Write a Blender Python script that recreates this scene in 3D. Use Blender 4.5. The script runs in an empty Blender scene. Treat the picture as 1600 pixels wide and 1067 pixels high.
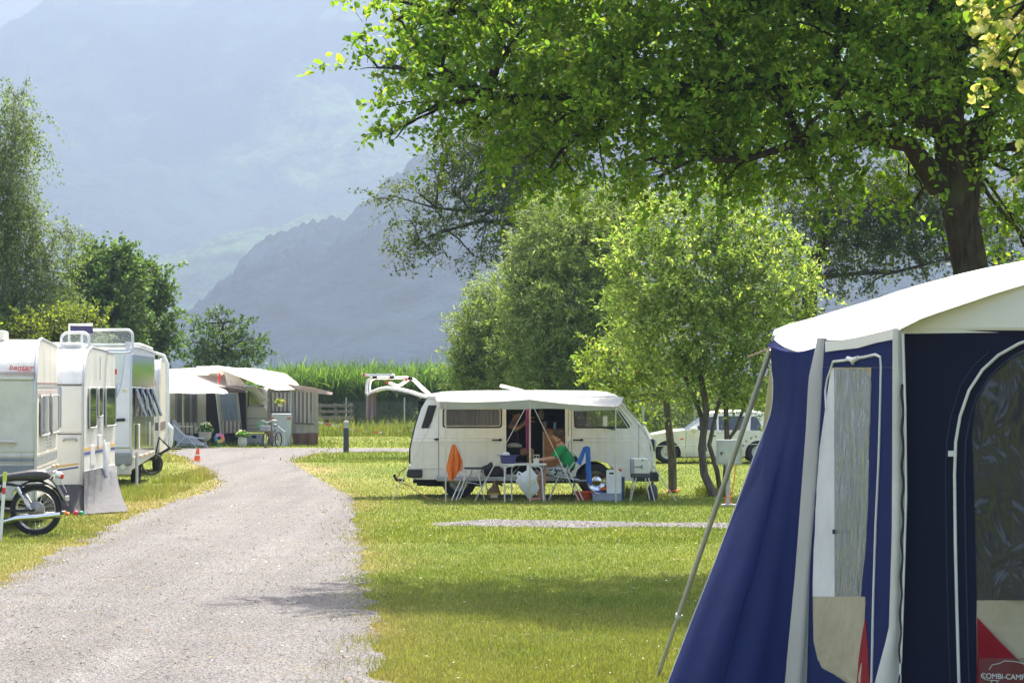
import bpy, bmesh, math, random
import numpy as np
from mathutils import Vector, Matrix, noise as mnoise
from mathutils.geometry import tessellate_polygon
R = math.radians
SC = bpy.context.scene
COL = SC.collection
F = 4200.0          # focal length in photo pixels (1600 wide)
EYE = 2.0
HOR = 603.0
# ---------------------------------------------------------------- camera
cam_d = bpy.data.cameras.new('camera'); cam = bpy.data.objects.new('camera', cam_d); COL.objects.link(cam)
cam_d.sensor_width = 36.0; cam_d.lens = 36.0*F/1600.0
cam_d.clip_start = 0.1; cam_d.clip_end = 40000
cam.location = (0, 0, EYE)
cam.rotation_euler = (R(90)+math.atan((HOR-533.5)/F), 0, 0)
cam_d.dof.use_dof = True; cam_d.dof.focus_distance = 45.0; cam_d.dof.aperture_fstop = 22.0
SC.camera = cam
# ---------------------------------------------------------------- sky, sun, exposure
SUN_EL, SUN_AZ = R(60), R(12)      # azimuth measured from +Y (view direction) towards +X
W = bpy.data.worlds.new('World'); SC.world = W; W.use_nodes = True
nt = W.node_tree; nt.nodes.clear()
sky = nt.nodes.new('ShaderNodeTexSky'); sky.sky_type = 'NISHITA'; sky.sun_disc = False
sky.sun_elevation = SUN_EL; sky.sun_rotation = SUN_AZ; sky.dust_density = 6.0; sky.ozone_density = 0.4
bg = nt.nodes.new('ShaderNodeBackground'); bg.inputs[1].default_value = 0.15
wo = nt.nodes.new('ShaderNodeOutputWorld'); nt.links.new(sky.outputs[0], bg.inputs[0]); nt.links.new(bg.outputs[0], wo.inputs[0])
sd = bpy.data.lights.new('sun', 'SUN'); sd.energy = 5.0; sd.angle = R(0.55); sd.color = (1.0, 0.94, 0.84)
sun = bpy.data.objects.new('sun', sd); COL.objects.link(sun)
sun.rotation_euler = Vector((-math.sin(SUN_AZ)*math.cos(SUN_EL), -math.cos(SUN_AZ)*math.cos(SUN_EL), -math.sin(SUN_EL))).to_track_quat('-Z', 'Y').to_euler()
SC.view_settings.view_transform = 'Standard'; SC.view_settings.look = 'None'
SC.view_settings.exposure = 1.82; SC.view_settings.gamma = 1.0
SC.render.engine = 'CYCLES'
cy = SC.cycles
cy.max_bounces = 10; cy.diffuse_bounces = 4; cy.glossy_bounces = 3; cy.transmission_bounces = 6; cy.transparent_max_bounces = 10
cy.volume_bounces = 2; cy.caustics_reflective = False; cy.caustics_refractive = False; cy.sample_clamp_indirect = 8.0
cy.use_denoising = True

# ---------------------------------------------------------------- helpers
def P(px, py, D):            # the point that a photo pixel shows at distance D
    return Vector(((px-800)*D/F, D, EYE+(HOR-py)*D/F))
def GD(py): return EYE*F/(py-HOR)
def G(px, py, z=0.0):
    D = (EYE-z)*F/(py-HOR); return Vector(((px-800)*D/F, D, z))
rng = np.random.default_rng(7)
rnd = random.Random(11)

class NT:
    def __init__(s, name):
        s.m = bpy.data.materials.new(name); s.m.use_nodes = True; s.t = s.m.node_tree; s.t.nodes.clear()
    def n(s, typ, **kw):
        nd = s.t.nodes.new(typ)
        for k, v in kw.items():
            if k.startswith('i_'):
                key = k[2:]; key = int(key) if key.isdigit() else key
                nd.inputs[key].default_value = v
            else: setattr(nd, k, v)
        return nd
    def l(s, a, b): s.t.links.new(a, b)
    def noise(s, scale, detail=4, rough=.6, coord='Object', vec=None):
        n = s.n('ShaderNodeTexNoise'); n.inputs['Scale'].default_value = scale; n.inputs['Detail'].default_value = detail; n.inputs['Roughness'].default_value = rough
        if vec is None:
            tc = s.n('ShaderNodeTexCoord'); vec = tc.outputs[coord]
        s.l(vec, n.inputs['Vector']); return n
    def ramp(s, fac, stops):
        r = s.n('ShaderNodeValToRGB'); e = r.color_ramp.elements
        while len(e) < len(stops): e.new(0.5)
        for el, (p, c) in zip(e, stops):
            el.position = p; el.color = (c[0], c[1], c[2], 1) if hasattr(c, '__len__') else (c, c, c, 1)
        s.l(fac, r.inputs[0]); return r
    def mix(s, fac, a, b, mode='MIX'):
        m = s.n('ShaderNodeMix', data_type='RGBA', blend_type=mode)
        for sock, v in ((0, fac), (6, a), (7, b)):
            if isinstance(v, bpy.types.NodeSocket): s.l(v, m.inputs[sock])
            else: m.inputs[sock].default_value = v if sock == 0 else (v[0], v[1], v[2], 1)
        return m.outputs[2]
    def bump(s, h, strength, dist):
        b = s.n('ShaderNodeBump'); b.inputs['Strength'].default_value = strength; b.inputs['Distance'].default_value = dist
        s.l(h, b.inputs['Height']); return b.outputs[0]
    def out(s, shader, vol=None):
        o = s.n('ShaderNodeOutputMaterial')
        if shader: s.l(shader, o.inputs[0])
        if vol: s.l(vol, o.inputs[1])
        return s.m

MATS = {}
def mat(name, col=None, rough=.5, metal=0.0, var=.12, scale=3.0, bump=0.0, bscale=40.0, coat=0.0, dirt=0.0, spec=.5, trans=0.0, streak=0.0):
    if name in MATS: return MATS[name]
    t = NT(name)
    b = t.n('ShaderNodeBsdfPrincipled'); b.inputs['Roughness'].default_value = rough; b.inputs['Metallic'].default_value = metal
    b.inputs['Coat Weight'].default_value = coat; b.inputs['Specular IOR Level'].default_value = spec
    n = t.noise(scale, 5)
    lo = [c*(1-var) for c in col]; hi = [min(1, c*(1+var)) for c in col]
    r = t.ramp(n.outputs[0], [(.3, lo), (.7, hi)])
    c = r.outputs[0]
    if dirt:
        n2 = t.noise(1.3, 8, .75)
        f = t.ramp(n2.outputs[0], [(.48, 0), (.75, dirt)])
        c = t.mix(f.outputs[0], c, (.22, .2, .15))
    if streak:
        mp = t.n('ShaderNodeMapping'); mp.inputs['Scale'].default_value = (9, 9, .5); tc_ = t.n('ShaderNodeTexCoord'); t.l(tc_.outputs['Object'], mp.inputs[0])
        n4 = t.noise(1.5, 6, .7, vec=mp.outputs[0]); c = t.mix(t.ramp(n4.outputs[0], [(.46, 0), (.74, streak)]).outputs[0], c, (.25, .23, .18))
    t.l(c, b.inputs['Base Color'])
    if bump:
        n3 = t.noise(bscale, 3); t.l(t.bump(n3.outputs[0], bump, .01), b.inputs['Normal'])
    if trans:
        tr = t.n('ShaderNodeBsdfTranslucent'); t.l(c, tr.inputs[0])
        mx = t.n('ShaderNodeMixShader'); mx.inputs[0].default_value = trans
        t.l(b.outputs[0], mx.inputs[1]); t.l(tr.outputs[0], mx.inputs[2]); MATS[name] = t.out(mx.outputs[0])
    else: MATS[name] = t.out(b.outputs[0])
    return MATS[name]

def cloth_mat(name, col=None, stripe=None, sscale=30., trans=.25, axis=0, var=.1, wr=.25):
    """woven cloth; stripe = (colour2, fraction) makes stripes along one axis"""
    if name in MATS: return MATS[name]
    t = NT(name); tc = t.n('ShaderNodeTexCoord')
    n = t.noise(2.5, 4); r = t.ramp(n.outputs[0], [(.3, [c*(1-var) for c in col]), (.7, [min(1, c*(1+var)) for c in col])]); c = r.outputs[0]
    if stripe:
        sx = t.n('ShaderNodeSeparateXYZ'); t.l(tc.outputs['Object'], sx.inputs[0])
        m1 = t.n('ShaderNodeMath', operation='MULTIPLY'); m1.inputs[1].default_value = sscale; t.l(sx.outputs[axis], m1.inputs[0])
        m2 = t.n('ShaderNodeMath', operation='FRACT'); t.l(m1.outputs[0], m2.inputs[0])
        m3 = t.n('ShaderNodeMath', operation='LESS_THAN'); m3.inputs[1].default_value = stripe[1]; t.l(m2.outputs[0], m3.inputs[0])
        c = t.mix(m3.outputs[0], c, stripe[0])
    b = t.n('ShaderNodeBsdfPrincipled'); b.inputs['Roughness'].default_value = .8; b.inputs['Specular IOR Level'].default_value = .25
    t.l(c, b.inputs['Base Color'])
    n3 = t.noise(3.0, 3); t.l(t.bump(n3.outputs[0], wr, .05), b.inputs['Normal'])
    tr = t.n('ShaderNodeBsdfTranslucent'); t.l(c, tr.inputs[0])
    mx = t.n('ShaderNodeMixShader'); mx.inputs[0].default_value = trans
    t.l(b.outputs[0], mx.inputs[1]); t.l(tr.outputs[0], mx.inputs[2])
    MATS[name] = t.out(mx.outputs[0]); return MATS[name]

def glass_mat(name, tint=(.02, .025, .03), rough=.03, see=.25, wavy=0.0, coat=1.0, wsc=(6, 6, 1.6), spec=1.0):
    """window glass: dark body with mirror reflection; see = how much one looks through"""
    if name in MATS: return MATS[name]
    t = NT(name)
    b = t.n('ShaderNodeBsdfPrincipled'); b.inputs['Base Color'].default_value = (*tint, 1); b.inputs['Roughness'].default_value = rough
    b.inputs['Specular IOR Level'].default_value = spec; b.inputs['Coat Weight'].default_value = coat; b.inputs['Coat Roughness'].default_value = rough
    if wavy:
        mp = t.n('ShaderNodeMapping'); mp.inputs['Scale'].default_value = wsc; mp.inputs['Rotation'].default_value = (0, .35, 0); tc_ = t.n('ShaderNodeTexCoord'); t.l(tc_.outputs['Object'], mp.inputs[0]); n = t.noise(1.6, 3, .5, vec=mp.outputs[0]); n.inputs['Distortion'].default_value = .7
        nb = t.bump(n.outputs[0], wavy, .05); t.l(nb, b.inputs['Normal']); t.l(nb, b.inputs['Coat Normal'])
    tr = t.n('ShaderNodeBsdfTransparent'); tr.inputs[0].default_value = (.9, .93, .95, 1)
    mx = t.n('ShaderNodeMixShader'); mx.inputs[0].default_value = see
    t.l(b.outputs[0], mx.inputs[1]); t.l(tr.outputs[0], mx.inputs[2])
    MATS[name] = t.out(mx.outputs[0]); return MATS[name]

def attr_mat(name, translucent=.45, rough=.55, spec=.3, bright=1.0):
    """colour from a per-leaf natural colour attribute"""
    if name in MATS: return MATS[name]
    t = NT(name); a = t.n('ShaderNodeAttribute', attribute_name='col'); c = a.outputs[0]
    b = t.n('ShaderNodeBsdfPrincipled'); b.inputs['Roughness'].default_value = rough; b.inputs['Specular IOR Level'].default_value = spec
    t.l(c, b.inputs['Base Color'])
    tr = t.n('ShaderNodeBsdfTranslucent')
    t.l(t.mix(1.0, c, (1.5, 1.5, .7), 'MULTIPLY'), tr.inputs[0])
    mx = t.n('ShaderNodeMixShader'); mx.inputs[0].default_value = translucent
    t.l(b.outputs[0], mx.inputs[1]); t.l(tr.outputs[0], mx.inputs[2])
    MATS[name] = t.out(mx.outputs[0]); return MATS[name]

class MB:
    """collects shapes into one mesh"""
    def __init__(s): s.v = []; s.f = []
    def add(s, vs, fs):
        o = len(s.v); s.v += [Vector(v) for v in vs]; s.f += [tuple(i+o for i in f) for f in fs]; return s
    def box(s, a, b, M=None):
        (x0, y0, z0), (x1, y1, z1) = a, b
        vs = [Vector(p) for p in ((x0,y0,z0),(x1,y0,z0),(x1,y1,z0),(x0,y1,z0),(x0,y0,z1),(x1,y0,z1),(x1,y1,z1),(x0,y1,z1))]
        if M: vs = [M @ v for v in vs]
        return s.add(vs, [(0,3,2,1),(4,5,6,7),(0,1,5,4),(1,2,6,5),(2,3,7,6),(3,0,4,7)])
    def tube(s, pts, r, n=8, cap=True):
        pts = [Vector(p) for p in pts]; rs = r if isinstance(r, (list, tuple)) else [r]*len(pts)
        vs = []; up = None
        for i, p in enumerate(pts):
            d = (pts[min(i+1, len(pts)-1)]-pts[max(i-1, 0)])
            if d.length < 1e-9: d = Vector((0, 0, 1))
            d.normalize()
            if up is None: up = d.orthogonal().normalized()
            up = (up-d*up.dot(d))
            up = up.normalized() if up.length > 1e-6 else d.orthogonal().normalized()
            w = d.cross(up)
            for k in range(n):
                a = 2*math.pi*k/n; vs.append(p+(up*math.cos(a)+w*math.sin(a))*rs[i])
        fs = [(i*n+k, i*n+(k+1) % n, (i+1)*n+(k+1) % n, (i+1)*n+k) for i in range(len(pts)-1) for k in range(n)]
        if cap: fs += [tuple(range(n-1, -1, -1)), tuple((len(pts)-1)*n+k for k in range(n))]
        return s.add(vs, fs)
    def lathe(s, prof, n=20, M=None, cap=True):       # prof = (r, z) list about the z axis
        vs = []; fs = []
        for r, z in prof:
            for k in range(n):
                a = 2*math.pi*k/n; vs.append(Vector((r*math.cos(a), r*math.sin(a), z)))
        m = len(prof)
        fs = [(i*n+k, i*n+(k+1) % n, (i+1)*n+(k+1) % n, (i+1)*n+k) for i in range(m-1) for k in range(n)]
        if cap: fs += [tuple(range(n-1, -1, -1)), tuple((m-1)*n+k for k in range(n))]
        if M: vs = [M @ v for v in vs]
        return s.add(vs, fs)
    def ball(s, c, r, n=12, sc=(1, 1, 1)):
        c = Vector(c); prof = []
        vs = [c+Vector((0, 0, -r*sc[2]))]; m = n//2
        for i in range(1, m):
            t = math.pi*i/m
            for k in range(n):
                a = 2*math.pi*k/n; vs.append(c+Vector((r*sc[0]*math.sin(t)*math.cos(a), r*sc[1]*math.sin(t)*math.sin(a), -r*sc[2]*math.cos(t))))
        vs.append(c+Vector((0, 0, r*sc[2]))); fs = []
        for k in range(n):
            fs.append((0, 1+(k+1) % n, 1+k)); fs.append((len(vs)-1, 1+(m-2)*n+k, 1+(m-2)*n+(k+1) % n))
        for i in range(m-2):
            for k in range(n): fs.append((1+i*n+k, 1+i*n+(k+1) % n, 1+(i+1)*n+(k+1) % n, 1+(i+1)*n+k))
        return s.add(vs, fs)
    def prism(s, poly, y0, y1, fn=None):              # polygon in (x,z) extruded along y
        n = len(poly); vs = [Vector((x, y0, z)) for x, z in poly]+[Vector((x, y1, z)) for x, z in poly]
        if fn: vs = [Vector(fn(v)) for v in vs]
        fs = [tuple(range(n)), tuple(range(2*n-1, n-1, -1))]+[(i+n, (i+1) % n+n, (i+1) % n, i) for i in range(n)]
        return s.add(vs, fs)
    def panel(s, outer, holes, th, fn=None):          # flat sheet in (x,z) with holes, thickness th in +y, fn maps (x,y,z)
        polys = [outer]+list(holes); flat = [p for q in polys for p in q]; n = len(flat)
        tris = tessellate_polygon([[Vector((p[0], p[1], 0)) for p in q] for q in polys])
        vs = [Vector((p[0], 0, p[1])) for p in flat]+[Vector((p[0], th, p[1])) for p in flat]
        if fn: vs = [Vector(fn(v)) for v in vs]
        fs = []
        for a, b, c in tris:
            pa, pb, pc = flat[a], flat[b], flat[c]
            cr = (pb[0]-pa[0])*(pc[1]-pa[1])-(pb[1]-pa[1])*(pc[0]-pa[0])
            if abs(cr) < 1e-12: continue
            if cr < 0: b, c = c, b
            fs.append((a, b, c)); fs.append((c+n, b+n, a+n))
        o = 0
        for q in polys:
            m = len(q)
            for i in range(m): j = (i+1) % m; fs.append((o+j, o+i, o+i+n, o+j+n))
            o += m
        return s.add(vs, fs)
    def grid(s, rows, close=False):                   # rows of points -> quads
        n = len(rows[0]); vs = [p for r in rows for p in r]
        fs = [(i*n+k, i*n+k+1, (i+1)*n+k+1, (i+1)*n+k) for i in range(len(rows)-1) for k in range(n-1)]
        return s.add(vs, fs)
    def sheet(s, rows, th=0.004):                     # a cloth: grid with thickness
        s2 = len(s.v); rows = [[Vector(p) for p in r] for r in rows]; nr, nc = len(rows), len(rows[0])
        back = []
        for i in range(nr):
            rr = []
            for k in range(nc):
                a = rows[min(i+1, nr-1)][k]-rows[max(i-1, 0)][k]; b = rows[i][min(k+1, nc-1)]-rows[i][max(k-1, 0)]
                nn = a.cross(b); nn = nn.normalized() if nn.length > 1e-12 else Vector((0, 1, 0)); rr.append(rows[i][k]+nn*th)
            back.append(rr)
        n = nr*nc; vs = [p for r in rows for p in r]+[p for r in back for p in r]
        idx = lambda i, k: i*nc+k
        fs = []
        for i in range(nr-1):
            for k in range(nc-1):
                q = (idx(i, k), idx(i, k+1), idx(i+1, k+1), idx(i+1, k)); fs.append(q); fs.append(tuple(x+n for x in reversed(q)))
        for k in range(nc-1):
            fs.append((idx(0, k+1), idx(0, k), idx(0, k)+n, idx(0, k+1)+n)); fs.append((idx(nr-1, k), idx(nr-1, k+1), idx(nr-1, k+1)+n, idx(nr-1, k)+n))
        for i in range(nr-1):
            fs.append((idx(i, 0), idx(i+1, 0), idx(i+1, 0)+n, idx(i, 0)+n)); fs.append((idx(i+1, nc-1), idx(i, nc-1), idx(i, nc-1)+n, idx(i+1, nc-1)+n))
        return s.add(vs, fs)
    def build(s, name, m, parent=None, smooth=35, bevel=0, loc=None, seg=2, label=None, subsurf=0):
        me = bpy.data.meshes.new(name); me.from_pydata([tuple(v) for v in s.v], [], s.f); me.validate(); me.update()
        ob = bpy.data.objects.new(name, me); COL.objects.link(ob)
        me.materials.append(m)
        if parent: ob.parent = parent
        if loc is not None: ob.location = loc
        if subsurf:
            mo = ob.modifiers.new('s', 'SUBSURF'); mo.levels = subsurf; mo.render_levels = subsurf
        if bevel:
            mo = ob.modifiers.new('b', 'BEVEL'); mo.width = bevel; mo.segments = seg; mo.limit_method = 'ANGLE'; mo.angle_limit = R(40)
        if smooth:
            me.shade_smooth()
            try: me.set_sharp_from_angle(angle=R(smooth if not bevel else 60))
            except Exception: pass
        if label: ob['label'] = label
        return ob

def tag(o, label, cat, group=None, kind=None):
    if label: o['label'] = label
    if cat: o['category'] = cat
    if group: o['group'] = group
    if kind: o['kind'] = kind
    return o
def thing(name, label, cat, loc=(0, 0, 0), rz=0.0, group=None, scale=1.0):
    o = bpy.data.objects.new(name, None); COL.objects.link(o); o.location = loc; o.rotation_euler = (0, 0, rz); o.scale = (scale,)*3
    o.empty_display_size = .2
    return tag(o, label, cat, group)
def copy_tree(o, parent=None):
    c = o.copy(); COL.objects.link(c)
    if parent: c.parent = parent
    for ch in [x for x in COL.objects if x.parent == o]: copy_tree(ch, c)
    return c
def rrect(x0, z0, x1, z1, r, n=4):
    pts = []
    for cx, cz, a0 in ((x1-r, z0+r, -90), (x1-r, z1-r, 0), (x0+r, z1-r, 90), (x0+r, z0+r, 180)):
        for i in range(n+1):
            a = R(a0+90*i/n); pts.append((cx+r*math.cos(a), cz+r*math.sin(a)))
    return pts
def rpoly(pts, r, n=3):       # rounded corners of any polygon
    out = []; m = len(pts)
    for i in range(m):
        p = Vector(pts[i]); a = Vector(pts[i-1]); b = Vector(pts[(i+1) % m])
        da = (a-p); db = (b-p); ra = min(r, da.length*.45); rb = min(r, db.length*.45)
        A = p+da.normalized()*ra; B = p+db.normalized()*rb
        for k in range(n+1):
            t = k/n; q = A*(1-t)**2+p*2*t*(1-t)+B*t*t; out.append((q.x, q.y))
    return out
def raw_mesh(name, V, Fc, m, cols=None, kind=None, parent=None, smooth=False):
    """numpy verts (n,3), faces (m,k) with equal k, per-vertex colours"""
    me = bpy.data.meshes.new(name); nv, nf, k = len(V), len(Fc), Fc.shape[1]
    me.vertices.add(nv); me.vertices.foreach_set('co', np.ascontiguousarray(V, dtype=np.float32).ravel())
    me.loops.add(nf*k); me.loops.foreach_set('vertex_index', np.ascontiguousarray(Fc, dtype=np.int32).ravel())
    me.polygons.add(nf); me.polygons.foreach_set('loop_start', np.arange(0, nf*k, k, dtype=np.int32)); me.polygons.foreach_set('loop_total', np.full(nf, k, dtype=np.int32))
    if smooth: me.polygons.foreach_set('use_smooth', np.ones(nf, dtype=bool))
    me.update(calc_edges=True)
    if cols is not None:
        a = me.color_attributes.new('col', 'FLOAT_COLOR', 'POINT')
        c4 = np.ones((nv, 4), dtype=np.float32); c4[:, :3] = cols; a.data.foreach_set('color', c4.ravel())
    ob = bpy.data.objects.new(name, me); COL.objects.link(ob); me.materials.append(m)
    if parent: ob.parent = parent
    if kind: ob['kind'] = kind
    return ob
def text_part(name, body, size, m, parent, loc, rot, extrude=.001, sx=1.0, shear=0.0, space=1.0):
    c = bpy.data.curves.new(name, 'FONT'); c.body = body; c.size = size; c.extrude = extrude; c.align_x = 'LEFT'; c.shear = shear; c.space_character = space
    o = bpy.data.objects.new(name, c); COL.objects.link(o)
    dg = bpy.context.evaluated_depsgraph_get(); me = bpy.data.meshes.new_from_object(o.evaluated_get(dg))
    COL.objects.unlink(o); bpy.data.objects.remove(o)
    ob = bpy.data.objects.new(name, me); COL.objects.link(ob); me.materials.clear(); me.materials.append(m)
    ob.parent = parent; ob.location = loc; ob.rotation_euler = rot; ob.scale = (sx, 1, 1); return ob
def fbm(x, y, o=4, s=0.0):
    v = 0; a = 1; t = 0
    for i in range(o):
        v += a*mnoise.noise(Vector((x*2**i+s, y*2**i-s, s*3.1))); t += a; a *= .5
    return v/t
def vnoise(X, Y, seed=0):     # numpy value noise, -1..1
    g = np.random.default_rng(seed).uniform(-1, 1, (256, 256))
    xi = np.floor(X).astype(int); yi = np.floor(Y).astype(int); fx = X-xi; fy = Y-yi
    fx = fx*fx*(3-2*fx); fy = fy*fy*(3-2*fy)
    a = g[xi % 256, yi % 256]; b = g[(xi+1) % 256, yi % 256]; c = g[xi % 256, (yi+1) % 256]; d = g[(xi+1) % 256, (yi+1) % 256]
    return (a*(1-fx)+b*fx)*(1-fy)+(c*(1-fx)+d*fx)*fy
def vfbm(X, Y, seed=0, o=4):
    v = 0; t = 0; a = 1
    for i in range(o): v = v+a*vnoise(X*2**i, Y*2**i, seed+i); t += a; a *= .5
    return v/t
# ================================================================ ground, path, mountains
PATH_L = [(-3.2, 2), (-4.6, 18), (-5.12, 26.9), (-5.5, 34.7), (-5.89, 41.6), (-5.78, 50.3), (-5.9, 55), (-7.3, 63.6), (-8.0, 68), (-9.0, 74), (-10.2, 80), (-10.6, 87)]
PATH_R = [(1.8, 2), (-.86, 18.1), (-1.1, 22), (-1.55, 28.3), (-1.9, 34), (-2.45, 42), (-2.75, 47.5), (-3.57, 53.5), (-4.9, 63.6), (-5.9, 71.8), (-5.75, 80)]
def interp(pl, y):
    for (x0, y0), (x1, y1) in zip(pl, pl[1:]):
        if y0 <= y <= y1: return x0+(x1-x0)*(y-y0)/(y1-y0)
    return pl[-1][0] if y > pl[-1][1] else pl[0][0]
def smooth_edge(pl, seed, amp=.16):
    out = []; y = pl[0][1]
    while y < pl[-1][1]:
        x = interp(pl, y)
        x += amp*(fbm(y*1.1, seed, 4)*1.5+.5*fbm(y*5, seed+9, 3)); out.append((x, y)); y += .07 if y < 60 else .2
    return out
EL = smooth_edge(PATH_L, 3.3, .24); ER = smooth_edge(PATH_R, 8.1, .22)
top = [(-10.0, 87.2), (-7, 86.8), (-5, 86.6), (-3.2, 86.4), (2, 86.2), (10, 86), (24, 86)]
low = [(24, 81.4), (10, 81.4), (2, 81.3), (-3.1, 81.4), (-5.0, 81.0)]
def rag(pl, seed, st=.3, amp=.2):
    out = []
    for (a, b), (c, d) in zip(pl, pl[1:]):
        L = math.hypot(c-a, d-b); n = max(1, int(L/st))
        for i in range(n):
            t = i/n; out.append((a+(c-a)*t, b+(d-b)*t+amp*fbm((a+(c-a)*t)*.8, seed, 3)*2))
    return out+[pl[-1]]
path_poly = ER+rag(low[::-1], 5.)+rag(top[::-1], 6.)+EL[::-1]
strip_poly = [(x, y) for x, y in rag([(-1.15, 38.6), (-.3, 38.2), (1, 37.9), (2.2, 38.1), (4.2, 37.5), (9, 37.3)], 2., .12, .2)]+[(x, y) for x, y in rag([(9, 38.6), (4.2, 38.9), (2.5, 39.4), (1, 39.9), (-.3, 40.3), (-1.15, 39.2)], 4., .12, .2)]

def grass_colors(X, Y, seed=1):
    """natural patchiness of a lawn: lush, ordinary and dry grass"""
    n1 = vfbm(X*.35, Y*.16, seed); n2 = vfbm(X*1.4, Y*.8, seed+5); n3 = vfbm(X*.12+9, Y*.07, seed+9)
    lush = np.array([.125, .180, .026]); mid = np.array([.198, .234, .038]); dry = np.array([.31, .265, .11])
    t = np.clip(.5+.6*n1+.5*n2, 0, 1)[:, None]; c = lush*(1-t)+mid*t
    d = dry_amount(X, Y)+np.clip(n3*1.0-.3, 0, .2)+.10*n2
    d = np.clip(d, 0, 1)[:, None]
    return c*(1-d)+dry*d
XS_Y = np.arange(0, 130, .25); XL = np.array([interp(PATH_L, y) for y in XS_Y]); XR = np.array([interp(PATH_R, y) for y in XS_Y])
def dry_amount(X, Y):
    xl = np.interp(Y, XS_Y, XL); xr = np.interp(Y, XS_Y, XR)
    nn = vfbm(X*.9, Y*.5, 41)
    dl = xl-X; dr = X-xr
    wl = np.where(dl > -.5, np.exp(-np.clip(dl, 0, 9)/(.55+.5*np.clip(nn, -1, 1))), 0)*np.clip(.75+nn*.9, 0, 1)
    wr = np.where(dr > -.5, np.exp(-np.clip(dr, 0, 9)/.35), 0)*np.clip(.45+nn*1.0, 0, 1)
    far = (Y < 86)
    # the yellow patch where the path bends
    p = np.exp(-(((X+4.9)/1.0)**2+((Y-63.5)/3.5)**2))*.9
    p2 = np.exp(-(((X+6.4)/.8)**2+((Y-45.0)/2.2)**2))*.7
    return np.clip(np.maximum(wl, wr)*far+p+p2, 0, 1)

# one ground sheet: fine near the camera, coarse out to the horizon
xs = np.concatenate([[-9000, -3000, -900, -250, -90, -40], np.arange(-26, 26.01, .25), [40, 90, 250, 900, 3000, 9000]])
ys = np.concatenate([[-400, -100, -20, 0, 6], np.arange(10, 100, .5), np.arange(100, 150, 2), [170, 250, 500, 1200, 3000, 9000]])
XX, YY = np.meshgrid(xs, ys); V = np.stack([XX.ravel(), YY.ravel(), np.zeros(XX.size)], 1)
ny, nx = XX.shape; ii = np.arange((ny-1)*nx).reshape(ny-1, nx)[:, :-1].ravel()
Fc = np.stack([ii, ii+1, ii+nx+1, ii+nx], 1)
t = NT('lawn soil'); a = t.n('ShaderNodeAttribute', attribute_name='col')
n1 = t.noise(26, 6, .75); n2 = t.noise(3.0, 5, .7); n3 = t.noise(140, 4, .8)
c = t.mix(1.0, a.outputs[0], t.ramp(n1.outputs[0], [(.25, (.5, .55, .45)), (.75, (1.45, 1.35, 1.5))]).outputs[0], 'MULTIPLY')
c = t.mix(1.0, c, t.ramp(n2.outputs[0], [(.3, (.78, .85, .8)), (.7, (1.2, 1.15, 1.1))]).outputs[0], 'MULTIPLY')
b = t.n('ShaderNodeBsdfPrincipled'); b.inputs['Roughness'].default_value = .9; b.inputs['Specular IOR Level'].default_value = .15; t.l(c, b.inputs['Base Color'])
t.l(t.bump(n3.outputs[0], .9, .03), b.inputs['Normal'])
ground = raw_mesh('ground', V, Fc, t.out(b.outputs[0]), grass_colors(V[:, 0], V[:, 1])*1.05, 'structure')

# gravel
t = NT('gravel'); tc = t.n('ShaderNodeTexCoord')
vo = t.n('ShaderNodeTexVoronoi'); vo.inputs['Scale'].default_value = 52; t.l(tc.outputs['Object'], vo.inputs['Vector'])
vo2 = t.n('ShaderNodeTexVoronoi'); vo2.inputs['Scale'].default_value = 120; t.l(tc.outputs['Object'], vo2.inputs['Vector'])
sx = t.n('ShaderNodeSeparateColor'); t.l(vo.outputs['Color'], sx.inputs[0])
c = t.ramp(sx.outputs[0], [(0., (0.066, 0.063, 0.061)), (.3, (0.112, 0.106, 0.101)), (.62, (0.141, 0.135, 0.131)), (.85, (0.170, 0.165, 0.159)), (1., (0.248, 0.244, 0.237))]).outputs[0]
sx2 = t.n('ShaderNodeSeparateColor'); t.l(vo2.outputs['Color'], sx2.inputs[0])
c = t.mix(.4, c, t.ramp(sx2.outputs[1], [(0., (0.066, 0.063, 0.061)), (.5, (0.131, 0.126, 0.123)), (1., (0.197, 0.192, 0.182))]).outputs[0])
n1 = t.noise(.9, 6, .7); c = t.mix(1., c, t.ramp(n1.outputs[0], [(.3, (.86, .84, .84)), (.7, (1.12, 1.1, 1.1))]).outputs[0], 'MULTIPLY')
n2 = t.noise(1.6, 9, .78); c = t.mix(t.ramp(n2.outputs[0], [(.54, 0), (.7, .5)]).outputs[0], c, (0.197, 0.161, 0.095))
mp = t.n('ShaderNodeMapping'); mp.inputs['Scale'].default_value = (1.5, .10, 1); mp.inputs['Rotation'].default_value = (0, 0, -.06); t.l(tc.outputs['Object'], mp.inputs[0])
c = t.mix(1., c, t.ramp(t.noise(1.0, 4, .55, vec=mp.outputs[0]).outputs[0], [(.36, (.84, .83, .82)), (.62, (1.1, 1.1, 1.1))]).outputs[0], 'MULTIPLY')
b = t.n('ShaderNodeBsdfPrincipled'); b.inputs['Roughness'].default_value = .85; b.inputs['Specular IOR Level'].default_value = .3; t.l(c, b.inputs['Base Color'])
c = t.mix(1., c, t.ramp(t.noise(30, 3, .8).outputs[0], [(.36, (.5, .49, .49)), (.5, (1, 1, 1)), (.64, (1.5, 1.5, 1.5))]).outputs[0], 'MULTIPLY'); t.l(c, b.inputs['Base Color'])
t.l(t.bump(vo.outputs['Distance'], 1.0, .014), b.inputs['Normal'])
M_GRAVEL = t.out(b.outputs[0])
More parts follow.
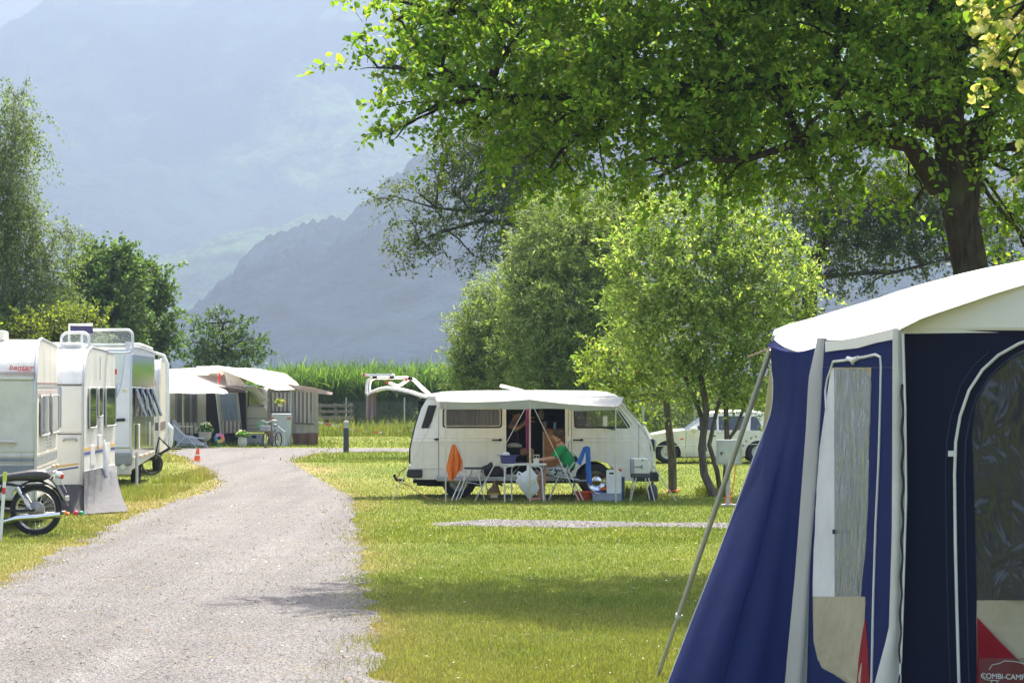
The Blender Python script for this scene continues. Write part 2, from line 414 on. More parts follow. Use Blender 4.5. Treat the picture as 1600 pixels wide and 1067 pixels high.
def flat_poly(name, poly, z, m):
    tr = tessellate_polygon([[Vector((p[0], p[1], 0)) for p in poly]])
    mb = MB(); vs = [(p[0], p[1], z) for p in poly]; fs = []
    for a_, b_, c_ in tr:
        pa, pb, pc = poly[a_], poly[b_], poly[c_]
        cr = (pb[0]-pa[0])*(pc[1]-pa[1])-(pb[1]-pa[1])*(pc[0]-pa[0])
        if abs(cr) > 1e-12: fs.append((a_, b_, c_) if cr > 0 else (a_, c_, b_))
    mb.add(vs, fs); o = mb.build(name, m, smooth=0); o['kind'] = 'structure'; return o
flat_poly('gravel_path', path_poly, .004, M_GRAVEL)
flat_poly('gravel_strip', strip_poly, .004, M_GRAVEL)

from mathutils import Vector as _V
def inside_mask(X, Y, poly):
    px = np.array([p[0] for p in poly]); py = np.array([p[1] for p in poly]); c = np.zeros(len(X), bool); j = len(px)-1
    for i in range(len(px)):
        if py[i] != py[j]:
            m = ((py[i] > Y) != (py[j] > Y)); xc = (px[j]-px[i])*(Y-py[i])/(py[j]-py[i])+px[i]; c ^= m & (X < xc)
        j = i
    return c
def in_gravel(X, Y):
    return inside_mask(X, Y, path_poly[::3]) | inside_mask(X, Y, strip_poly)
# loose stones on the gravel
def stones(n, y0, y1, poly, x0, x1, smin, smax, seed, clusters=True):
    r = np.random.default_rng(seed)
    Y = y0*(y1/y0)**r.random(n); X = r.uniform(x0, x1, n)
    X = X if poly is not path_poly else np.interp(Y, XS_Y, XL)-.15+r.random(n)*(np.interp(Y, XS_Y, XR)-np.interp(Y, XS_Y, XL)+.3)
    k = inside_mask(X, Y, poly[::2] if len(poly) > 500 else poly) & ((r.random(n) < np.clip((48-Y)/26, 0, 1)) | (poly is not path_poly)) | (r.random(n) < .12); X, Y = X[k], Y[k]; n = len(X)
    s = r.uniform(smin, smax, n)*np.exp(r.normal(0, .3, n))
    base = np.array([[1, 0, 0], [-1, 0, 0], [0, 1, 0], [0, -1, 0], [0, 0, 1], [0, 0, -1]], float)
    Fo = np.array([[4, 0, 2], [4, 2, 1], [4, 1, 3], [4, 3, 0], [5, 2, 0], [5, 1, 2], [5, 3, 1], [5, 0, 3]])
    V = base[None]*r.uniform(.6, 1.3, (n, 6, 1))*s[:, None, None]*np.array([1, 1, .4])
    V += r.normal(0, .18, (n, 6, 3))*s[:, None, None]
    a = r.uniform(0, 6.28, n); ca, sa = np.cos(a)[:, None], np.sin(a)[:, None]
    x = V[:, :, 0]*ca-V[:, :, 1]*sa; y = V[:, :, 0]*sa+V[:, :, 1]*ca
    V = np.stack([x+X[:, None], y+Y[:, None], V[:, :, 2]+.005], 2).reshape(-1, 3)
    Fa = (Fo[None]+np.arange(n)[:, None, None]*6).reshape(-1, 3)
    g = np.clip(r.normal(.19, .075, n), .06, .5); col = np.stack([g*1.02, g*.975, g*.94], 1)
    return V, Fa, np.repeat(col, 6, 0)
st = attr_mat('stone chips', 0.0, .8, .3)
A_ = stones(60000, 17.5, 60, path_poly, 0, 0, .003, .0065, 3); B_ = stones(5000, 37.2, 40.6, strip_poly, -1.5, 4.6, .008, .016, 4)
raw_mesh('gravel_stones', np.concatenate([A_[0], B_[0]]), np.concatenate([A_[1], B_[1]+len(A_[0])]), st, np.concatenate([A_[2], B_[2]]), 'stuff')
bpy.context.view_layer.update()

# grass blades
def blades(n, X, Y, h, w, seed, zc=0.0, colmul=1.0, lean=.5):
    r = np.random.default_rng(seed); n = len(X)
    a = r.uniform(0, 6.28, n); hh = h*np.exp(r.normal(0, .3, n)); ww = w*r.uniform(.7, 1.3, n)
    la = r.uniform(0, 6.28, n); ln = r.random(n)*lean*hh
    dx, dy = np.cos(a)*ww/2, np.sin(a)*ww/2
    lx, ly = np.cos(la)*ln, np.sin(la)*ln
    Z = np.zeros(n)+zc
    p0 = np.stack([X-dx, Y-dy, Z], 1); p1 = np.stack([X+dx, Y+dy, Z], 1)
    p2 = np.stack([X+dx*.8+lx*.4, Y+dy*.8+ly*.4, Z+hh*.6], 1); p3 = np.stack([X-dx*.8+lx*.4, Y-dy*.8+ly*.4, Z+hh*.6], 1)
    p4 = np.stack([X+lx, Y+ly, Z+hh], 1)
    V = np.stack([p0, p1, p2, p3, p4], 1).reshape(-1, 3)
    b_ = np.arange(n)[:, None]*5
    Fq = np.concatenate([b_+np.array([0, 1, 2]), b_+np.array([0, 2, 3]), b_+np.array([3, 2, 4])], 0)
    c = grass_colors(X, Y)*np.exp(r.normal(0, .25, (n, 1)))*colmul
    yl = r.random(n) < .12; c[yl] = c[yl]*.4+np.array([.34, .29, .12])*.6
    return V, Fq, np.repeat(c, 5, 0)
parts = []
def scatter(n, y0, y1, seed):
    r = np.random.default_rng(seed); u = r.random(n)
    Y = 1/((1/y0)*(1-u)+(1/y1)*u)
    X = (r.random(n)*1.36-.68)*1600*Y/F; return X, Y
def lawn(n, y0, y1, h, w, seed, lean=.6):
    X, Y = scatter(n, y0, y1, seed); k = ~in_gravel(X, Y)
    rr = np.random.default_rng(seed+1).random(len(X)); de = np.minimum(np.abs(X-np.interp(Y, XS_Y, XL)), np.abs(X-np.interp(Y, XS_Y, XR))); cl_ = vfbm(X*2.2, Y*1.6, 55)
    k |= rr < np.clip(.9*np.exp(-de/.13)*(.6+cl_*1.6), 0, 1)*(de < .7)
    k |= (rr > .985) & (cl_ > .42) & in_gravel(X, Y)
    X, Y = X[k], Y[k]
    cl = vfbm(X*3, Y*2.2, 77); parts.append(blades(0, X, Y, h*(1+.45*cl), w, seed+2, lean=lean))
lawn(460000, 17.5, 34, .026, .0055, 101)
lawn(255000, 34, 70, .030, .010, 102)
lawn(115000, 70, 115, .05, .022, 103)
V = []; Q = []; C = []; o = 0
for v, q, c in parts: V.append(v); Q.append(q+o); C.append(c); o += len(v)
M_GRASS = attr_mat('grass blades', .28, .6, .25)
raw_mesh('grass', np.concatenate(V), np.concatenate(Q), M_GRASS, np.concatenate(C), 'stuff')
# long grass tufts: under the caravans, round the trunks, along the far fence
parts = []
def tuft_zone(x0, x1, y0, y1, n, h, w, seed, mul=1.0):
    r = np.random.default_rng(seed); X = r.uniform(x0, x1, n); Y = r.uniform(y0, y1, n); k = ~in_gravel(X, Y) & (vfbm(X*1.5, Y*1.5, seed) > -.25); X, Y = X[k], Y[k]
    parts.append(blades(0, X, Y, h, w, seed+1, lean=.7, colmul=mul))
tuft_zone(-7.6, -6.2, 46.5, 52.5, 3000, .10, .012, 201); tuft_zone(-7.4, -6.4, 55, 66, 2500, .11, .014, 202)
tuft_zone(3.35, 3.95, 48.5, 49.3, 1500, .13, .011, 203, .8); tuft_zone(2.8, 3.2, 49.7, 50.4, 500, .08, .011, 204)
tuft_zone(-9.5, 6, 106, 112, 9000, .42, .03, 205); tuft_zone(2.1, 2.5, 49.4, 50.6, 500, .12, .012, 208, .8)
tuft_zone(-11.5, -6, 89, 93, 2500, .14, .02, 207)
V = []; Q = []; C = []; o = 0
for v, q, c in parts: V.append(v); Q.append(q+o); C.append(c); o += len(v)
raw_mesh('long_grass', np.concatenate(V), np.concatenate(Q), M_GRASS, np.concatenate(C), 'stuff')
# fallen leaves and clover flowers
def litter(name, n, y0, y1, xa, xb, s, colr, seed, z):
    r = np.random.default_rng(seed); X = r.uniform(xa, xb, n); Y = r.uniform(y0, y1, n)
    a = r.uniform(0, 6.28, n); ss = s*r.uniform(.6, 1.4, n)
    q = np.array([[-1, 0, 0], [0, -.5, .15], [1, 0, .1], [0, .5, .25]])
    V = q[None]*ss[:, None, None]; ca, sa = np.cos(a)[:, None], np.sin(a)[:, None]
    V = np.stack([V[:, :, 0]*ca-V[:, :, 1]*sa+X[:, None], V[:, :, 0]*sa+V[:, :, 1]*ca+Y[:, None], V[:, :, 2]+z], 2).reshape(-1, 3)
    Fq = np.arange(n)[:, None]*4+np.arange(4)
    c = np.array(colr)*np.exp(r.normal(0, .3, (n, 1)))
    return raw_mesh(name, V, Fq, attr_mat('fallen leaf', .1), np.repeat(c, 4, 0), 'stuff')
litter('fallen_leaves', 420, 18, 44, -5.5, 3.4, .028, (.13, .07, .03), 301, .018)
litter('path_litter', 700, 19, 46, -4.9, -1.6, .020, (.16, .10, .05), 303, .012)
litter('clover_flowers', 1100, 18, 60, -7.5, 5, .014, (.7, .7, .62), 302, .05)

# ---------------------------------------------------------------- mountains
def ridge(name, D, sil, depth, seed, amp, cols, tree=0.0, foot=0.0):
    """hillside whose crest passes the listed photo points at distance D, falling towards the viewer"""
    pxs = np.arange(-900, 2500, 5.0); sy = np.interp(pxs, [p[0] for p in sil], [p[1] for p in sil])
    X = (pxs-800)*D/F; H = EYE+(HOR-sy)*D/F
    rough = vfbm(pxs/60., pxs*0+3, seed, 5)*amp+vfbm(pxs/11., pxs*0+7, seed+3, 3)*amp*.25
    H = H+rough
    if tree: H += np.abs(vnoise(pxs/5., pxs*0, seed+8))*tree
    nt_ = 46; T = np.linspace(0, 1, nt_)
    rows = []
    for t_ in T:
        y = D-depth*(1-t_)
        prof = .93*t_**.8+.07*t_
        nn = vfbm(X/(D*.035)+2, X*0+y/(D*.035), seed+20, 5)
        z = H*prof+nn*H*.16*math.sin(math.pi*t_)-4
        if tree: z = z+np.abs(vfbm(X/(D*.006), X*0+y/(D*.012), seed+30, 2))*tree*1.2
        rows.append(np.stack([X, X*0+y, z], 1))
    rows.append(np.stack([X, X*0+D+depth, X*0-4], 1))
    V = np.concatenate(rows); nx_ = len(X); ii = np.arange((len(rows)-1)*nx_).reshape(-1, nx_)[:, :-1].ravel()
    Fq = np.stack([ii, ii+1, ii+nx_+1, ii+nx_], 1)
    t = NT(name+' cover'); k = 1000./D
    n1 = t.noise(.0022*k*3, 6, .6); n2 = t.noise(.03*k*2.5, 6, .75); tc = t.n('ShaderNodeTexCoord')
    c = t.ramp(n1.outputs[0], [(.42, cols[0]), (.5, cols[0]), (.56, cols[1]), (.7, cols[1])]).outputs[0]
    c = t.mix(1., c, t.ramp(n2.outputs[0], [(.35, (.2, .2, .2)), (.65, (2.2, 2.2, 2.2))]).outputs[0], 'MULTIPLY')
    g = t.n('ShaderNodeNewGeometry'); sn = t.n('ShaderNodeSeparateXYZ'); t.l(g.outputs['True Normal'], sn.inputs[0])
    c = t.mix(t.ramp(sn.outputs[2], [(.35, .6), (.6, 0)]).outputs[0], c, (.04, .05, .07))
    b = t.n('ShaderNodeBsdfPrincipled'); b.inputs['Roughness'].default_value = .95; b.inputs['Specular IOR Level'].default_value = .1
    t.l(c, b.inputs['Base Color']); t.l(t.bump(n2.outputs[0], 1., 14.*D/3000), b.inputs['Normal'])
    return raw_mesh(name, V, Fq, t.out(b.outputs[0]), None, 'structure', smooth=False)
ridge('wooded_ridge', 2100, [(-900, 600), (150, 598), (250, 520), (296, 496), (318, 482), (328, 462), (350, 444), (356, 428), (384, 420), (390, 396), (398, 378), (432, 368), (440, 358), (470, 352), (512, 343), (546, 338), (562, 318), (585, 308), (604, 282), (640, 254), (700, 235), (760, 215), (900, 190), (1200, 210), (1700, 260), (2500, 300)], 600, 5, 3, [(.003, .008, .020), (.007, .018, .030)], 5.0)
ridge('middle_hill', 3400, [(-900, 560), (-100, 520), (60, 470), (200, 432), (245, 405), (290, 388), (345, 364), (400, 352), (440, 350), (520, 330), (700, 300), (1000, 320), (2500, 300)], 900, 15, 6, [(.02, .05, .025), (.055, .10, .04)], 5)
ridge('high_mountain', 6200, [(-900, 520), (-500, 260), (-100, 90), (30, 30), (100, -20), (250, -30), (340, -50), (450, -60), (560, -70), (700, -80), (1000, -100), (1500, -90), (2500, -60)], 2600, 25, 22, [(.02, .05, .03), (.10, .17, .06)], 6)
# haze: one closed box of even, pale air
t = NT('air'); pv = t.n('ShaderNodeVolumePrincipled'); pv.inputs['Color'].default_value = (.225, .278, .395, 1); pv.inputs['Density'].default_value = 0.00042
pv.inputs['Anisotropy'].default_value = .25; HZ = t.out(None, pv.outputs[0])
hz = MB().box((-5200, -120, -6), (5200, 9300, 1120)).build('haze', HZ, smooth=0); hz['kind'] = 'stuff'
# ================================================================ trees and plants
def leaf_mesh(Pn, Dn, size, aspect, seed, pal, tilt=.8, hexa=True, cvar=.22, droop=.0):
    """leaves at points Pn pointing along Dn"""
    r = np.random.default_rng(seed); n = len(Pn)
    s = size*np.exp(r.normal(0, .2, n)); d = Dn+r.normal(0, .45, (n, 3)); d[:, 2] -= droop
    d /= np.linalg.norm(d, axis=1, keepdims=True)+1e-9
    up = np.array([0, 0, 1.])+r.normal(0, tilt, (n, 3)); sd_ = np.cross(d, up); sd_ /= np.linalg.norm(sd_, axis=1, keepdims=True)+1e-9
    nn = np.cross(sd_, d)
    if hexa: tpl = np.array([[0, 0, 0], [-.5, .28, .16], [-.42, .68, .13], [0, 1, -.08], [.42, .68, .13], [.5, .28, .16]]); fc = np.array([[0, 3, 2, 1], [0, 5, 4, 3]])
    else: tpl = np.array([[0, 0, 0], [-.5, .5, .12], [0, 1, -.04], [.5, .5, .12]]); fc = np.array([[0, 3, 2, 1]])
    w = (s*aspect)[:, None, None]; L = s[:, None, None]
    V = Pn[:, None]+tpl[None, :, 0:1]*w*sd_[:, None]+tpl[None, :, 1:2]*L*d[:, None]+tpl[None, :, 2:3]*w*nn[:, None]
    k = len(tpl); Fq = (fc[None]+np.arange(n)[:, None, None]*k).reshape(-1, 4)
    pal = np.array(pal); c = pal[r.integers(0, len(pal), n)]*np.exp(r.normal(0, cvar, (n, 1)))
    return V.reshape(-1, 3), Fq, np.repeat(c, k, 0)
def crown_points(blobs, per_m3, leaves, tw, seed, shell=.55, up=.35, hang=0.0):
    """twigs filling the listed ellipsoids; returns leaf points, directions and twig lines"""
    r = np.random.default_rng(seed); PP = []; DD = []; TW = []
    for c, rad in blobs:
        c = np.array(c); rad = np.array(rad, float); n = max(6, int(per_m3*4.19*rad.prod()))
        u = r.normal(0, 1, (n, 3)); u /= np.linalg.norm(u, axis=1, keepdims=True)
        rr = (shell+(1-shell)*r.random(n)**.7)*(1+.28*np.array([mnoise.noise(Vector((a*2.1+seed, b*2.1, cc*2.1))) for a, b, cc in u]))
        inner = r.random(n) < .3; rr[inner] = r.random(inner.sum())*.8
        base = c+u*rad*rr[:, None]
        d = u+np.array([0, 0, up-hang])+r.normal(0, .45, (n, 3)); d /= np.linalg.norm(d, axis=1, keepdims=True)
        L = tw*np.exp(r.normal(0, .3, n))
        for i in range(n):
            m = max(2, int(leaves*L[i]/tw)); t = (np.arange(m)+r.random(m))/m
            curve = base[i]+d[i]*(t*L[i])[:, None]; curve[:, 2] -= (t**2*L[i])*(.25+hang)
            PP.append(curve+r.normal(0, tw*.09, (m, 3)))
            dd = d[i]*.5+r.normal(0, .6, (m, 3)); DD.append(dd)
        TW.append(np.concatenate([base-d*L[:, None]*.3, base+d*L[:, None]*.8-np.array([0, 0, .1])*L[:, None]], 1))
    return np.concatenate(PP), np.concatenate(DD), np.concatenate(TW)
def twig_mesh(TW, r0):
    n = len(TW); a = TW[:, :3]; b = TW[:, 3:]; ax = np.array([[1, 0, 0], [-.5, .87, 0], [-.5, -.87, 0]])
    V = np.concatenate([a[:, None]+ax*r0, b[:, None]+ax*r0*.3], 1).reshape(-1, 3)
    fc = np.array([[0, 1, 4, 3], [1, 2, 5, 4], [2, 0, 3, 5]]); return V, (fc[None]+np.arange(n)[:, None, None]*6).reshape(-1, 4)
BARKS = {}
def bark(name, a, b, scale=8., bmp=.8):
    if name in BARKS: return BARKS[name]
    t = NT(name); tc = t.n('ShaderNodeTexCoord'); mp = t.n('ShaderNodeMapping'); mp.inputs['Scale'].default_value = (1, 1, .22); t.l(tc.outputs['Object'], mp.inputs[0])
    n = t.noise(scale*2, 8, .7, vec=mp.outputs[0]); n2 = t.noise(1.2, 3)
    c = t.ramp(n.outputs[0], [(.35, a), (.65, b)]).outputs[0]
    c = t.mix(t.ramp(n2.outputs[0], [(.55, 0), (.7, .5)]).outputs[0], c, (.12, .14, .07))
    p = t.n('ShaderNodeBsdfPrincipled'); p.inputs['Roughness'].default_value = .9; p.inputs['Specular IOR Level'].default_value = .2
    t.l(c, p.inputs['Base Color']); t.l(t.bump(n.outputs[0], bmp, .03), p.inputs['Normal']); BARKS[name] = t.out(p.outputs[0]); return BARKS[name]
BK_DARK = bark('dark bark', (.018, .014, .011), (.06, .048, .037)); BK_GREY = bark('grey bark', (.07, .06, .045), (.17, .15, .12)); BK_BIRCH = bark('birch bark', (.12, .11, .1), (.55, .53, .5), 3)
def limb(mb, a, b, r0, r1, seed, wob=.12, n=7, sag=0.0):
    a = Vector(a); b = Vector(b); L = (b-a).length; pts = []
    for i in range(n+1):
        t_ = i/n; p = a.lerp(b, t_)
        w = math.sin(math.pi*t_)*L*wob
        p = p+Vector((mnoise.noise(Vector((t_*3, seed, 0))), mnoise.noise(Vector((t_*3, seed, 9))), mnoise.noise(Vector((t_*3, seed, 5)))+.6))*w
        p.z -= sag*math.sin(math.pi*t_)*L; pts.append(p)
    mb.tube(pts, [r0+(r1-r0)*i/n for i in range(n+1)], 7); return pts
def tree(name, label, cat, base, stems, blobs, per, leaves, tw, size, asp, pal, bk, seed, group=None, hang=0, hexa=True, fork=None, tilt=.8, lm=('leaf', .5), twr=.008, shell=.55, limb_r=.09, extra=None, sub=3, sprigs=0):
    """stems: list of (points, radii). blobs: ((px,py,D),(rx_px,rz_px,ry_m))"""
    base = Vector(base); th = thing(name, label, cat, base, group=group)
    B = []
    for (px, py, D), (rx, rz, ry) in blobs:
        c = P(px, py, D)-base; B.append((c, (rx*D/F, ry, rz*D/F)))
    if extra: B += [(Vector(c)-base, r_) for c, r_ in extra]
    if sprigs:
        rs_ = random.Random(seed+99); cen = sum((Vector(c) for c, _ in B), Vector())/len(B); nb = len(B)
        for k in range(sprigs):
            c, rad = B[rs_.randrange(nb)]; u = Vector((rs_.gauss(0, 1), rs_.gauss(0, .5), rs_.gauss(.25, 1))).normalized(); o_ = (Vector(c)-cen)
            u = (u+o_.normalized()*1.3).normalized() if o_.length > .1 else u
            q = rs_.uniform(.16, .34)*max(rad); B.append((Vector((c[0]+u.x*rad[0]*1.08, c[1]+u.y*rad[1], c[2]+u.z*rad[2]*1.08)), (q, q*.8, q*rs_.uniform(.7, 1.3))))
    tb = MB()
    for pts, rs in stems: tb.tube([Vector(p)-base for p in pts], rs, 12)
    tb.build('trunk', bk, th, smooth=60)
    lb = MB(); tips = [Vector(pts[-1])-base for pts, rs in stems]; alls = [(Vector(p)-base) for pts, rs in stems for p in pts[len(pts)//2:]]
    r = random.Random(seed)
    for i, (c, rad) in enumerate(B):
        c = Vector(c); s0 = min(alls, key=lambda q: (q-c).length+max(0, q.z-c.z)*1.0); L = (c-s0).length
        lr = limb_r*(.5+.5*min(1, max(rad)/1.2))
        pts = limb(lb, s0, c, lr, lr*.35, seed+i*1.7, .10)
        for k in range(sub):
            u = Vector((r.gauss(0, 1), r.gauss(0, 1), r.gauss(.2, .8))).normalized()
            e = c+Vector((u.x*rad[0], u.y*rad[1], u.z*rad[2]))*.85; limb(lb, pts[r.choice([4, 5, 6, 7])], e, lr*.4, lr*.1, seed+i*3+k*.7, .12, 5)
    lb.build('limbs', bk, th, smooth=60)
    Pn, Dn, TW = crown_points(B, per, leaves, tw, seed, shell, hang=hang)
    V, Fq, C = leaf_mesh(Pn, Dn, size, asp, seed+5, pal, tilt, hexa, droop=hang)
    crown = raw_mesh('crown', V, Fq, attr_mat(lm[0], lm[1], .55, .22), C, parent=th)
    V, Fq = twig_mesh(TW, twr); raw_mesh('twigs', V, Fq, bk, parent=th)
    return th

# the big broad-leaved tree on the right
base = Vector(((1545-800)*28/F, 28, 0))
st_ = [([P(1545, 903, 28), P(1535, 640, 28), P(1517, 420, 28), P(1500, 330, 28), P(1487, 250, 28), P(1480, 120, 28), P(1460, -80, 28), P(1440, -280, 28)], [.28, .21, .185, .185, .17, .15, .13, .08]),
       ([P(1510, 330, 28), P(1520, 240, 28.2), P(1560, 120, 28.5), P(1620, -40, 29)], [.13, .12, .10, .06]),
       ([P(1470, 290, 28), P(1420, 225, 27.8), P(1330, 208, 27.5), P(1250, 222, 27.3), P(1165, 250, 27.1)], [.15, .09, .075, .05, .03]),
       ([P(1480, 200, 28), P(1330, 120, 27.6), P(1150, 130, 27.4), P(960, 150, 27.6), P(760, 150, 28)], [.16, .12, .09, .06, .025]),
       ([P(1475, 120, 28), P(1300, 20, 28.5), P(1000, -30, 28.8), P(700, 20, 28.6)], [.14, .1, .07, .03])]
bl = [((590, 105, 28), (60, 45, .5)), ((620, 30, 28.2), (75, 60, .7)), ((690, 110, 28), (95, 85, 1.0)), ((650, 180, 28), (60, 45, .6)), ((740, 200, 27.8), (80, 70, .8)), ((800, 60, 28), (130, 110, 1.2)), ((840, 180, 27.6), (110, 95, 1.1)),
      ((850, 280, 27.4), (75, 70, .6)), ((930, 230, 27.8), (95, 75, .9)), ((960, 80, 27.5), (140, 120, 1.3)), ((1010, 250, 27.2), (80, 50, .8)), ((1060, 180, 27.2), (120, 95, 1.1)), ((1110, 50, 27.5), (150, 110, 1.4)),
      ((1120, 250, 27.3), (90, 55, .8)), ((1190, 240, 27.6), (100, 75, .9)), ((1220, 150, 27), (120, 90, 1.2)), ((1270, 280, 27.8), (75, 50, .7)), ((1310, 60, 27.5), (150, 110, 1.4)), ((1330, 240, 27.8), (90, 65, .8)), ((1380, 170, 26.8), (110, 75, 1.0)),
      ((1420, 280, 28.6), (60, 40, .6)), ((1480, 60, 27), (130, 90, 1.2)), ((1560, 150, 28), (90, 90, 1.1)), ((1590, 270, 28.8), (70, 80, .8)), ((1600, 385, 29.5), (45, 35, .4)), ((1500, 190, 26.8), (60, 50, .5)),
      ((760, 40, 30), (140, 100, 1.1)), ((1000, 60, 30.2), (180, 140, 1.2)), ((1250, 90, 30.3), (180, 140, 1.2)), ((1500, 60, 30.3), (160, 140, 1.2)), ((1120, 190, 30), (120, 90, 1.0))]
ex = [(P(x, y, D), (rx, ry, rz)) for x, y, D, rx, ry, rz in [(800, -90, 28.5, 1.2, 1.3, .8), (1050, -130, 28, 1.4, 1.8, 1.0), (1300, -150, 28, 1.5, 2.0, 1.2), (1550, -130, 28, 1.5, 2.0, 1.2), (1200, -330, 28.5, 1.6, 1.8, 1.2), (1450, -350, 28.5, 1.6, 1.8, 1.2), (1750, 40, 28, 1.2, 1.6, 1.3), (1750, 260, 28.5, 1.0, 1.2, 1.0)]]
tree('broadleaf_tree', 'large dark green broadleaf tree with a thick trunk standing behind the blue tent', 'tree', base, st_, bl, 48, 17, .36, .072, .60, [(.125, .23, .034), (.155, .255, .036), (.10, .185, .03), (.21, .27, .045)], BK_DARK, 21, sprigs=26, extra=ex, limb_r=.05, lm=('broad leaf', .66), twr=.004, shell=.45)
# long outermost sprays on its left side
# yellow flowering branch near the top right corner
base = Vector((4.2, 12.5, 0))
tree('lime_tree', 'flowering lime tree whose pale yellow blossom hangs into the top right corner', 'tree', base,
     [([(4.2, 12.5, 0), (4.15, 12.5, 2), (4.0, 12.4, 4.2), (3.7, 12.3, 5.4)], [.22, .17, .13, .06]), ([(4.0, 12.4, 3.4), (3.3, 12.1, 4.1), (2.6, 12, 4.0)], [.08, .05, .02])],
     [((1590, 20, 12), (48, 42, .25)), ((1560, 60, 12), (36, 38, .22)), ((1540, 20, 12.1), (28, 30, .15)), ((1580, 105, 12), (34, 26, .2)), ((1630, 245, 12), (46, 34, .2)), ((1680, 60, 12.1), (90, 90, .5)), ((1700, 240, 12.2), (60, 60, .3)), ((1750, -80, 12.3), (160, 110, .6))],
     420, 12, .12, .045, .75, [(.32, .36, .09), (.50, .46, .20), (.60, .55, .30), (.15, .24, .04), (.10, .18, .03)], BK_DARK, 22, limb_r=.03, lm=('lime blossom', .4), twr=.002)
# grey-green willow bushes behind the van
WIL = [(.22, .29, .10), (.17, .25, .075), (.29, .34, .15), (.12, .19, .055)]
base = Vector((1.5, 67, 0))
tree('willow_tree', 'tall grey-green willow behind the camper van, topped by the paler young tree', 'tree', base, [([(1.5, 67, 0), (1.3, 67, 1.6), (1.5, 67, 3.2)], [.18, .14, .08]), ([(1.6, 67, 0), (2.3, 66.8, 1.8), (2.6, 66.5, 3.8)], [.14, .1, .06])],
     [((890, 350, 67), (65, 45, 1.2)), ((860, 400, 67), (60, 45, 1.2)), ((920, 400, 66), (75, 70, 1.4)), ((845, 460, 66.5), (55, 50, 1.2)), ((915, 480, 65.5), (75, 70, 1.4)), ((850, 540, 66), (60, 55, 1.3)), ((930, 560, 65.5), (70, 60, 1.3)), ((960, 330, 67), (70, 40, 1.2)), ((880, 600, 65.5), (70, 35, 1.2)), ((830, 430, 67), (32, 26, .8))],
     80, 28, .42, .105, .30, WIL+[(.14, .20, .05)], BK_GREY, 31, sprigs=34, hexa=False, tilt=1.2, lm=('willow leaf', .4), twr=.006, hang=0)
base = Vector((-.6, 69, 0))
tree('willow_bush', 'rounded grey-green willow bush left of the tall willow, above the van roof', 'bush', base, [([(-.6, 69, 0), (-.5, 69, 1.0), (-.6, 69, 2.0)], [.13, .1, .06]), ([(-.5, 69, 0), (-.1, 69, 1.2), (.3, 69, 2.4)], [.1, .08, .05])],
     [((780, 490, 69), (45, 42, 1.0)), ((745, 510, 69), (30, 38, .8)), ((760, 560, 69), (45, 45, 1.0)), ((805, 530, 68.5), (42, 50, 1.0)), ((735, 560, 69), (24, 32, .7)), ((800, 590, 68.5), (50, 30, .9)), ((755, 600, 69), (40, 25, .8))],
     90, 28, .42, .105, .30, WIL, BK_GREY, 32, sprigs=22, hexa=False, tilt=1.2, lm=('willow leaf', .4), twr=.006)
# pale yellow-green young tree with several stems
LT = [(.25, .34, .085), (.175, .27, .06), (.37, .42, .16), (.12, .20, .045)]
base = G(1112, 776)
def Q(px, py, dy=0): return P(px, py, base.y+dy)
st_ = [([G(1116, 776), Q(1100, 740), Q(1096, 700), Q(1104, 640), Q(1090, 560), Q(1075, 450, .2), Q(1060, 350, .2)], [.085, .075, .068, .06, .05, .03, .012]),
       ([Q(1100, 705), Q(1096, 650, .1), Q(1075, 600, .2), Q(1040, 520, .3)], [.055, .045, .035, .015]),
       ([G(1126, 772), Q(1120, 735, .1), Q(1108, 695, .1), Q(1120, 640, .1), Q(1150, 540, .2), Q(1180, 420, .3)], [.05, .045, .04, .035, .025, .012]),
       ([G(1128, 770)+Vector((.05, .2, 0)), Q(1134, 735, .3), Q(1136, 690, .3), Q(1134, 640, .3), Q(1128, 540, .2), Q(1120, 380, .2)], [.055, .05, .05, .045, .03, .012]),
       ([Q(1136, 690, .3), Q(1150, 670, .3), Q(1175, 600, .3), Q(1200, 500, .3)], [.035, .035, .025, .012])]
tree('young_tree', 'pale yellow-green young tree with several thin stems rising beside the grey meter box', 'tree', base, st_,
     [((1085, 350, base.y), (85, 48, .8)), ((1150, 370, base.y), (70, 45, .8)), ((1200, 390, base.y-.1), (45, 45, .6)), ((1010, 400, base.y), (50, 50, .8)), ((1060, 430, base.y-.3), (90, 70, 1.1)), ((1150, 450, base.y-.3), (95, 70, 1.1)), ((1230, 430, base.y), (35, 38, .5)), ((985, 470, base.y), (35, 45, .6)), ((1020, 520, base.y), (65, 55, .9)), ((1110, 520, base.y-.2), (100, 65, 1.1)), ((1195, 500, base.y), (60, 50, .8)), ((1250, 470, base.y), (22, 20, .35)), ((1085, 590, base.y), (80, 34, .8)), ((1170, 585, base.y), (65, 45, .7)), ((1140, 612, base.y), (50, 18, .6)), ((1190, 600, base.y+.2), (42, 22, .6)), ((1040, 325, base.y), (14, 24, .2)), ((1120, 318, base.y), (12, 26, .2)), ((1182, 338, base.y), (14, 28, .2)), ((1228, 375, base.y), (16, 24, .25)), ((1262, 440, base.y), (15, 14, .2)), ((1250, 500, base.y), (16, 20, .25)), ((968, 420, base.y), (16, 20, .25))],
     88, 15, .34, .08, .46, LT, BK_GREY, 41, hexa=True, limb_r=.02, twr=.005, lm=('young leaf', .5), sub=4, sprigs=34)
base = G(1051, 770)
st_ = [([G(1051, 770), P(1050, 715, base.y), P(1044, 660, base.y), P(1041, 620, base.y), P(1030, 570, base.y), P(1015, 520, base.y)], [.085, .078, .07, .062, .045, .02])]
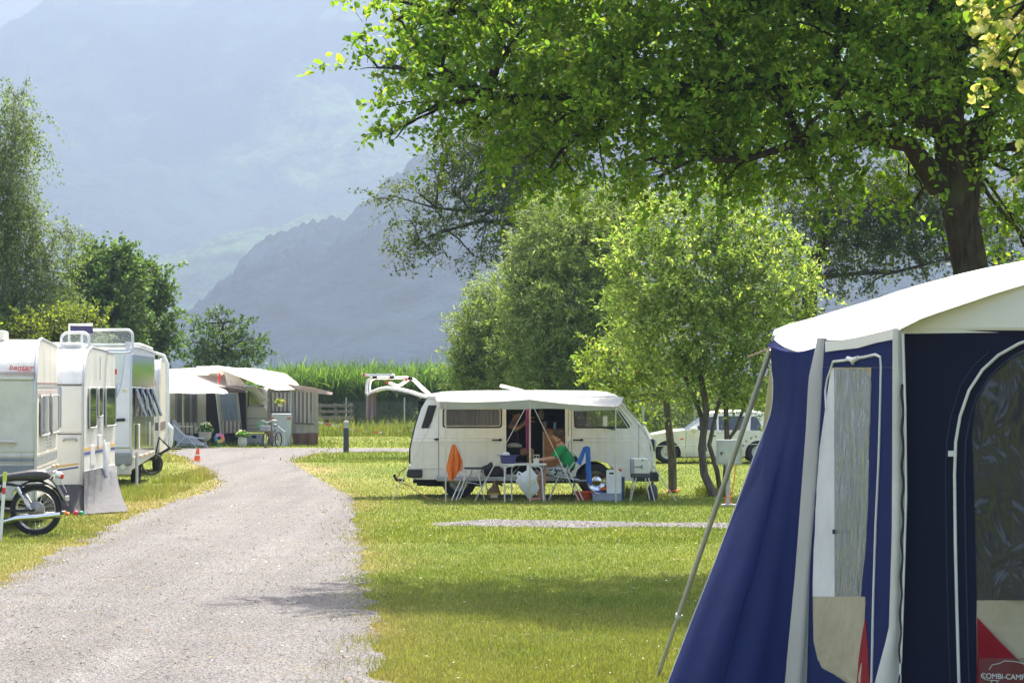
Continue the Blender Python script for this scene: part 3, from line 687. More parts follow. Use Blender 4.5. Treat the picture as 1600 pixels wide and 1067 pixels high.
tree('slender_tree', 'slender single-trunk tree with light green leaves right of the van nose', 'tree', base, st_,
     [((975, 560, base.y), (50, 40, .8)), ((950, 590, base.y), (30, 32, .6)), ((1010, 590, base.y), (45, 35, .7)), ((1050, 580, base.y), (40, 34, .6)), ((985, 620, base.y+.3), (45, 22, .5)), ((1015, 635, base.y+.4), (24, 18, .4)), ((1000, 520, base.y), (45, 40, .8)), ((950, 625, base.y+.9), (28, 18, .3))],
     85, 14, .32, .085, .46, [(.20, .27, .045), (.15, .22, .04), (.25, .3, .06), (.10, .17, .03)], BK_GREY, 43, sprigs=12, limb_r=.018, twr=.005, lm=('young leaf', .5))
# darker alders behind
AL = [(.07, .11, .03), (.09, .13, .04), (.05, .085, .025), (.12, .15, .045)]
base = Vector(((905-800)*78/F, 78, 0))
st_ = [([base, P(900, 560, 78), P(880, 430, 78), P(850, 360, 78), P(830, 200, 78)], [.3, .25, .2, .16, .08]),
       ([P(870, 390, 78), P(810, 350, 77.8), P(750, 345, 77.6), P(700, 360, 77.5), P(655, 375, 77.4)], [.11, .08, .06, .04, .02]),
       ([P(860, 370, 78), P(800, 330, 78), P(735, 330, 78), P(680, 325, 78), P(610, 305, 78)], [.10, .07, .05, .035, .015])]
tree('alder_tree', 'dark alder with bare reaching boughs behind the van, left of the willow top', 'tree', base, st_,
     [((605, 312, 78), (30, 16, .7)), ((650, 300, 78), (35, 22, .7)), ((640, 345, 78), (30, 18, .6)), ((650, 385, 77.5), (38, 26, .7)), ((690, 360, 77.5), (36, 24, .7)), ((710, 300, 78), (42, 40, .8)), ((700, 235, 78), (30, 42, .8)), ((760, 250, 78), (55, 60, 1.1)), ((770, 330, 78), (50, 34, .9)), ((740, 400, 77.5), (30, 16, .6)), ((790, 400, 77.6), (38, 32, .8)), ((830, 300, 78), (70, 70, 1.2)), ((830, 200, 78), (90, 80, 1.3)), ((900, 120, 78), (100, 80, 1.4)), ((680, 400, 77.5), (26, 16, .5)), ((800, 440, 78), (20, 14, .4))],
     42, 18, .5, .10, .55, AL, BK_DARK, 51, group=None, hexa=False, limb_r=.05, twr=.008, lm=('alder leaf', .35), sub=5)
base = Vector(((1262-800)*72/F, 72, 0))
st_ = [([base, P(1262, 560, 72), P(1266, 440, 72), P(1285, 380, 72), P(1310, 250, 72)], [.28, .22, .2, .14, .07]),
       ([P(1266, 436, 72), P(1330, 428, 71.8), P(1400, 425, 71.6), P(1440, 415, 71.5), P(1480, 405, 71.5)], [.07, .06, .05, .04, .02])]
tree('alder_tree', 'dark alder behind the pale young tree, its long bough showing above the tent roof', 'tree', base, st_,
     [((1290, 360, 72), (50, 45, .9)), ((1350, 330, 72), (70, 40, 1.0)), ((1340, 385, 72), (55, 38, .8)), ((1410, 350, 72), (60, 40, .9)), ((1420, 395, 71.8), (50, 26, .7)), ((1300, 425, 72), (36, 22, .6)), ((1370, 425, 71.6), (40, 12, .4)), ((1300, 462, 71.8), (26, 12, .35)), ((1350, 455, 71.7), (22, 10, .3)), ((1470, 360, 72), (45, 50, .8)), ((1560, 360, 72), (60, 50, .9)), ((1570, 420, 72), (50, 25, .6)), ((1450, 440, 71.7), (26, 12, .4)), ((1250, 310, 72), (60, 40, .9)), ((1450, 290, 72), (90, 50, 1.1)), ((1230, 500, 72), (30, 30, .6))],
     66, 18, .5, .10, .55, AL, BK_DARK, 52, hexa=False, limb_r=.05, twr=.008, lm=('alder leaf', .35), sub=5)
# left side
base = Vector(((14-800)*74/F, 74, 0))
st_ = [([base, P(16, 600, 74), P(12, 400, 74), P(20, 250, 74), P(22, 150, 74)], [.24, .2, .15, .08, .03]), ([P(14, 450, 74), P(50, 410, 74), P(95, 365, 74)], [.06, .04, .015]), ([P(12, 420, 74), P(-60, 340, 74), P(-90, 250, 74)], [.08, .05, .02])]
tree('birch_tree', 'tall birch with hanging grey-green twigs at the left edge, behind the caravans', 'tree', base, st_,
     [((20, 175, 74), (24, 34, .7)), ((40, 215, 74), (20, 40, .5)), ((5, 240, 74), (36, 60, 1.0)), ((-20, 340, 74), (60, 70, 1.1)), ((25, 330, 74), (28, 60, .7)), ((55, 345, 74), (14, 32, .4)), ((95, 365, 74), (26, 26, .5)), ((110, 390, 74), (12, 26, .3)), ((70, 400, 74), (30, 36, .6)), ((20, 420, 74), (50, 60, 1.0)), ((60, 470, 74), (50, 50, 1.0)), ((10, 520, 74), (60, 60, 1.1)), ((80, 530, 74), (45, 45, .9)), ((-60, 500, 74), (60, 90, 1.2)), ((-70, 260, 74), (50, 80, 1.0))],
     75, 24, .6, .075, .62, [(.14, .20, .07), (.19, .24, .09), (.10, .15, .05)], BK_BIRCH, 61, sprigs=16, hexa=False, hang=.85, limb_r=.03, twr=.006, lm=('birch leaf', .4))
MP = [(.085, .15, .04), (.11, .18, .05), (.065, .12, .035)]
for k, (px, D, lab, bb, sd0) in enumerate([(172, 95, 'dark green maple right of the birch, above the white caravan with the clear roof hatches', [((165, 415, 95), (36, 22, 1.2)), ((190, 400, 95), (16, 12, .6)), ((140, 430, 95), (26, 26, 1.0)), ((175, 450, 95), (46, 38, 1.5)), ((130, 475, 95), (40, 40, 1.3)), ((180, 500, 95), (45, 40, 1.5)), ((130, 520, 95), (50, 35, 1.4))], 62),
                                           (238, 98, 'narrower dark green maple between the birch group and the small flat-topped tree', [((225, 430, 98), (16, 16, .7)), ((240, 455, 98), (20, 18, .8)), ((220, 470, 98), (32, 28, 1.2)), ((250, 485, 98), (22, 16, .8)), ((235, 505, 98), (38, 28, 1.3)), ((215, 530, 98), (45, 25, 1.3)), ((255, 530, 98), (22, 18, .8))], 63)]):
    base = Vector(((px-800)*D/F, D, 0))
    tree('maple_tree', lab, 'tree', base, [([base, P(px, 560, D), P(px, 490, D), P(px+3, 420, D)], [.25, .2, .14, .05])], bb, 40, 16, .5, .14, .8, MP, BK_DARK, sd0, sprigs=16, hexa=False, limb_r=.05, lm=('maple leaf', .4), sub=5)
base = Vector(((348-800)*105/F, 105, 0))
tree('small_tree', 'small flat-topped tree with layered branches above the beige awnings', 'tree', base, [([base, P(349, 590, 105), P(350, 550, 105), P(348, 505, 105)], [.14, .11, .08, .03])],
     [((335, 492, 105), (28, 7, .8)), ((370, 505, 105), (26, 7, .8)), ((310, 512, 105), (24, 7, .8)), ((345, 520, 105), (40, 10, 1.2)), ((300, 535, 105), (24, 7, .8)), ((392, 530, 105), (28, 7, .9)), ((355, 542, 105), (50, 10, 1.4)), ((405, 552, 105), (24, 7, .8)), ((310, 556, 105), (34, 9, 1.1)), ((360, 562, 105), (45, 12, 1.3)), ((330, 575, 105), (45, 10, 1.2))],
     75, 10, .22, .12, .6, [(.06, .12, .04), (.10, .17, .06), (.05, .09, .03)], BK_DARK, 64, hexa=False, limb_r=.05, lm=('maple leaf', .4), sub=3)
base = Vector(((120-800)*72/F, 72, 0))
tree('yellow_bush', 'yellow-green bush in front of the maples, behind the roof hatches', 'bush', base, [([base, P(122, 640, 72), P(120, 560, 72)], [.08, .06, .03])],
     [((125, 505, 72), (30, 20, .8)), ((95, 515, 72), (35, 28, .9)), ((60, 525, 72), (40, 26, .9)), ((130, 540, 72), (45, 28, .9)), ((90, 560, 72), (50, 40, 1.0))], 70, 16, .4, .09, .6, [(.20, .24, .035), (.14, .19, .03), (.10, .15, .03)], BK_DARK, 65, sprigs=12, hexa=False, lm=('young leaf', .5))
# hedge plants between the van and the far side
hd = [(700, 92, 620, 50, 'lj'), (770, 90, 612, 60, ''), (850, 84, 620, 70, ''), (930, 82, 628, 70, ''), (1010, 80, 622, 60, ''), (1090, 80, 616, 70, ''), (1180, 80, 612, 70, ''), (1270, 82, 600, 80, '')]
hl = ['low dark bush at the reed edge, just right of the raised tailgate rack', 'dark shrub behind the rear half of the van roof', 'leafy shrub behind the middle of the van roof', 'shrub showing over the van windscreen', 'shrub above the bonnet of the white car', 'shrub behind the windscreen of the white car', 'shrub behind the roof of the white car', 'dense shrub behind the tent corner pole']
for k, ((px, D, ty, w, _), lab) in enumerate(zip(hd, hl)):
    base = Vector(((px-800)*D/F, D, 0)); r = random.Random(k)
    bb = [((px+r.uniform(-.5, .5)*w, ty+24+r.uniform(0, 20), D), (w*.55, 26, 1.0)), ((px-w*.5, ty+50, D), (w*.5, 30, 1.0)), ((px+w*.5, ty+48, D), (w*.5, 30, 1.0)), ((px, ty+64, D-.4), (w*.8, 24, 1.0))]
    tree('shrub', lab, 'shrub', base, [([base, P(px, 650, D)], [.06, .03]), ([base, P(px+w*.4, 655, D)], [.05, .02]), ([base, P(px-w*.4, 655, D)], [.05, .02])], bb, 50, 14, .4, .10, .6, [(.09, .14, .03), (.13, .19, .04), (.06, .10, .025)], BK_DARK, 70+k, group='shrubs behind the parked vehicles', hexa=False, lm=('young leaf', .5), limb_r=.03)

# reed bed
r = np.random.default_rng(90); n = 19000
Y = 117+r.random(n)**1.6*16; X = (r.uniform(425, 900, n)-800)*Y/F+r.normal(0, .2, n)
h = 2.3*np.exp(r.normal(0, .11, n))*(1+.07*vfbm(X*.6, Y*.3, 5)); ln = r.normal(0, .12, n)*h; ln2 = r.normal(0, .1, n)*h
w = .011
V = []; Q_ = []; C = []; o = 0
ax = np.array([[1, 0], [-.5, .87], [-.5, -.87]])*w
b0 = np.stack([X, Y, X*0], 1); t0_ = np.stack([X+ln, Y+ln2, h*.92], 1)
SV = np.concatenate([np.concatenate([b0[:, None, :2]+ax, np.zeros((n, 3, 1))], 2), np.concatenate([t0_[:, None, :2]+ax*.5, np.repeat(t0_[:, None, 2:], 3, 1)], 2)], 1).reshape(-1, 3)
fc = np.array([[0, 1, 4, 3], [1, 2, 5, 4], [2, 0, 3, 5]]); SQ = (fc[None]+np.arange(n)[:, None, None]*6).reshape(-1, 4)
m = 7; tt = np.clip(.15+.85*(np.arange(m)+.5)/m+r.normal(0, .05, (n, m)), .1, 1.0)
LP = (b0[:, None]+(t0_-b0)[:, None]*tt[:, :, None]).reshape(-1, 3); la = r.uniform(0, 6.28, n*m)
LD = np.stack([np.cos(la)*.65, np.sin(la)*.65, np.full(n*m, 1.1)], 1)
LV, LQ, LC = leaf_mesh(LP, LD*1.0, .62, .07, 91, [(.085, .165, .035), (.12, .21, .045), (.06, .12, .03)], .8, False, .18)
SC_ = np.tile(np.array([.11, .16, .05]), (len(SV), 1))
raw_mesh('reeds', np.concatenate([SV, LV]), np.concatenate([SQ, LQ+len(SV)]), attr_mat('reed leaf', .5, .5, .4), np.concatenate([SC_, LC]), 'stuff')
# a low far line of woods beyond the reeds
r = np.random.default_rng(95); n = 60000; X = r.uniform(-60, 70, n); Y = r.uniform(150, 175, n); Z = (1-r.random(n)**1.6)*2.0*(1+.3*vfbm(X*.12, Y*.1, 3)); Z = np.clip(Z, 0, None)
LV, LQ, LC = leaf_mesh(np.stack([X, Y, Z], 1), r.normal(0, 1, (n, 3)), .5, .8, 96, [(.05, .09, .03), (.08, .13, .04)], 1., False)
raw_mesh('far_woods', LV, LQ, attr_mat('maple leaf', .4), LC, 'stuff')
# ================================================================ camper van and the camp around it
WHITE = mat('white paint', (.84, .80, .71), .32, coat=.5, var=.05, dirt=.25, scale=1.5, streak=.14)
CREAM = mat('cream paint', (.66, .62, .52), .4, var=.05, dirt=.3)
BLACK = mat('black plastic', (.02, .02, .022), .5, bump=.3)
SEAL = mat('rubber seal', (.012, .012, .012), .7)
TYRE = mat('tyre rubber', (.022, .022, .022), .85, bump=.5, bscale=60)
CHROME = mat('chrome', (.75, .75, .76), .12, 1.0, var=.03)
STEEL = mat('wheel steel', (.55, .55, .54), .35, .5)
ALU = mat('aluminium', (.62, .62, .62), .35, .9, var=.08)
DGREY = mat('dark grey plastic', (.06, .06, .065), .6)
MGREY = mat('mid grey plastic', (.28, .29, .30), .55)
LGREY = mat('light grey plastic', (.5, .51, .52), .5)
RED = mat('red plastic', (.6, .035, .02), .4)
ORANGE = mat('orange plastic', (.85, .17, .02), .45)
BLUE = mat('dark blue plastic', (.035, .04, .16), .4)
SKIN = mat('skin', (.50, .26, .17), .55, var=.08, scale=9, spec=.3)
HAIR = mat('brown hair', (.05, .028, .015), .7, bump=.8, bscale=60)
ROPE = mat('white rope', (.6, .58, .52), .8)
WOODP = mat('varnished pine', (.46, .19, .05), .4, var=.25, scale=7)
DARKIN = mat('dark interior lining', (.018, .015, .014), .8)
GLASS = glass_mat('window glass', (.02, .025, .028), .03, .22)
GLASSI = glass_mat('side window glass', (.10, .10, .105), .04, .6)
VS = 87.5; VD = 48.0
def v2(px, py): return ((px-640)/VS, (778-py)/VS)
def vl(*pts): return [v2(*p) for p in pts]
VX, VY = (640-800)*VD/F, VD
van = thing('camper_van', 'white camper van with raised tailgate and open side door under a white awning', 'camper van', (VX, VY, 0))
VW = 1.82
def inset(z): return max(0, z-1.02)*.15+max(0, .55-z)*.10
def near(v): return (v[0], v[1]+inset(v[2]), v[2])
def far(v): return (v[0], VW-v[1]-inset(v[2]), v[2])
def arc(cx, cy, r, a0, a1, n=12): return [(cx+r*math.cos(R(a0+(a1-a0)*i/n)), cy-r*math.sin(R(a0+(a1-a0)*i/n))) for i in range(n+1)]
low_near = vl((650, 749), (894, 749), *arc(931, 754, 35, 172, 8), (1000, 752), (1013, 749), (1017, 742), (1018.5, 718), (1014, 689), (883, 689), (883, 741), (791, 741), (791, 689), (644, 689), (641.5, 702), (641.5, 722), (645, 744))
low_far = vl((650, 749), (894, 749), *arc(931, 754, 35, 172, 8), (1000, 752), (1013, 749), (1017, 742), (1018.5, 718), (1014, 689), (644, 689), (641.5, 702), (641.5, 722), (645, 744))
up_near = vl((644, 689), (791, 689), (791, 637), (883, 637), (883, 689), (1014, 689), (1001, 666), (965, 621), (668, 621), (658, 638), (650, 663))
up_far = vl((644, 689), (1014, 689), (1001, 666), (965, 621), (668, 621), (658, 638), (650, 663))
w_rear = [v2(*p) for p in rpoly([(692, 668), (784, 668), (784, 637), (692, 637)], 5)]
w_front = [v2(*p) for p in rpoly([(898, 668), (985, 668), (966, 641), (897, 639)], 4)]
fw = [v2(*p) for p in rpoly([(800, 668), (880, 668), (880, 637), (800, 637)], 5)]
b = MB(); b.panel(low_near, [], .035, near); b.panel(up_near, [w_rear, w_front], .035, near)
b.panel(low_far, [], .035, far); b.panel(up_far, [w_front], .035, far)
body = b.build('body', WHITE, van, bevel=.006, smooth=30)
def strip(pts, crown=0.0, n=9, wl=VW, ins=inset, axis='x'):
    rows = []
    for x, z in pts:
        i = ins(z); row = []
        for k in range(n+1):
            u = k/n; y = i+(wl-2*i)*u; c = crown*(1-(2*u-1)**4) if not callable(crown) else crown(x, z)*(1-(2*u-1)**4)
            row.append(Vector((x+(c if axis == 'x' else 0), y, z+(c if axis == 'z' else 0))))
        rows.append(row)
    return rows
# roof: gutter line to crown
rows = []
for px, e, t_ in [(667, 622, 622), (672, 621, 618), (690, 621, 614.6), (740, 621, 612.8), (850, 621, 612.4), (930, 621, 613), (950, 621, 615), (961, 621, 618.5), (967, 622.5, 622)]:
    x, z = v2(px, e); zt = v2(px, t_)[1]; i = inset(z)-.03; row = []
    for k in range(15):
        u = k/14; row.append(Vector((x, i+(VW-2*i)*u, z+(zt-z)*(1-abs(2*u-1)**3.0))))
    rows.append(row)
MB().sheet(rows[::-1], -.03).build('roof', mat('white roof paint', (.78, .78, .76), .35, var=.04, coat=.3, dirt=.15), van, smooth=50)
b = MB(); b.tube([(v2(668, 622)[0], .10, v2(0, 622)[1]), (v2(965, 622)[0], .10, v2(0, 622)[1])], .016, 8); b.tube([(v2(965, 622)[0], .10, v2(0, 622)[1]), (v2(1001, 666)[0], .022, v2(0, 666)[1])], .014, 8)
b.build('rain_gutter', WHITE, van)
nose = strip(vl((1001, 666), (1009, 678), (1014, 689), (1017, 700), (1018.5, 718), (1018, 735), (1015, 745), (1008, 751)), .07)
b = MB(); b.sheet(nose, .03); b.build('front_panel', WHITE, van, smooth=50)
MB().sheet(strip(vl((966, 622), (983, 643.5), (1001, 666)), .05), .01).build('windscreen', GLASS, van, smooth=50)
b = MB().sheet(strip(vl((642, 724), (643, 735), (648, 749)), -.03)[::-1], .03); b.build('rear_panel', WHITE, van)
rb = [(v2(*p)) for p in [(668, 622), (658, 638), (650, 663), (644, 689), (641, 704), (641, 724)]]
b = MB()
for yy in (0.0, VW): b.tube([(x-.008, (inset(z)+.02) if yy == 0 else VW-inset(z)-.02, z) for x, z in rb], .018, 6)
b.build('tailgate_seal', SEAL, van)
# inner lining, floor, seats
b = MB(); fl = v2(0, 742)[1]
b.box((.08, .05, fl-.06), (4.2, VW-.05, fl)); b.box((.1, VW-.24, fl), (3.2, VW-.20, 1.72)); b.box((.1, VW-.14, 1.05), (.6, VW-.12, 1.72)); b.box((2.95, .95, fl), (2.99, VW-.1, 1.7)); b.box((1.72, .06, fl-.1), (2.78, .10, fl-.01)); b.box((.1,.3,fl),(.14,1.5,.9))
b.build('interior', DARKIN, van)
b = MB(); b.box((.75, .08, fl), (1.66, VW-.15, .95)); b.box((.4, .12, .95), (1.6, VW-.2, 1.02)); b.build('bench_seat', mat('dark brown upholstery', (.05, .035, .03), .9), van, bevel=.03)
for xx in (3.15,):
    for yy in (.25, 1.1):
        b = MB(); b.box((xx-.05, yy, .75), (xx+.45, yy+.5, .9)); b.box((xx-.12, yy, .85), (xx, yy+.5, 1.45)); b.box((xx-.11, yy+.12, 1.46), (xx-.02, yy+.38, 1.6)); b.build('front_seat', mat('grey upholstery', (.12, .12, .13), .9), van, bevel=.03)
b = MB(); b.sheet([[(v2(698+i*1.6, 636)[0], .17+.012*math.sin(i*1.9), v2(0, 636)[1]) for i in range(28)], [(v2(698+i*1.6, 669)[0], .15+.014*math.sin(i*1.9+.4), v2(0, 669)[1]) for i in range(28)]], .004)
b.build('curtain', cloth_mat('brown grey curtain', (.22, .16, .15), None), van)
b = MB(); b.sheet([[(v2(744+i*1.8, 636)[0], .20+.012*math.sin(i*1.9), v2(0, 636)[1]) for i in range(22)], [(v2(744+i*1.8, 669)[0], .18+.014*math.sin(i*1.9+.4), v2(0, 669)[1]) for i in range(22)]], .004)
b.build('curtain', cloth_mat('pale curtain', (.55, .48, .43), None), van)
def van_window(name, pts, seal=.008):
    b = MB(); b.panel(pts, [], .006, lambda v: near((v[0], v[1]+.012, v[2]))); w = b.build(name, GLASSI, van, smooth=0)
    b = MB(); loop = [near((x, -.004, z)) for x, z in pts]; b.tube(loop+[loop[0]], seal, 6, cap=False); b.build('window_seal', SEAL, w); return w
van_window('side_window', w_rear, .008); wf = van_window('door_window', w_front, .011)
b = MB(); b.tube([near((*v2(961, 640)[:1], -.004, v2(0, 640)[1])), near((v2(963, 668)[0], -.004, v2(0, 668)[1]))], .010, 6); b.build('window_bar', SEAL, wf)
b = MB(); fr = [near((x, -.006, z)) for x, z in [v2(*p) for p in rpoly([(694.5, 665.5), (781.5, 665.5), (781.5, 639), (694.5, 639)], 4)]]; b.tube(fr+[fr[0]], .009, 6, cap=False)
b.build('window_frame', mat('beige window frame', (.6, .55, .46), .5), van)
lv = MB(); lv.panel(vl((658, 669), (672, 669), (681.5, 633), (669, 633)), [], .008, lambda v: near((v[0], v[1]-.006, v[2])))
for i in range(11):
    z0 = v2(0, 666-i*3)[1]; x0 = v2(659+i*1.0, 0)[0]; lv.box((x0, inset(z0)-.02, z0), (x0+.15, inset(z0)+.012, z0+.020))
lv.build('air_vent', BLACK, van)
b = MB()
for pl in [[(645, 684), (791, 684)], [(883, 684), (1011, 684)], [(644, 689.5), (791, 689.5)], [(883, 689.5), (1014, 689.5)], [(643, 731), (791, 731)], [(966, 731), (1018, 731)]]:
    b.tube([near((v2(*p)[0], -.001, v2(*p)[1])) for p in pl], .0065, 6)
b.build('body_crease', WHITE, van)
b = MB()
for pl in [[(893, 636), (893, 689), (893, 706), (903, 716)], [(888, 636), (888, 749)], [(998, 662), (998, 689), (998, 745)], [(685.5, 636), (685.5, 689), (685.5, 749)], [(893, 636), (966, 636), (988, 664)]]:
    q = []
    for a_, c_ in zip(pl, pl[1:]):
        for k in range(6): q.append((a_[0]+(c_[0]-a_[0])*k/6, a_[1]+(c_[1]-a_[1])*k/6))
    q.append(pl[-1]); b.tube([near((v2(*p)[0], .002, v2(*p)[1])) for p in q], .0055, 5)
b.build('panel_gap', DGREY, van)
for x0, x1, yy in ((769, 784, 687), (895, 911, 687), (678, 685, 686)):
    b = MB(); b.tube([near((v2(x0, yy)[0], -.03, v2(x0, yy)[1])), near((v2(x1, yy)[0], -.03, v2(x1, yy)[1]))], .013, 8); b.box(near((v2(x1, 0)[0]-.05, -.02, v2(0, yy)[1]-.02)), near((v2(x1, 0)[0], .0, v2(0, yy)[1]+.02))); b.build('door_handle', BLACK, van, bevel=.004)
b = MB(); b.lathe([(.055, -.012), (.055, .02), (.03, .03)], 20, Matrix.Translation((*v2(898, 717)[:1], 0, v2(0, 717)[1])) @ Matrix.Rotation(R(90), 4, 'X')); b.build('fuel_cap', BLACK, van)
def wheel(parent, x, y, z, r, w, hub, cap=.36, rimr=.6, spokes=0):
    M = Matrix.Translation((x, y, z)) @ Matrix.Rotation(R(90), 4, 'X')
    t_ = MB(); t_.lathe([(r*rimr, -w/2), (r*.8, -w/2-.005), (r*.95, -w/2+.01), (r, -w/2+.035), (r, w/2-.035), (r*.95, w/2-.01), (r*.8, w/2+.005), (r*rimr, w/2)], 36, M, cap=False)
    t_ = t_.build('tyre', TYRE, parent, smooth=50)
    h = MB(); h.lathe([(r*rimr, w/2-.005), (r*rimr*.95, w/2+.004), (r*rimr*.88, w/2-.02), (r*rimr*.6, w/2-.035), (r*cap, w/2-.02), (r*cap*.98, w/2+.004), (r*cap*.7, w/2+.03), (.01, w/2+.036)], 32, M, cap=False)
    h.lathe([(r*rimr, -w/2), (.02, -w/2)], 32, M, cap=False)
    if spokes:
        for k in range(spokes):
            a = 2*math.pi*k/spokes; MM = M @ Matrix.Rotation(a, 4, 'Z'); h.box((r*.12, -.018, w/2-.03), (r*rimr*.92, .018, w/2+.008), MM)
    h.build('rim', hub, t_, smooth=40)
    return t_
for x, y in ((v2(717, 0)[0], .12), (v2(932, 0)[0], .12), (v2(717, 0)[0], VW-.12), (v2(932, 0)[0], VW-.12)):
    wheel(van, x, y, .305, .305, .19, STEEL if x < 2 else CHROME, .3)
b = MB()
for x in (v2(717, 0)[0], v2(932, 0)[0]): b.tube([(x, .1, .31), (x, VW-.1, .31)], .05, 8)
b.box((.3, .3, .2), (1.3, 1.5, .4)); b.box((1.3, .5, .25), (3.6, 1.3, .36)); b.box((.05, .25, .26), (.45, .9, .36))
b.tube([(.12, .3, .25), (.9, .3, .22), (1.2, .4, .25)], .035, 8); b.build('underbody', SEAL, van)
b = MB(); b.box((v2(638, 0)[0], -.03, v2(0, 746)[1]), (v2(660, 0)[0], .10, v2(0, 733)[1])); b.box((v2(636, 0)[0], -.02, v2(0, 746)[1]), (v2(645, 0)[0], VW+.02, v2(0, 733)[1])); b.build('rear_bumper', BLACK, van, bevel=.02)
b = MB(); b.box((v2(1012, 0)[0], -.03, v2(0, 752)[1]), (v2(1024, 0)[0]+.06, VW+.03, v2(0, 737)[1])); b.box((v2(990, 0)[0], -.025, v2(0, 752)[1]), (v2(1014, 0)[0], .06, v2(0, 743)[1])); b.build('front_bumper', BLACK, van, bevel=.02)
b = MB(); b.box((v2(1014, 0)[0], .05, v2(0, 705)[1]), (v2(1019, 0)[0]+.045, VW-.05, v2(0, 686)[1])); b.build('grille', BLACK, van, bevel=.01)
for y in (.28, VW-.28):
    b = MB(); b.lathe([(.095, 0), (.095, .03), (.05, .05)], 20, Matrix.Translation((v2(1019, 0)[0]+.04, y, v2(0, 695)[1])) @ Matrix.Rotation(R(90), 4, 'Y')); b.build('headlight', glass_mat('lamp glass', (.5, .5, .5), .05, .1), van)
b = MB(); b.box((-.04, -.09, -.09), (.04, -.02, .09)); o = b.build('wing_mirror', mat('mirror shell', (.75, .74, .7), .4), van, bevel=.015, loc=(v2(945, 0)[0], -.06, v2(0, 658)[1]))
b = MB(); b.tube([(v2(961, 0)[0], .03, v2(0, 671)[1]), (v2(946, 0)[0], -.09, v2(0, 668)[1])], .012, 6); b.build('mirror_arm', BLACK, van)
b = MB(); b.box((v2(683, 0)[0], -.28, v2(0, 750.5)[1]), (v2(886, 0)[0], -.02, v2(0, 744)[1])); b.box((v2(683,0)[0],-.27,v2(0,744)[1]+.001),(v2(686,0)[0],-.03,v2(0,742)[1])); b.build('side_step', mat('grey step board', (.38, .38, .37), .6), van, bevel=.008)
b = MB(); b.box((-.22, .0, 0), (.22, .45, .05)); o = b.build('roof_hatch', WHITE, van, bevel=.015, loc=(v2(800, 0)[0], .7, v2(0, 613)[1]-.01))
b = MB(); b.box((-.20, 0, 0), (.24, .43, .06)); o = b.build('hatch_lid', WHITE, van, bevel=.02, loc=(v2(797, 0)[0], .71, v2(0, 609)[1])); o.rotation_euler = (0, R(13), 0)
b = MB(); b.tube([(-.12, .7, .30), (-.26, .7, .30), (-.30, .7, .36)], .028, 8); b.ball((-.3, .7, .38), .03, 8); b.build('tow_bar', BLACK, van)
# raised tailgate with its bicycle rack
gp = [(669, 621), (655, 617), (640, 612), (620, 607.5), (601, 605.5), (588, 608), (578, 612), (571, 616)]
def gw(px): return .12 if px > 600 else .12+.10*(600-px)/30
b = MB(); rows = [[Vector((v2(x, y)[0], gw(x)+(VW-2*gw(x))*k/8, v2(x, y)[1]+.03*(1-(k/4-1)**2))) for k in range(9)] for x, y in gp]
b.sheet(rows, .035); tg = b.build('tailgate', WHITE, van, smooth=50)
b = MB(); rows = [[Vector((v2(x, y)[0], .28+(VW-.56)*k/8, v2(x, y)[1]-.02+.03*(1-(k/4-1)**2))) for k in range(9)] for x, y in [(655, 620), (640, 615.5), (620, 611), (612, 609.5)]]
b.sheet(rows, .02); b.build('rear_window', GLASS, tg)
b = MB()
for y in (.14, VW-.14): b.tube([(v2(636, 0)[0], y, v2(0, 617)[1]), (v2(660, 0)[0], y+.01, v2(0, 636)[1])], .011, 6); b.tube([(v2(636, 0)[0], y, v2(0, 617)[1]), (v2(648, 0)[0], y+.01, v2(0, 626)[1])], .018, 6)
b.build('gas_strut', BLACK, tg)
b = MB()
for y in (.35, 1.45):
    b.tube([(v2(*p)[0], y, v2(*p)[1]) for p in [(669, 617), (655, 604), (643, 592.5), (638, 590.5), (628, 590), (580, 590.5), (573, 594), (571, 602), (571, 615)]], .024, 8)
    b.tube([(v2(*p)[0], y+.05, v2(*p)[1]) for p in [(604, 597.5), (612, 601), (618, 603), (622, 601.5), (634, 593)]], .02, 8)
for x, z in ((578, 590), (625, 590), (640, 591.5)): b.tube([(v2(x, z)[0], .3, v2(x, z)[1]), (v2(x, z)[0], 1.5, v2(x, z)[1])], .02, 8)
for y in (.25, .75, 1.3): b.box((v2(568, 0)[0], y, v2(0, 587.5)[1]), (v2(612, 0)[0], y+.08, v2(0, 583.5)[1]))
b.build('bicycle_rack', mat('white rack tube', (.74, .73, .72), .35), tg, bevel=0)
b = MB()
for x, z in ((568, 585.5), (604, 597.5), (634, 593), (585, 589)): b.box((v2(x, z)[0]-.024, .30, v2(x, z)[1]-.024), (v2(x, z)[0]+.02, .38, v2(x, z)[1]+.024))
for y in (.24, .74, 1.29): b.box((v2(566, 0)[0], y, v2(0, 588)[1]), (v2(569, 0)[0], y+.1, v2(0, 583)[1]))
b.build('red_cap', RED, tg, bevel=.008)
for x, z in ((611, 589), (640, 591), (584, 589)):
    b = MB(); b.box((v2(x, z)[0]-.04, .3, v2(x, z)[1]-.03), (v2(x, z)[0]+.04, .40, v2(x, z)[1]+.03)); b.build('rack_clamp', BLACK, tg, bevel=.008)
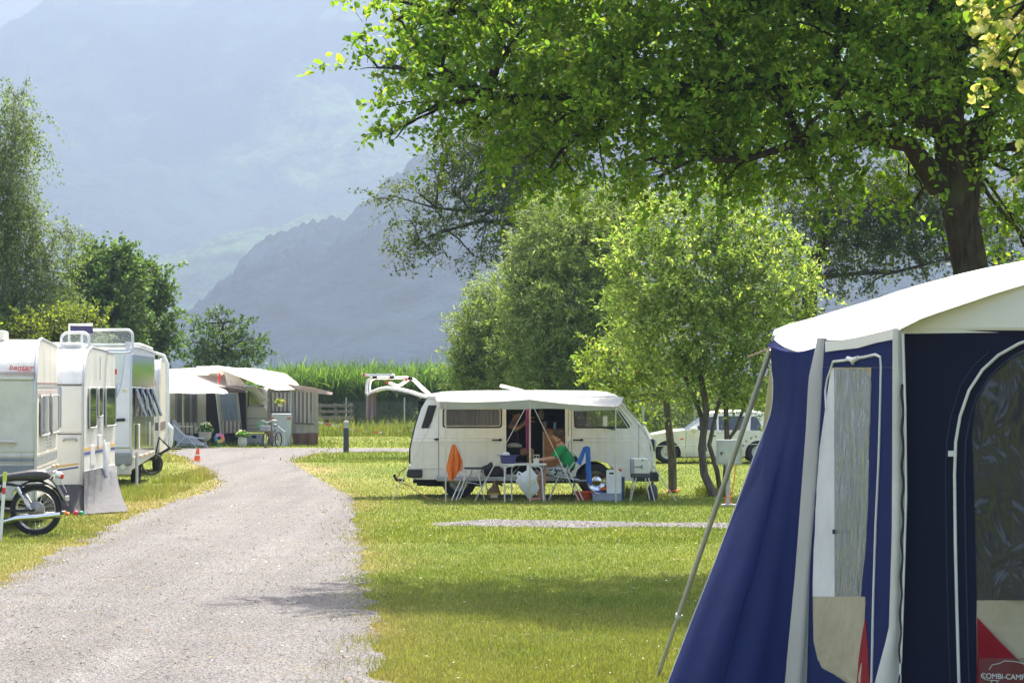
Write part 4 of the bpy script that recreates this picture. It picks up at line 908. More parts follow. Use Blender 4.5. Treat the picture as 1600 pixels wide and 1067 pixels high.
def cloth_sheet(name, topl, h, n, m, mt, label=None, cat=None, amp=.02, freq=3, th=.006, seed=1, jag=0.0, flare=0.0):
    """cloth hanging from the polyline topl (world points), h metres down"""
    L = len(topl); rows = []
    for j in range(m+1):
        row = []
        for i in range(n+1):
            u = i/n*(L-1); k = min(int(u), L-2); p = Vector(topl[k]).lerp(Vector(topl[k+1]), u-k); t_ = j/m
            hh = h*(1+jag*mnoise.noise(Vector((i*.6, seed, 0))))
            c = Vector(topl[0]).lerp(Vector(topl[-1]), .5)
            p = Vector((c.x+(p.x-c.x)*(1+flare*t_), p.y+amp*(.3+t_)*math.sin(i/n*freq*6.28+seed+t_*1.3), p.z-hh*t_)); row.append(p)
        rows.append(row)
    b = MB(); b.sheet(rows, th); o = b.build(name, mt, smooth=60)
    return tag(o, label, cat) if label else o
def VP(px, py, y=0.0):  # world point at local depth y of the van frame (van scale)
    x, z = v2(px, py); return Vector((VX+x, VY+y, z))
cloth_sheet('towel', [VP(570, 616, .5), VP(578, 614.5, .5), VP(586, 612, .5)], .44, 12, 10, cloth_mat('pinkish grey towel', (.34, .27, .27)), 'pinkish grey towel hanging from the end of the raised tailgate', 'towel', .02, 2, seed=2, jag=.25)
# awning of the van
AD = 46.2
def A_(px, py, D=AD): return P(px, py, D)
aw = thing('van_awning', 'white canvas awning stretched along the van side on three thin poles', 'awning', (VX, AD, 0))
ao = Vector((VX, AD, 0))
N = 36; rows = []
def edge_z(u):   # py of the outer edge, u 0..1 from left corner to right corner
    px = 687+(962-687)*u
    if px < 828: s_ = (px-687)/(828-687); return 627+(624-627)*s_+2.2*math.sin(math.pi*s_)
    s_ = (px-828)/(962-828); return 624+(635-624)*s_+2.0*math.sin(math.pi*s_)
for j in range(13):
    t_ = j/12; row = []
    for i in range(N+1):
        u = i/N; px = 687+(962-687)*u
        back = Vector((VX+v2(680+(975-680)*u, 0)[0], VY+.09, v2(0, 619)[1]-.02)); front = A_(px, edge_z(u))
        p = back.lerp(front, t_); p.z -= .045*math.sin(math.pi*t_)+.006*math.sin(u*31+t_*4)*math.sin(math.pi*t_); row.append(p-ao)
    rows.append(row)
AWN = cloth_mat('white awning canvas', (.74, .72, .68), None, trans=.4, var=.05, wr=.12)
MB().sheet(rows, .004).build('canopy', AWN, aw, smooth=60)
rows = []
for j in range(5):
    t_ = j/4; rows.append([A_(687+(962-687)*i/N, edge_z(i/N)+.3, AD-.01)*1.0-ao+Vector((0, .03*t_+.008*math.sin(i*1.3)*t_, -((638.5+1.5*math.sin(i*.5)*.4-edge_z(i/N)+(2.5 if i > 26 else 0))*t_)/90.9)) for i in range(N+1)])
MB().sheet(rows, .004).build('valance', cloth_mat('shaded awning canvas', (.42, .41, .385), None, trans=.05, wr=.15), aw, smooth=60)  # valance shade is put into the colour, darker than the canopy white
b = MB(); b.sheet([[A_(687, 627)-ao, A_(683, 626, 47)-ao], [A_(687, 643)-ao, A_(684, 645, 47)-ao]], .004); b.build('side_flap', AWN, aw)
for px, top in ((696.5, 628), (828, 624), (962, 635)):
    b = MB(); a_ = A_(px, top)-ao; b.tube([(a_.x, 0, 0), (a_.x, 0, a_.z*.55)], .013, 8); b.tube([(a_.x, 0, a_.z*.5), (a_.x, 0, a_.z+.02)], .010, 8); b.build('pole', mat('beige pole', (.55, .5, .36), .45), aw)
for (p0, p1, sp) in (((688, 634), (612, 783), 0), ((828, 624), (741, 784), 0), ((828, 624), (905, 783), 1), ((961, 637), (1057, 783), 1)):
    a_ = A_(*p0); c_ = G(*p1); b = MB(); b.tube([a_-ao, c_-ao], .0065, 6)
    k = a_.lerp(c_, .62)
    b.tube([k-ao, a_.lerp(c_, .64)-ao], .02, 8)
    b.tube([a_.lerp(c_, .64)-ao, a_.lerp(c_, .99)-ao], .011 if sp else .009, 6)
    b.build('guy_rope', ROPE, aw)
# ---- furniture and small things
CD = 46.8; CS = F/CD
def cpt(px, py, D=CD): return P(px, py, D)
def gz(D): return 0.0
def frame_thing(name, label, cat, base, group=None): return thing(name, label, cat, base, group=group)
def tubes(parent, name, lst, r, m, o, D=CD):
    b = MB()
    for t_ in lst:
        pts = []
        for q in t_:
            d = q[2] if len(q) > 2 else 0.0; p = cpt(q[0], q[1], D+d); p.z = max(p.z, .008); pts.append(p-o)
        b.tube(pts, r, 8)
    return b.build(name, m, parent)
# folding chair with the orange towel
o = cpt(715, 783); o.z = 0; ch = thing('folding_chair', 'folding chair behind the left awning pole, its back hung with an orange towel', 'chair', o)
for d in (0, .42):
    tubes(ch, 'leg', [[(706, 783, d), (720, 750, d)]], .012, ALU, o); tubes(ch, 'leg', [[(713, 783, d), (727, 747, d), (722, 728, d)]], .012, ALU, o)
tubes(ch, 'back_frame', [[(727, 748, 0), (718, 700, 0), (716, 698, .1), (716, 698, .35), (718, 700, .42), (727, 748, .42)]], .012, ALU, o)
b = MB(); b.box(cpt(700, 751, CD)-o, cpt(729, 748, CD+.42)-o); b.build('seat', mat('grey seat cloth', (.32, .33, .34), .8), ch, bevel=.01)
OT = cloth_mat('orange towel', (.85, .22, .04), None, trans=.15, wr=.5)
rows = []
for j in range(15):
    t_ = j/14; row = []
    for i in range(15):
        u = i/14; w0 = 4+19*min(1, t_*1.5)**.8; cx = 709+4.0*t_
        px = cx+(u-.5)*w0*(1.05 if t_ < .6 else 1.05-.35*(t_-.6)/.4)-(3*t_ if u < .5 else 0); py = 694+t_*(54+8*math.sin(u*5+1)-16*abs(u-.45)); row.append(cpt(px, py, CD-.03+.05*math.sin(u*16+t_*2)*t_))
    rows.append(row)
b = MB(); b.sheet(rows, .012); tag(b.build('towel', OT, smooth=60), 'orange towel draped over the folding chair at the left of the van', 'towel')
# folding stool
o = cpt(742, 782); o.z = 0; s_ = thing('folding_stool', 'folding stool with a thin dark seat between the orange towel and the black bag', 'stool', o)
b = MB(); b.lathe([(.17, 0), (.2, .008), (.2, .022), (.17, .03)], 24); q = b.build('seat', mat('dark green seat', (.02, .035, .03), .6), s_, loc=(cpt(740, 733)-o)+Vector((0, .2, 0)))
for t_ in ([(728, 733), (724, 752)], [(738, 734, .3), (718, 783, .3)], [(746, 734), (757, 782)], [(754, 733, .3), (765, 782, .3)]): tubes(s_, 'leg', [t_], .011, ALU, o)
tubes(s_, 'crossbar', [[(724, 752, .1), (752, 757, .1)]], .008, ALU, o)
# black bag on the side step
r = random.Random(5)
def lumpy(name, c, rad, mt, label, cat, seed, n=20, amp=.25, flat=True, group=None, freq=2.2, sharp=0):
    b = MB(); b.ball((0, 0, 0), 1, n)
    for v in b.v:
        k = 1+amp*mnoise.noise(Vector(v)*freq+Vector((seed, 0, 0)))+amp*.5*mnoise.noise(Vector(v)*freq*2.3+Vector((0, seed, 0)))
        v.x *= rad[0]*k; v.y *= rad[1]*k; v.z *= rad[2]*k
        if flat: v.z = max(v.z, -rad[2]*.6)
    ob = b.build(name, mt, smooth=80); ob.location = c; return tag(ob, label, cat, group)
o = VP(771, 742, -.15); bagt = thing('bag', 'black soft bag lying on the grey step below the sliding door', 'bag', (o.x, o.y, v2(0, 744)[1]))
b = MB(); b.ball((0, 0, 0), 1, 22)
for v in b.v:
    k = 1+.3*mnoise.noise(v*2.1)+.2*mnoise.noise(v*5+Vector((3, 0, 0))); v.x = v.x*.20*k; v.y *= .12*k; v.z = max(-.09, v.z*.125*k+(.03 if v.x < -.02 else -.03)); 
for v in b.v: v.z += .09
BB = mat('black nylon', (.018, .018, .02), .7, bump=.5); b.build('bag_body', BB, bagt, smooth=80)
b = MB()
for k in range(5): x = .0+k*.035; b.tube([(x, 0, .1), (x+.01*(k % 2), -.01, .16+.015*(k % 3)), (x+.04, 0, .13)], .009, 6)
b.tube([(-.2, -.05, .08), (-.1, -.1, .03), (.1, -.1, .02), (.2, -.05, .09)], .008, 6); b.build('strap', BB, bagt)
# bags of charcoal under the van side
o = cpt(772, 783, 47.1); o.z = 0; cb = thing('paper_bag', 'brown and yellow paper bag with a twisted top standing in the shade under the step', 'bag', o)
BRN = mat('brown printed paper', (.16, .085, .03), .6, var=.4, scale=12)
b = MB(); prof = [(0, .11, .06), (.06, .125, .07), (.14, .12, .07), (.2, .09, .06), (.25, .05, .045), (.29, .045, .035), (.33, .055, .03)]
rows = []
for z, rx, ry in prof: rows.append([Vector(((rx+.012*math.sin(k*2.3+z*30))*math.cos(k/14*6.2832)+(0 if z < .2 else (z-.2)*.25), ry*math.sin(k/14*6.2832), z)) for k in range(15)])
b.grid(rows); b.build('bag_body', BRN, cb, smooth=60)
b = MB(); b.tube([(.03, 0, .33), (.08, -.01, .31), (.13, -.01, .27), (.15, 0, .25)], [.035, .03, .022, .005], 8); b.build('twisted_top', mat('dark brown paper', (.05, .03, .015), .7), cb)
b = MB(); b.box((-.06, -.082, .05), (.06, -.072, .10)); b.build('paper_label', mat('pale label', (.6, .52, .4), .6), cb)
b = MB(); b.box((-.1, -.080, .10), (.09, -.070, .135)); b.build('yellow_band', mat('yellow print', (.5, .33, .04), .6), cb)
# camping table
o = cpt(820, 783, 46.4); o.z = 0; tb = thing('camping_table', 'light camping table with bent tube legs in front of the open van door', 'table', o)
def T(px, py, d=0): p = P(px, py, 46.4+d); return p-o
b = MB(); b.box(T(788, 727.0), T(854, 724.5)+Vector((0, .62, 0))); b.build('tabletop', mat('white table board', (.62, .61, .58), .5), tb, bevel=.006)
for d in (0.02, .58):
    for x in (788.5, 846.5) if d < .1 else (799.5, 849.5):
        s = 1 if x < 820 else -1; z0 = T(0, 727)[2]
        b = MB(); X = T(x, 727)[0]; b.tube([(X, d, .0), (X, d, z0-.10), (X+.012*s, d, z0-.04), (X+.06*s, d, z0-.014), (X+.16*s, d, z0-.012)] if x in (788.5, 799.5) else [(X+.03, d, .0), (X+.005, d, z0-.12), (X-.012, d, z0-.05), (X-.06, d, z0-.014), (X-.25, d, z0-.012)], .0125, 8); b.build('leg', mat('white tube', (.7, .7, .7), .35), tb)
b = MB(); b.tube([T(799, 742, .3), T(812, 728, .3)], .006, 6); b.tube([T(846, 742, .3), T(834, 728, .3)], .006, 6); b.tube([T(789, 760, .05), T(799, 760, .55)], .007, 6); b.build('brace', ALU, tb)
# things on the table
tz = T(0, 724.5)[2]
o2 = P(794, 724, 46.6); o2.z = tz; tub = thing('washing_tub', 'dark blue plastic tub on the left end of the camping table', 'tub', o2)
b = MB(); prof = [(.10, .0), (.125, .01), (.145, .13), (.16, .14), (.16, .15), (.135, .15), (.115, .02), (.0, .015)]; b.lathe(prof, 24, Matrix.Diagonal((1, .8, 1, 1)), cap=False); b.lathe([(.001, 0), (.1, 0)], 24, Matrix.Diagonal((1, .8, 1, 1)), cap=False); b.build('bowl', BLUE, tub)
b = MB(); b.box((-.2, -.04, .135), (-.15, .04, .148)); b.box((.15, -.04, .135), (.19, .04, .148)); b.build('rim_handle', BLUE, tub, bevel=.004)
b = MB(); b.lathe([(.07, 0), (.072, .05), (.055, .085), (.0, .09)], 20, Matrix.Translation((-.04, 0, .11))); ob = b.build('bowl', mat('white plastic', (.75, .75, .74), .4)); ob.location = o2; tag(ob, 'upturned white bowl in the dark blue tub on the camping table', 'bowl')
b = MB(); b.box((-.05, -.04, 0), (.05, .04, .006)); 
for k in range(3): b.tube([(-.045+.045*k, -.03, 0), (-.045+.045*k, -.03, .15)], .005, 6); b.tube([(-.045+.045*k, .03, 0), (-.045+.045*k, .03, .15)], .005, 6)
b.tube([(-.05, -.03, .15), (.05, -.03, .15), (.05, .03, .15), (-.05, .03, .15), (-.05, -.03, .15)], .006, 6); b.box((-.04,-.025,.006),(.04,.025,.09))
ob = b.build('dish_rack', ALU); ob.location = P(838, 724, 46.6); ob.location.z = tz; tag(ob, 'small metal rack with glasses on the table beside the hands of the person in green', 'rack')
b = MB(); b.lathe([(.0, 0), (.08, 0), (.11, .012), (.105, .014), (.0, .005)], 24, cap=False); ob = b.build('plate', mat('white china', (.7, .7, .68), .2)); ob.location = P(813, 724, 46.55); ob.location.z = tz+.001; tag(ob, 'white plate on the camping table next to the blue tub', 'plate')
# plastic bag hanging from the table edge
pbm = cloth_mat('thin white plastic', (.85, .86, .87), None, trans=.45, wr=.9)
o = P(826, 727, 46.28); pb = thing('plastic_bag', 'crumpled white plastic carrier bag hanging from the table edge', 'plastic bag', o)
outl = [(827, 728, 2), (830, 733, 4), (825, 742, 14), (824, 752, 17), (827, 762, 15), (828, 770, 9), (826, 777, 2)]
cxs = [826, 828, 824, 823, 827, 829, 826]; hw = [2.5, 5, 13, 16, 14, 10, 2]; pys = [728, 735, 742, 752, 762, 770, 777]
rows = []
for c_, h_, py in zip(cxs, hw, pys):
    row = []
    for k in range(21):
        a = k/20*6.2832; q = 1+.16*math.sin(a*5+py)+.08*math.sin(a*9+py*2); p = P(c_+h_*math.cos(a)*q, py+1.5*math.sin(a*3), 46.28); row.append(Vector((p.x, p.y+h_/90*.45*math.sin(a)*q, p.z))-o)
    rows.append(row)
b = MB(); b.grid(rows); b.build('bag_body', pbm, pb, smooth=50)
b = MB(); b.tube([P(812, 746, 46.28)-o, P(808, 741, 46.28)-o, P(810, 737, 46.28)-o, P(814, 739, 46.28)-o, P(818, 746, 46.28)-o], [.022, .018, .016, .018, .02], 8); b.tube([P(826, 742, 46.28)-o, P(826, 732, 46.28)-o, P(827, 726, 46.4)-o], [.05, .025, .008], 8); b.build('bag_handle', pbm, pb)
b = MB()
for k in range(5): b.tube([P(826+k*3, 752-k*1.5, 46.12)-o, P(829+k*2.6, 757-k, 46.12)-o, P(826+k*3, 762-k*2, 46.13)-o], .006, 5)
b.build('printed_scrawl', mat('yellow green print', (.5, .55, .25), .6), pb)

# ---- people
def skinned(name, pts, edges, m, parent, sub=2, root=0):
    me = bpy.data.meshes.new(name); bm = bmesh.new(); L = bm.verts.layers.skin.verify(); vs = []
    for i, (p, r_) in enumerate(pts):
        v = bm.verts.new(p); v[L].radius = (r_, r_) if not hasattr(r_, '__len__') else r_; v[L].use_root = (i == root); vs.append(v)
    for a_, c_ in edges: bm.edges.new((vs[a_], vs[c_]))
    bm.to_mesh(me); bm.free(); ob = bpy.data.objects.new(name, me); COL.objects.link(ob); me.materials.append(m)
    mo = ob.modifiers.new('skin', 'SKIN'); mo.use_smooth_shade = True; mo.branch_smoothing = .6
    s_ = ob.modifiers.new('sub', 'SUBSURF'); s_.levels = sub; s_.render_levels = sub
    ob.parent = parent
    dg = bpy.context.evaluated_depsgraph_get(); m2 = bpy.data.meshes.new_from_object(ob.evaluated_get(dg)); ob.modifiers.clear(); ob.data = m2
    m2.materials.clear(); m2.materials.append(m); m2.shade_smooth()
    return ob
PD = 46.9
def person(name, label, J, skin, clothes, hair, hd, o, face=-1):
    """J: dict of joint -> (point, radius)"""
    th = thing(name, label, 'person', o)
    keys = []; pts = []; edges = []
    def ad(k, p, r_, par=None):
        keys.append(k); pts.append((Vector(p)-o, r_)); 
        if par is not None: edges.append((keys.index(par), len(keys)-1))
    for k, p, r_, par in J: ad(k, p, r_, par)
    skinned('body', pts, edges, skin, th)
    for nm, mt, sel in clothes:
        ks = [s_[0] for s_ in sel]; pp = []; ee = []
        for k, dr in sel: i = keys.index(k); rr = pts[i][1]; pp.append((pts[i][0], tuple(x+dr for x in rr) if hasattr(rr, '__len__') else rr+dr))
        for a_, c_ in edges:
            if keys[a_] in ks and keys[c_] in ks: ee.append((ks.index(keys[a_]), ks.index(keys[c_])))
        skinned(nm, pp, ee, mt, th)
    return th
def hand(J, side, wrist, d, par, curl=Vector((0, 0, -1)), sp=Vector((0, 1, 0))):
    d = d.normalized(); palm = wrist+d*.06; J.append((side+'palm', palm, (.034, .017), par))
    for f, (off, ln) in enumerate(((-.028, .062), (-.010, .072), (.010, .070), (.028, .055))):
        b0_ = palm+d*.035+sp*off; J.append((f'{side}f{f}a', b0_, .0095, side+'palm')); J.append((f'{side}f{f}b', b0_+d*ln*.55+curl*.012, .0085, f'{side}f{f}a')); J.append((f'{side}f{f}c', b0_+d*ln*.8+curl*.035, .0075, f'{side}f{f}b'))
    t0 = palm-d*.02-sp*.04; J.append((side+'t0', t0, .011, side+'palm')); J.append((side+'t1', t0+d*.045-sp*.012, .009, side+'t0'))
def C_(px, py, dy=0.0): return P(px, py, PD+dy)
def sitting_green():
    o = C_(866, 783); o.z = 0; J = []
    ad = lambda *a: J.append(a)
    ad('pelvis', C_(888, 736, .20), (.125, .15), None); ad('waist', C_(888, 722, .20), (.125, .14), 'pelvis'); ad('chest', C_(882, 708, .20), (.13, .155), 'waist'); ad('upchest', C_(876, 698, .20), (.095, .14), 'chest')
    ad('neck', C_(872.5, 690.5, .20), .052, 'upchest'); ad('skull0', C_(870.5, 684, .20), (.062, .058), 'neck'); ad('skull1', C_(869.5, 680, .20), (.088, .074), 'skull0'); ad('skull2', C_(870, 676.5, .20), (.06, .055), 'skull1')
    ad('nose', C_(860.2, 683, .20), .011, 'skull0')
    for s, dy in (('n', .0), ('f', .40)):
        k = -1 if s == 'n' else 1; sh = C_(877, 699.5, .20+k*.18)
        ad(s+'sh', sh, .062, 'upchest'); el = C_(866 if s == 'n' else 862, 716, .20+k*.22); ad(s+'el', el, .042, s+'sh')
        wr = C_(842 if s == 'n' else 840, 718.5, .20+k*.08); ad(s+'mid', el.lerp(wr, .45), .036, s+'el'); ad(s+'wr', wr, .025, s+'mid'); hand(J, s, wr, Vector((-1, -k*.2, .05)), s+'wr')
        ad(s+'hip', C_(881, 739, .20+k*.10), .085, 'pelvis'); kn = C_(850 if s == 'n' else 848, 736, .20+k*.17); ad(s+'thigh', C_(866, 737, .20+k*.14), .078, s+'hip'); ad(s+'knee', kn, .056, s+'thigh')
        cf = C_(849 if s == 'n' else 843, 750, .20+k*.17); ad(s+'calf', cf, .054, s+'knee'); an = C_(846 if s == 'n' else 842, 776, .20+k*.15); ad(s+'ankle', an, .034, s+'calf')
        ad(s+'heel', an+Vector((.01, 0, -.03)), .034, s+'ankle'); ad(s+'ball', an+Vector((-.13, -k*-.01, -.048)), (.026, .036), s+'heel'); ad(s+'toe', an+Vector((-.19, 0, -.058)), (.016, .034), s+'ball')
    GS = mat('green shirt cloth', (.012, .27, .085), .85, var=.1, scale=6, bump=.4, bscale=12)
    t = NT('patterned shorts'); vo = t.noise(14, 2, .4); c = t.ramp(vo.outputs[0], [(.40, (.03, .06, .07)), (.44, (.5, .5, .5)), (.56, (.55, .55, .54)), (.59, (.06, .12, .13))]); bb = t.n('ShaderNodeBsdfPrincipled'); bb.inputs['Roughness'].default_value = .85; t.l(c.outputs[0], bb.inputs[0]); SH = t.out(bb.outputs[0])
    th = person('person', 'barefoot person in green T-shirt and patterned shorts sitting at the camping table', J, SKIN,
                [('t_shirt', GS, [('pelvis', .02), ('waist', .022), ('chest', .022), ('upchest', .02), ('nsh', .026), ('fsh', .026), ('nel', .012), ('fel', .012)]), ('shorts', SH, [('pelvis', .004), ('nhip', .016), ('nthigh', .026), ('nknee', .024), ('fhip', .016), ('fthigh', .026), ('fknee', .024)])], None, None, o)
    return th, o
pg, o = sitting_green()
# shorten the sleeves: the forearm skin shows below the elbow
hc = C_(870.8, 679.3, .20)-o
b = MB(); b.ball((0, 0, 0), 1, 24)
vs = []
for v in b.v:
    k = 1+.05*mnoise.noise(v*6); x, y, z = v*k
    cut = -.55+1.15*max(0, -x-.05)         # the hairline: high over the forehead, low at the nape
    if z < cut: z = cut
    vs.append(Vector((x*.112, y*.092, z*.105)))
b.v = vs; ob = b.build('hair', HAIR, pg, smooth=80, loc=hc)
for y in (.115, .285):
    b = MB(); b.ball((0, 0, 0), .022, 10, (.6, .35, 1)); b.build('ear', SKIN, pg, loc=C_(870.3, 683.3, y)-o)
for y in (.165, .235):
    b = MB(); b.ball((0, 0, 0), .010, 8); b.build('eye', mat('eye', (.1, .07, .05), .2), pg, loc=C_(862.2, 681, y)-o)
b = MB(); b.tube([(0, -.02, 0), (-.004, 0, -.002), (0, .02, 0)], .005, 6); b.build('mouth', mat('lips', (.35, .12, .09), .5), pg, loc=C_(862.5, 686.3, .20)-o)
# the chair of the sitting person
o = C_(885, 783); o.z = 0; ch = thing('folding_chair', 'folding camp chair under the person in green, light crossed tube legs', 'chair', o)
def tb2(par, name, lst, r_, m, o, D): return tubes(par, name, lst, r_, m, o, D)
for d in (0.0, .45):
    tubes(ch, 'leg', [[(858, 781, d), (876, 736, d)]], .0125, ALU, o, PD-.03); tubes(ch, 'leg', [[(888, 734, d), (898, 755, d), (911, 781, d)]], .0125, ALU, o, PD-.03)
tubes(ch, 'seat_frame', [[(866, 744, 0), (905, 749, 0)], [(866, 744, .45), (905, 749, .45)]], .011, ALU, o, PD-.03)
b = MB(); b.box(C_(868, 747, 0)-o, C_(900, 744.5, .42)-o); b.build('seat', BLACK, ch, bevel=.01)
tubes(ch, 'back_frame', [[(888, 735, 0), (897, 722, 0), (897, 722, .45), (888, 735, .45)]], .011, ALU, o, PD-.03)
# the person inside the van
def VI(px, py, y): return VP(px, py, y)
o = VI(812, 742, .75); J = []
ad = lambda *a: J.append(a)
ad('pelvis', VI(800, 708, .75), (.14, .16), None); ad('waist', VI(798, 694, .75), (.12, .14), 'pelvis'); ad('chest', VI(799, 677, .75), (.12, .16), 'waist'); ad('upchest', VI(801, 664, .72), (.09, .15), 'chest')
ad('neck', VI(804, 657, .72), .05, 'upchest'); ad('skull0', VI(806.5, 651.5, .70), (.06, .056), 'neck'); ad('skull1', VI(807, 646.5, .70), (.082, .072), 'skull0'); ad('skull2', VI(806, 642, .70), (.06, .055), 'skull1'); ad('nose', VI(815, 650, .70), .011, 'skull0')
for s, k in (('n', -1), ('f', 1)):
    ad(s+'sh', VI(799, 665, .72+k*.17), .055, 'upchest'); el = VI(805 if s == 'n' else 812, 672 if s == 'n' else 668, .72+k*.25-.1); ad(s+'el', el, .042, s+'sh'); wr = VI(823, 661 if s == 'n' else 655, .72+k*.08-.15); ad(s+'mid', el.lerp(wr, .45), .037, s+'el'); ad(s+'wr', wr, .026, s+'mid'); hand(J, s, wr, Vector((1, 0, .3)), s+'wr')
    ad(s+'hip', VI(806, 710, .75+k*.1), .09, 'pelvis'); kn = VI(832 if s == 'n' else 828, 704, .7+k*.15); ad(s+'thigh', VI(819, 707, .72+k*.13), .08, s+'hip'); ad(s+'knee', kn, .058, s+'thigh'); an = VI(829, 735, .68+k*.14); ad(s+'calf', kn.lerp(an, .4)+Vector((-.02, 0, 0)), .052, s+'knee'); ad(s+'ankle', an, .034, s+'calf')
    ad(s+'heel', an+Vector((-.01, 0, -.04)), .033, s+'ankle'); ad(s+'ball', an+Vector((.12, 0, -.05)), (.026, .036), s+'heel'); ad(s+'toe', an+Vector((.18, 0, -.055)), (.016, .032), s+'ball')
pi = person('person', 'person in a dark top sitting inside the shaded van doorway, forearms raised', J, SKIN, [('dark_top', mat('dark violet cloth', (.03, .018, .04), .9), [('pelvis', .02), ('waist', .02), ('chest', .02), ('upchest', .018), ('nsh', .02), ('fsh', .02)]), ('shorts', mat('dark shorts cloth', (.02, .02, .03), .9), [('pelvis', .016), ('nhip', .022), ('nthigh', .02), ('fhip', .022), ('fthigh', .02)])], None, None, o)
b = MB(); b.ball((0, 0, 0), 1, 20)
for i, v in enumerate(b.v): b.v[i] = Vector((v.x*.108, v.y*.095, max(v.z, -.3+.8*max(0, v.x-.1))*.105))
b.build('hair', HAIR, pi, smooth=80, loc=VI(805.8, 645.5, .70)-o)
# pink towel hanging in the doorway
cloth_sheet('towel', [VI(822, 638, .02), VI(826, 637.5, .0), VI(830, 638, .02)], .76, 12, 12, cloth_mat('magenta towel', (.55, .12, .33), None, trans=.3), 'magenta towel hanging in the open van doorway behind the middle pole', 'towel', .03, 2, seed=3, jag=.06, flare=-.1)
lumpy('blanket', VI(803, 697, .35), (.145, .16, .055), mat('grey white blanket', (.45, .44, .43), .9), 'rolled pale grey blanket on the bench inside the van doorway', 'blanket', 4, amp=.12)
# kitchen cabinet inside the van
o = VI(866, 741, .55); kc = thing('kitchen_cabinet', 'orange pine cabinet inside the van doorway behind the person in green', 'cabinet', (o.x, o.y, v2(0, 742)[1]+.002))
h = v2(0, 673)[1]-v2(0, 742)[1]
b = MB(); b.box((-.17, 0, 0), (.19, .45, h)); b.build('carcass', WOODP, kc, bevel=.005)
b = MB(); b.box((-.20, -.03, h+.001), (.2, .48, h+.025)); b.build('worktop', mat('brown worktop', (.33, .14, .045), .4), kc, bevel=.004)
b = MB(); b.box((-.13, -.012, .05), (.16, -.002, h-.06)); b.build('door', WOODP, kc, bevel=.004)
b = MB(); b.box((-.20, -.01, 0), (-.172, .02, h-.02)); b.build('edge_strip', mat('pale aluminium strip', (.5, .47, .4), .5), kc)
zt = v2(0, 742)[1]+.002+h+.026
b = MB(); b.lathe([(.035, 0), (.037, .12), (.033, .12), (.031, .01), (0, .01)], 18, cap=False); ob = b.build('tin', mat('blue printed tin', (.12, .30, .42), .35, .4)); ob.location = VI(868, 0, .62); ob.location.z = zt; tag(ob, 'pale blue tin standing on the pine cabinet in the van', 'tin')
b = MB(); b.lathe([(.04, 0), (.05, .13), (.046, .13), (.036, .01), (0, .01)], 18, cap=False); ob = b.build('beaker', mat('grey brown beaker', (.25, .22, .2), .5)); ob.location = VI(852, 0, .62); ob.location.z = zt; tag(ob, 'grey-brown beaker standing left of the blue tin in the van', 'beaker')
ob = lumpy('cloth_bag', VI(847, 648, 1.1), (.055, .05, .10), cloth_mat('off white cloth', (.4, .4, .38)), 'pale cloth bag hanging in the dark of the van above the beaker', 'bag', 8, amp=.2, flat=False)

# chair with the blue towel
o = cpt(915, 783); o.z = 0; ch = thing('camp_chair', 'camp chair by the front wheel of the van with a blue towel over its back', 'chair', o)
for d in (0, .42): tubes(ch, 'leg', [[(921, 702, d), (917, 728, d), (917, 748, d), (921, 762, d), (931, 770, d), (944, 772, d)]], .0125, ALU, o); tubes(ch, 'leg', [[(898, 744, d), (908, 712, d), (912, 700, d)], ], .012, ALU, o)
b = MB(); b.box(cpt(896, 752, CD)-o, cpt(918, 749, CD+.42)-o); b.build('seat', mat('grey seat cloth', (.32, .33, .34), .8), ch, bevel=.01)
for d in (0, .42): tubes(ch, 'leg', [[(898, 750, d), (893, 783, d)]], .012, BLACK, o)
rows = []
BT = cloth_mat('blue towel', (.05, .17, .52), None, trans=.15, wr=.5)
def tstrip(pl, pr, n=8, m=14, seed=0):
    rows = []
    for j in range(m+1):
        t_ = j/m; row = []
        for i in range(n+1):
            u = i/n; a_ = (pl[0][0]+(pl[1][0]-pl[0][0])*t_, pl[0][1]+(pl[1][1]-pl[0][1])*t_); c_ = (pr[0][0]+(pr[1][0]-pr[0][0])*t_, pr[0][1]+(pr[1][1]-pr[0][1])*t_)
            row.append(cpt(a_[0]+(c_[0]-a_[0])*u+.5*math.sin(t_*7+seed)*t_, a_[1]+(c_[1]-a_[1])*u, CD-.05-.02*math.sin(u*11+seed+t_)*(.4+t_)))
        rows.append(row)
    return rows
b = MB(); b.sheet(tstrip([(914.5, 697), (916, 753)], [(922, 699), (925, 757)], seed=1), .02); b.sheet([[p+Vector((0, .01, 0)) for p in r_] for r_ in tstrip([(911, 699), (901, 722)], [(918, 697), (907, 727)], seed=3)], .02); b.sheet([[cpt(912+i*1.3, 698-1.2*math.sin(i/7*3.14), CD-.04+.08*k) for i in range(8)] for k in range(6)], .02)
tag(b.build('towel', BT, smooth=60), 'blue towel folded over the back of the camp chair by the front wheel', 'towel')
# basin, crate, jerrycan ...
o = P(911, 783, 47.2); o.z = 0; b = MB(); b.lathe([(.0, 0), (.12, 0), (.165, .14), (.18, .145), (.175, .155), (.155, .145), (.11, .02), (0, .02)], 28, cap=False); ob = b.build('basin', mat('orange red plastic', (.75, .10, .03), .4)); ob.location = o; tag(ob, 'orange-red plastic basin on the grass below the blue towel', 'basin')
o = P(948, 783, 46.9); o.z = 0; cr = thing('crate', 'low grey-blue plastic crate under the white water canister', 'crate', o)
CRM = mat('grey blue crate', (.28, .31, .37), .5); b = MB()
b.box((-.25, -.16, 0), (.25, .16, .012)); b.box((-.25, -.16, .012), (.25, -.15, .13)); b.box((-.25, .15, .012), (.25, .16, .13)); b.box((-.25, -.149, .012), (-.24, .149, .13)); b.box((.24, -.149, .012), (.25, .149, .13)); b.build('tray', CRM, cr, bevel=.003)
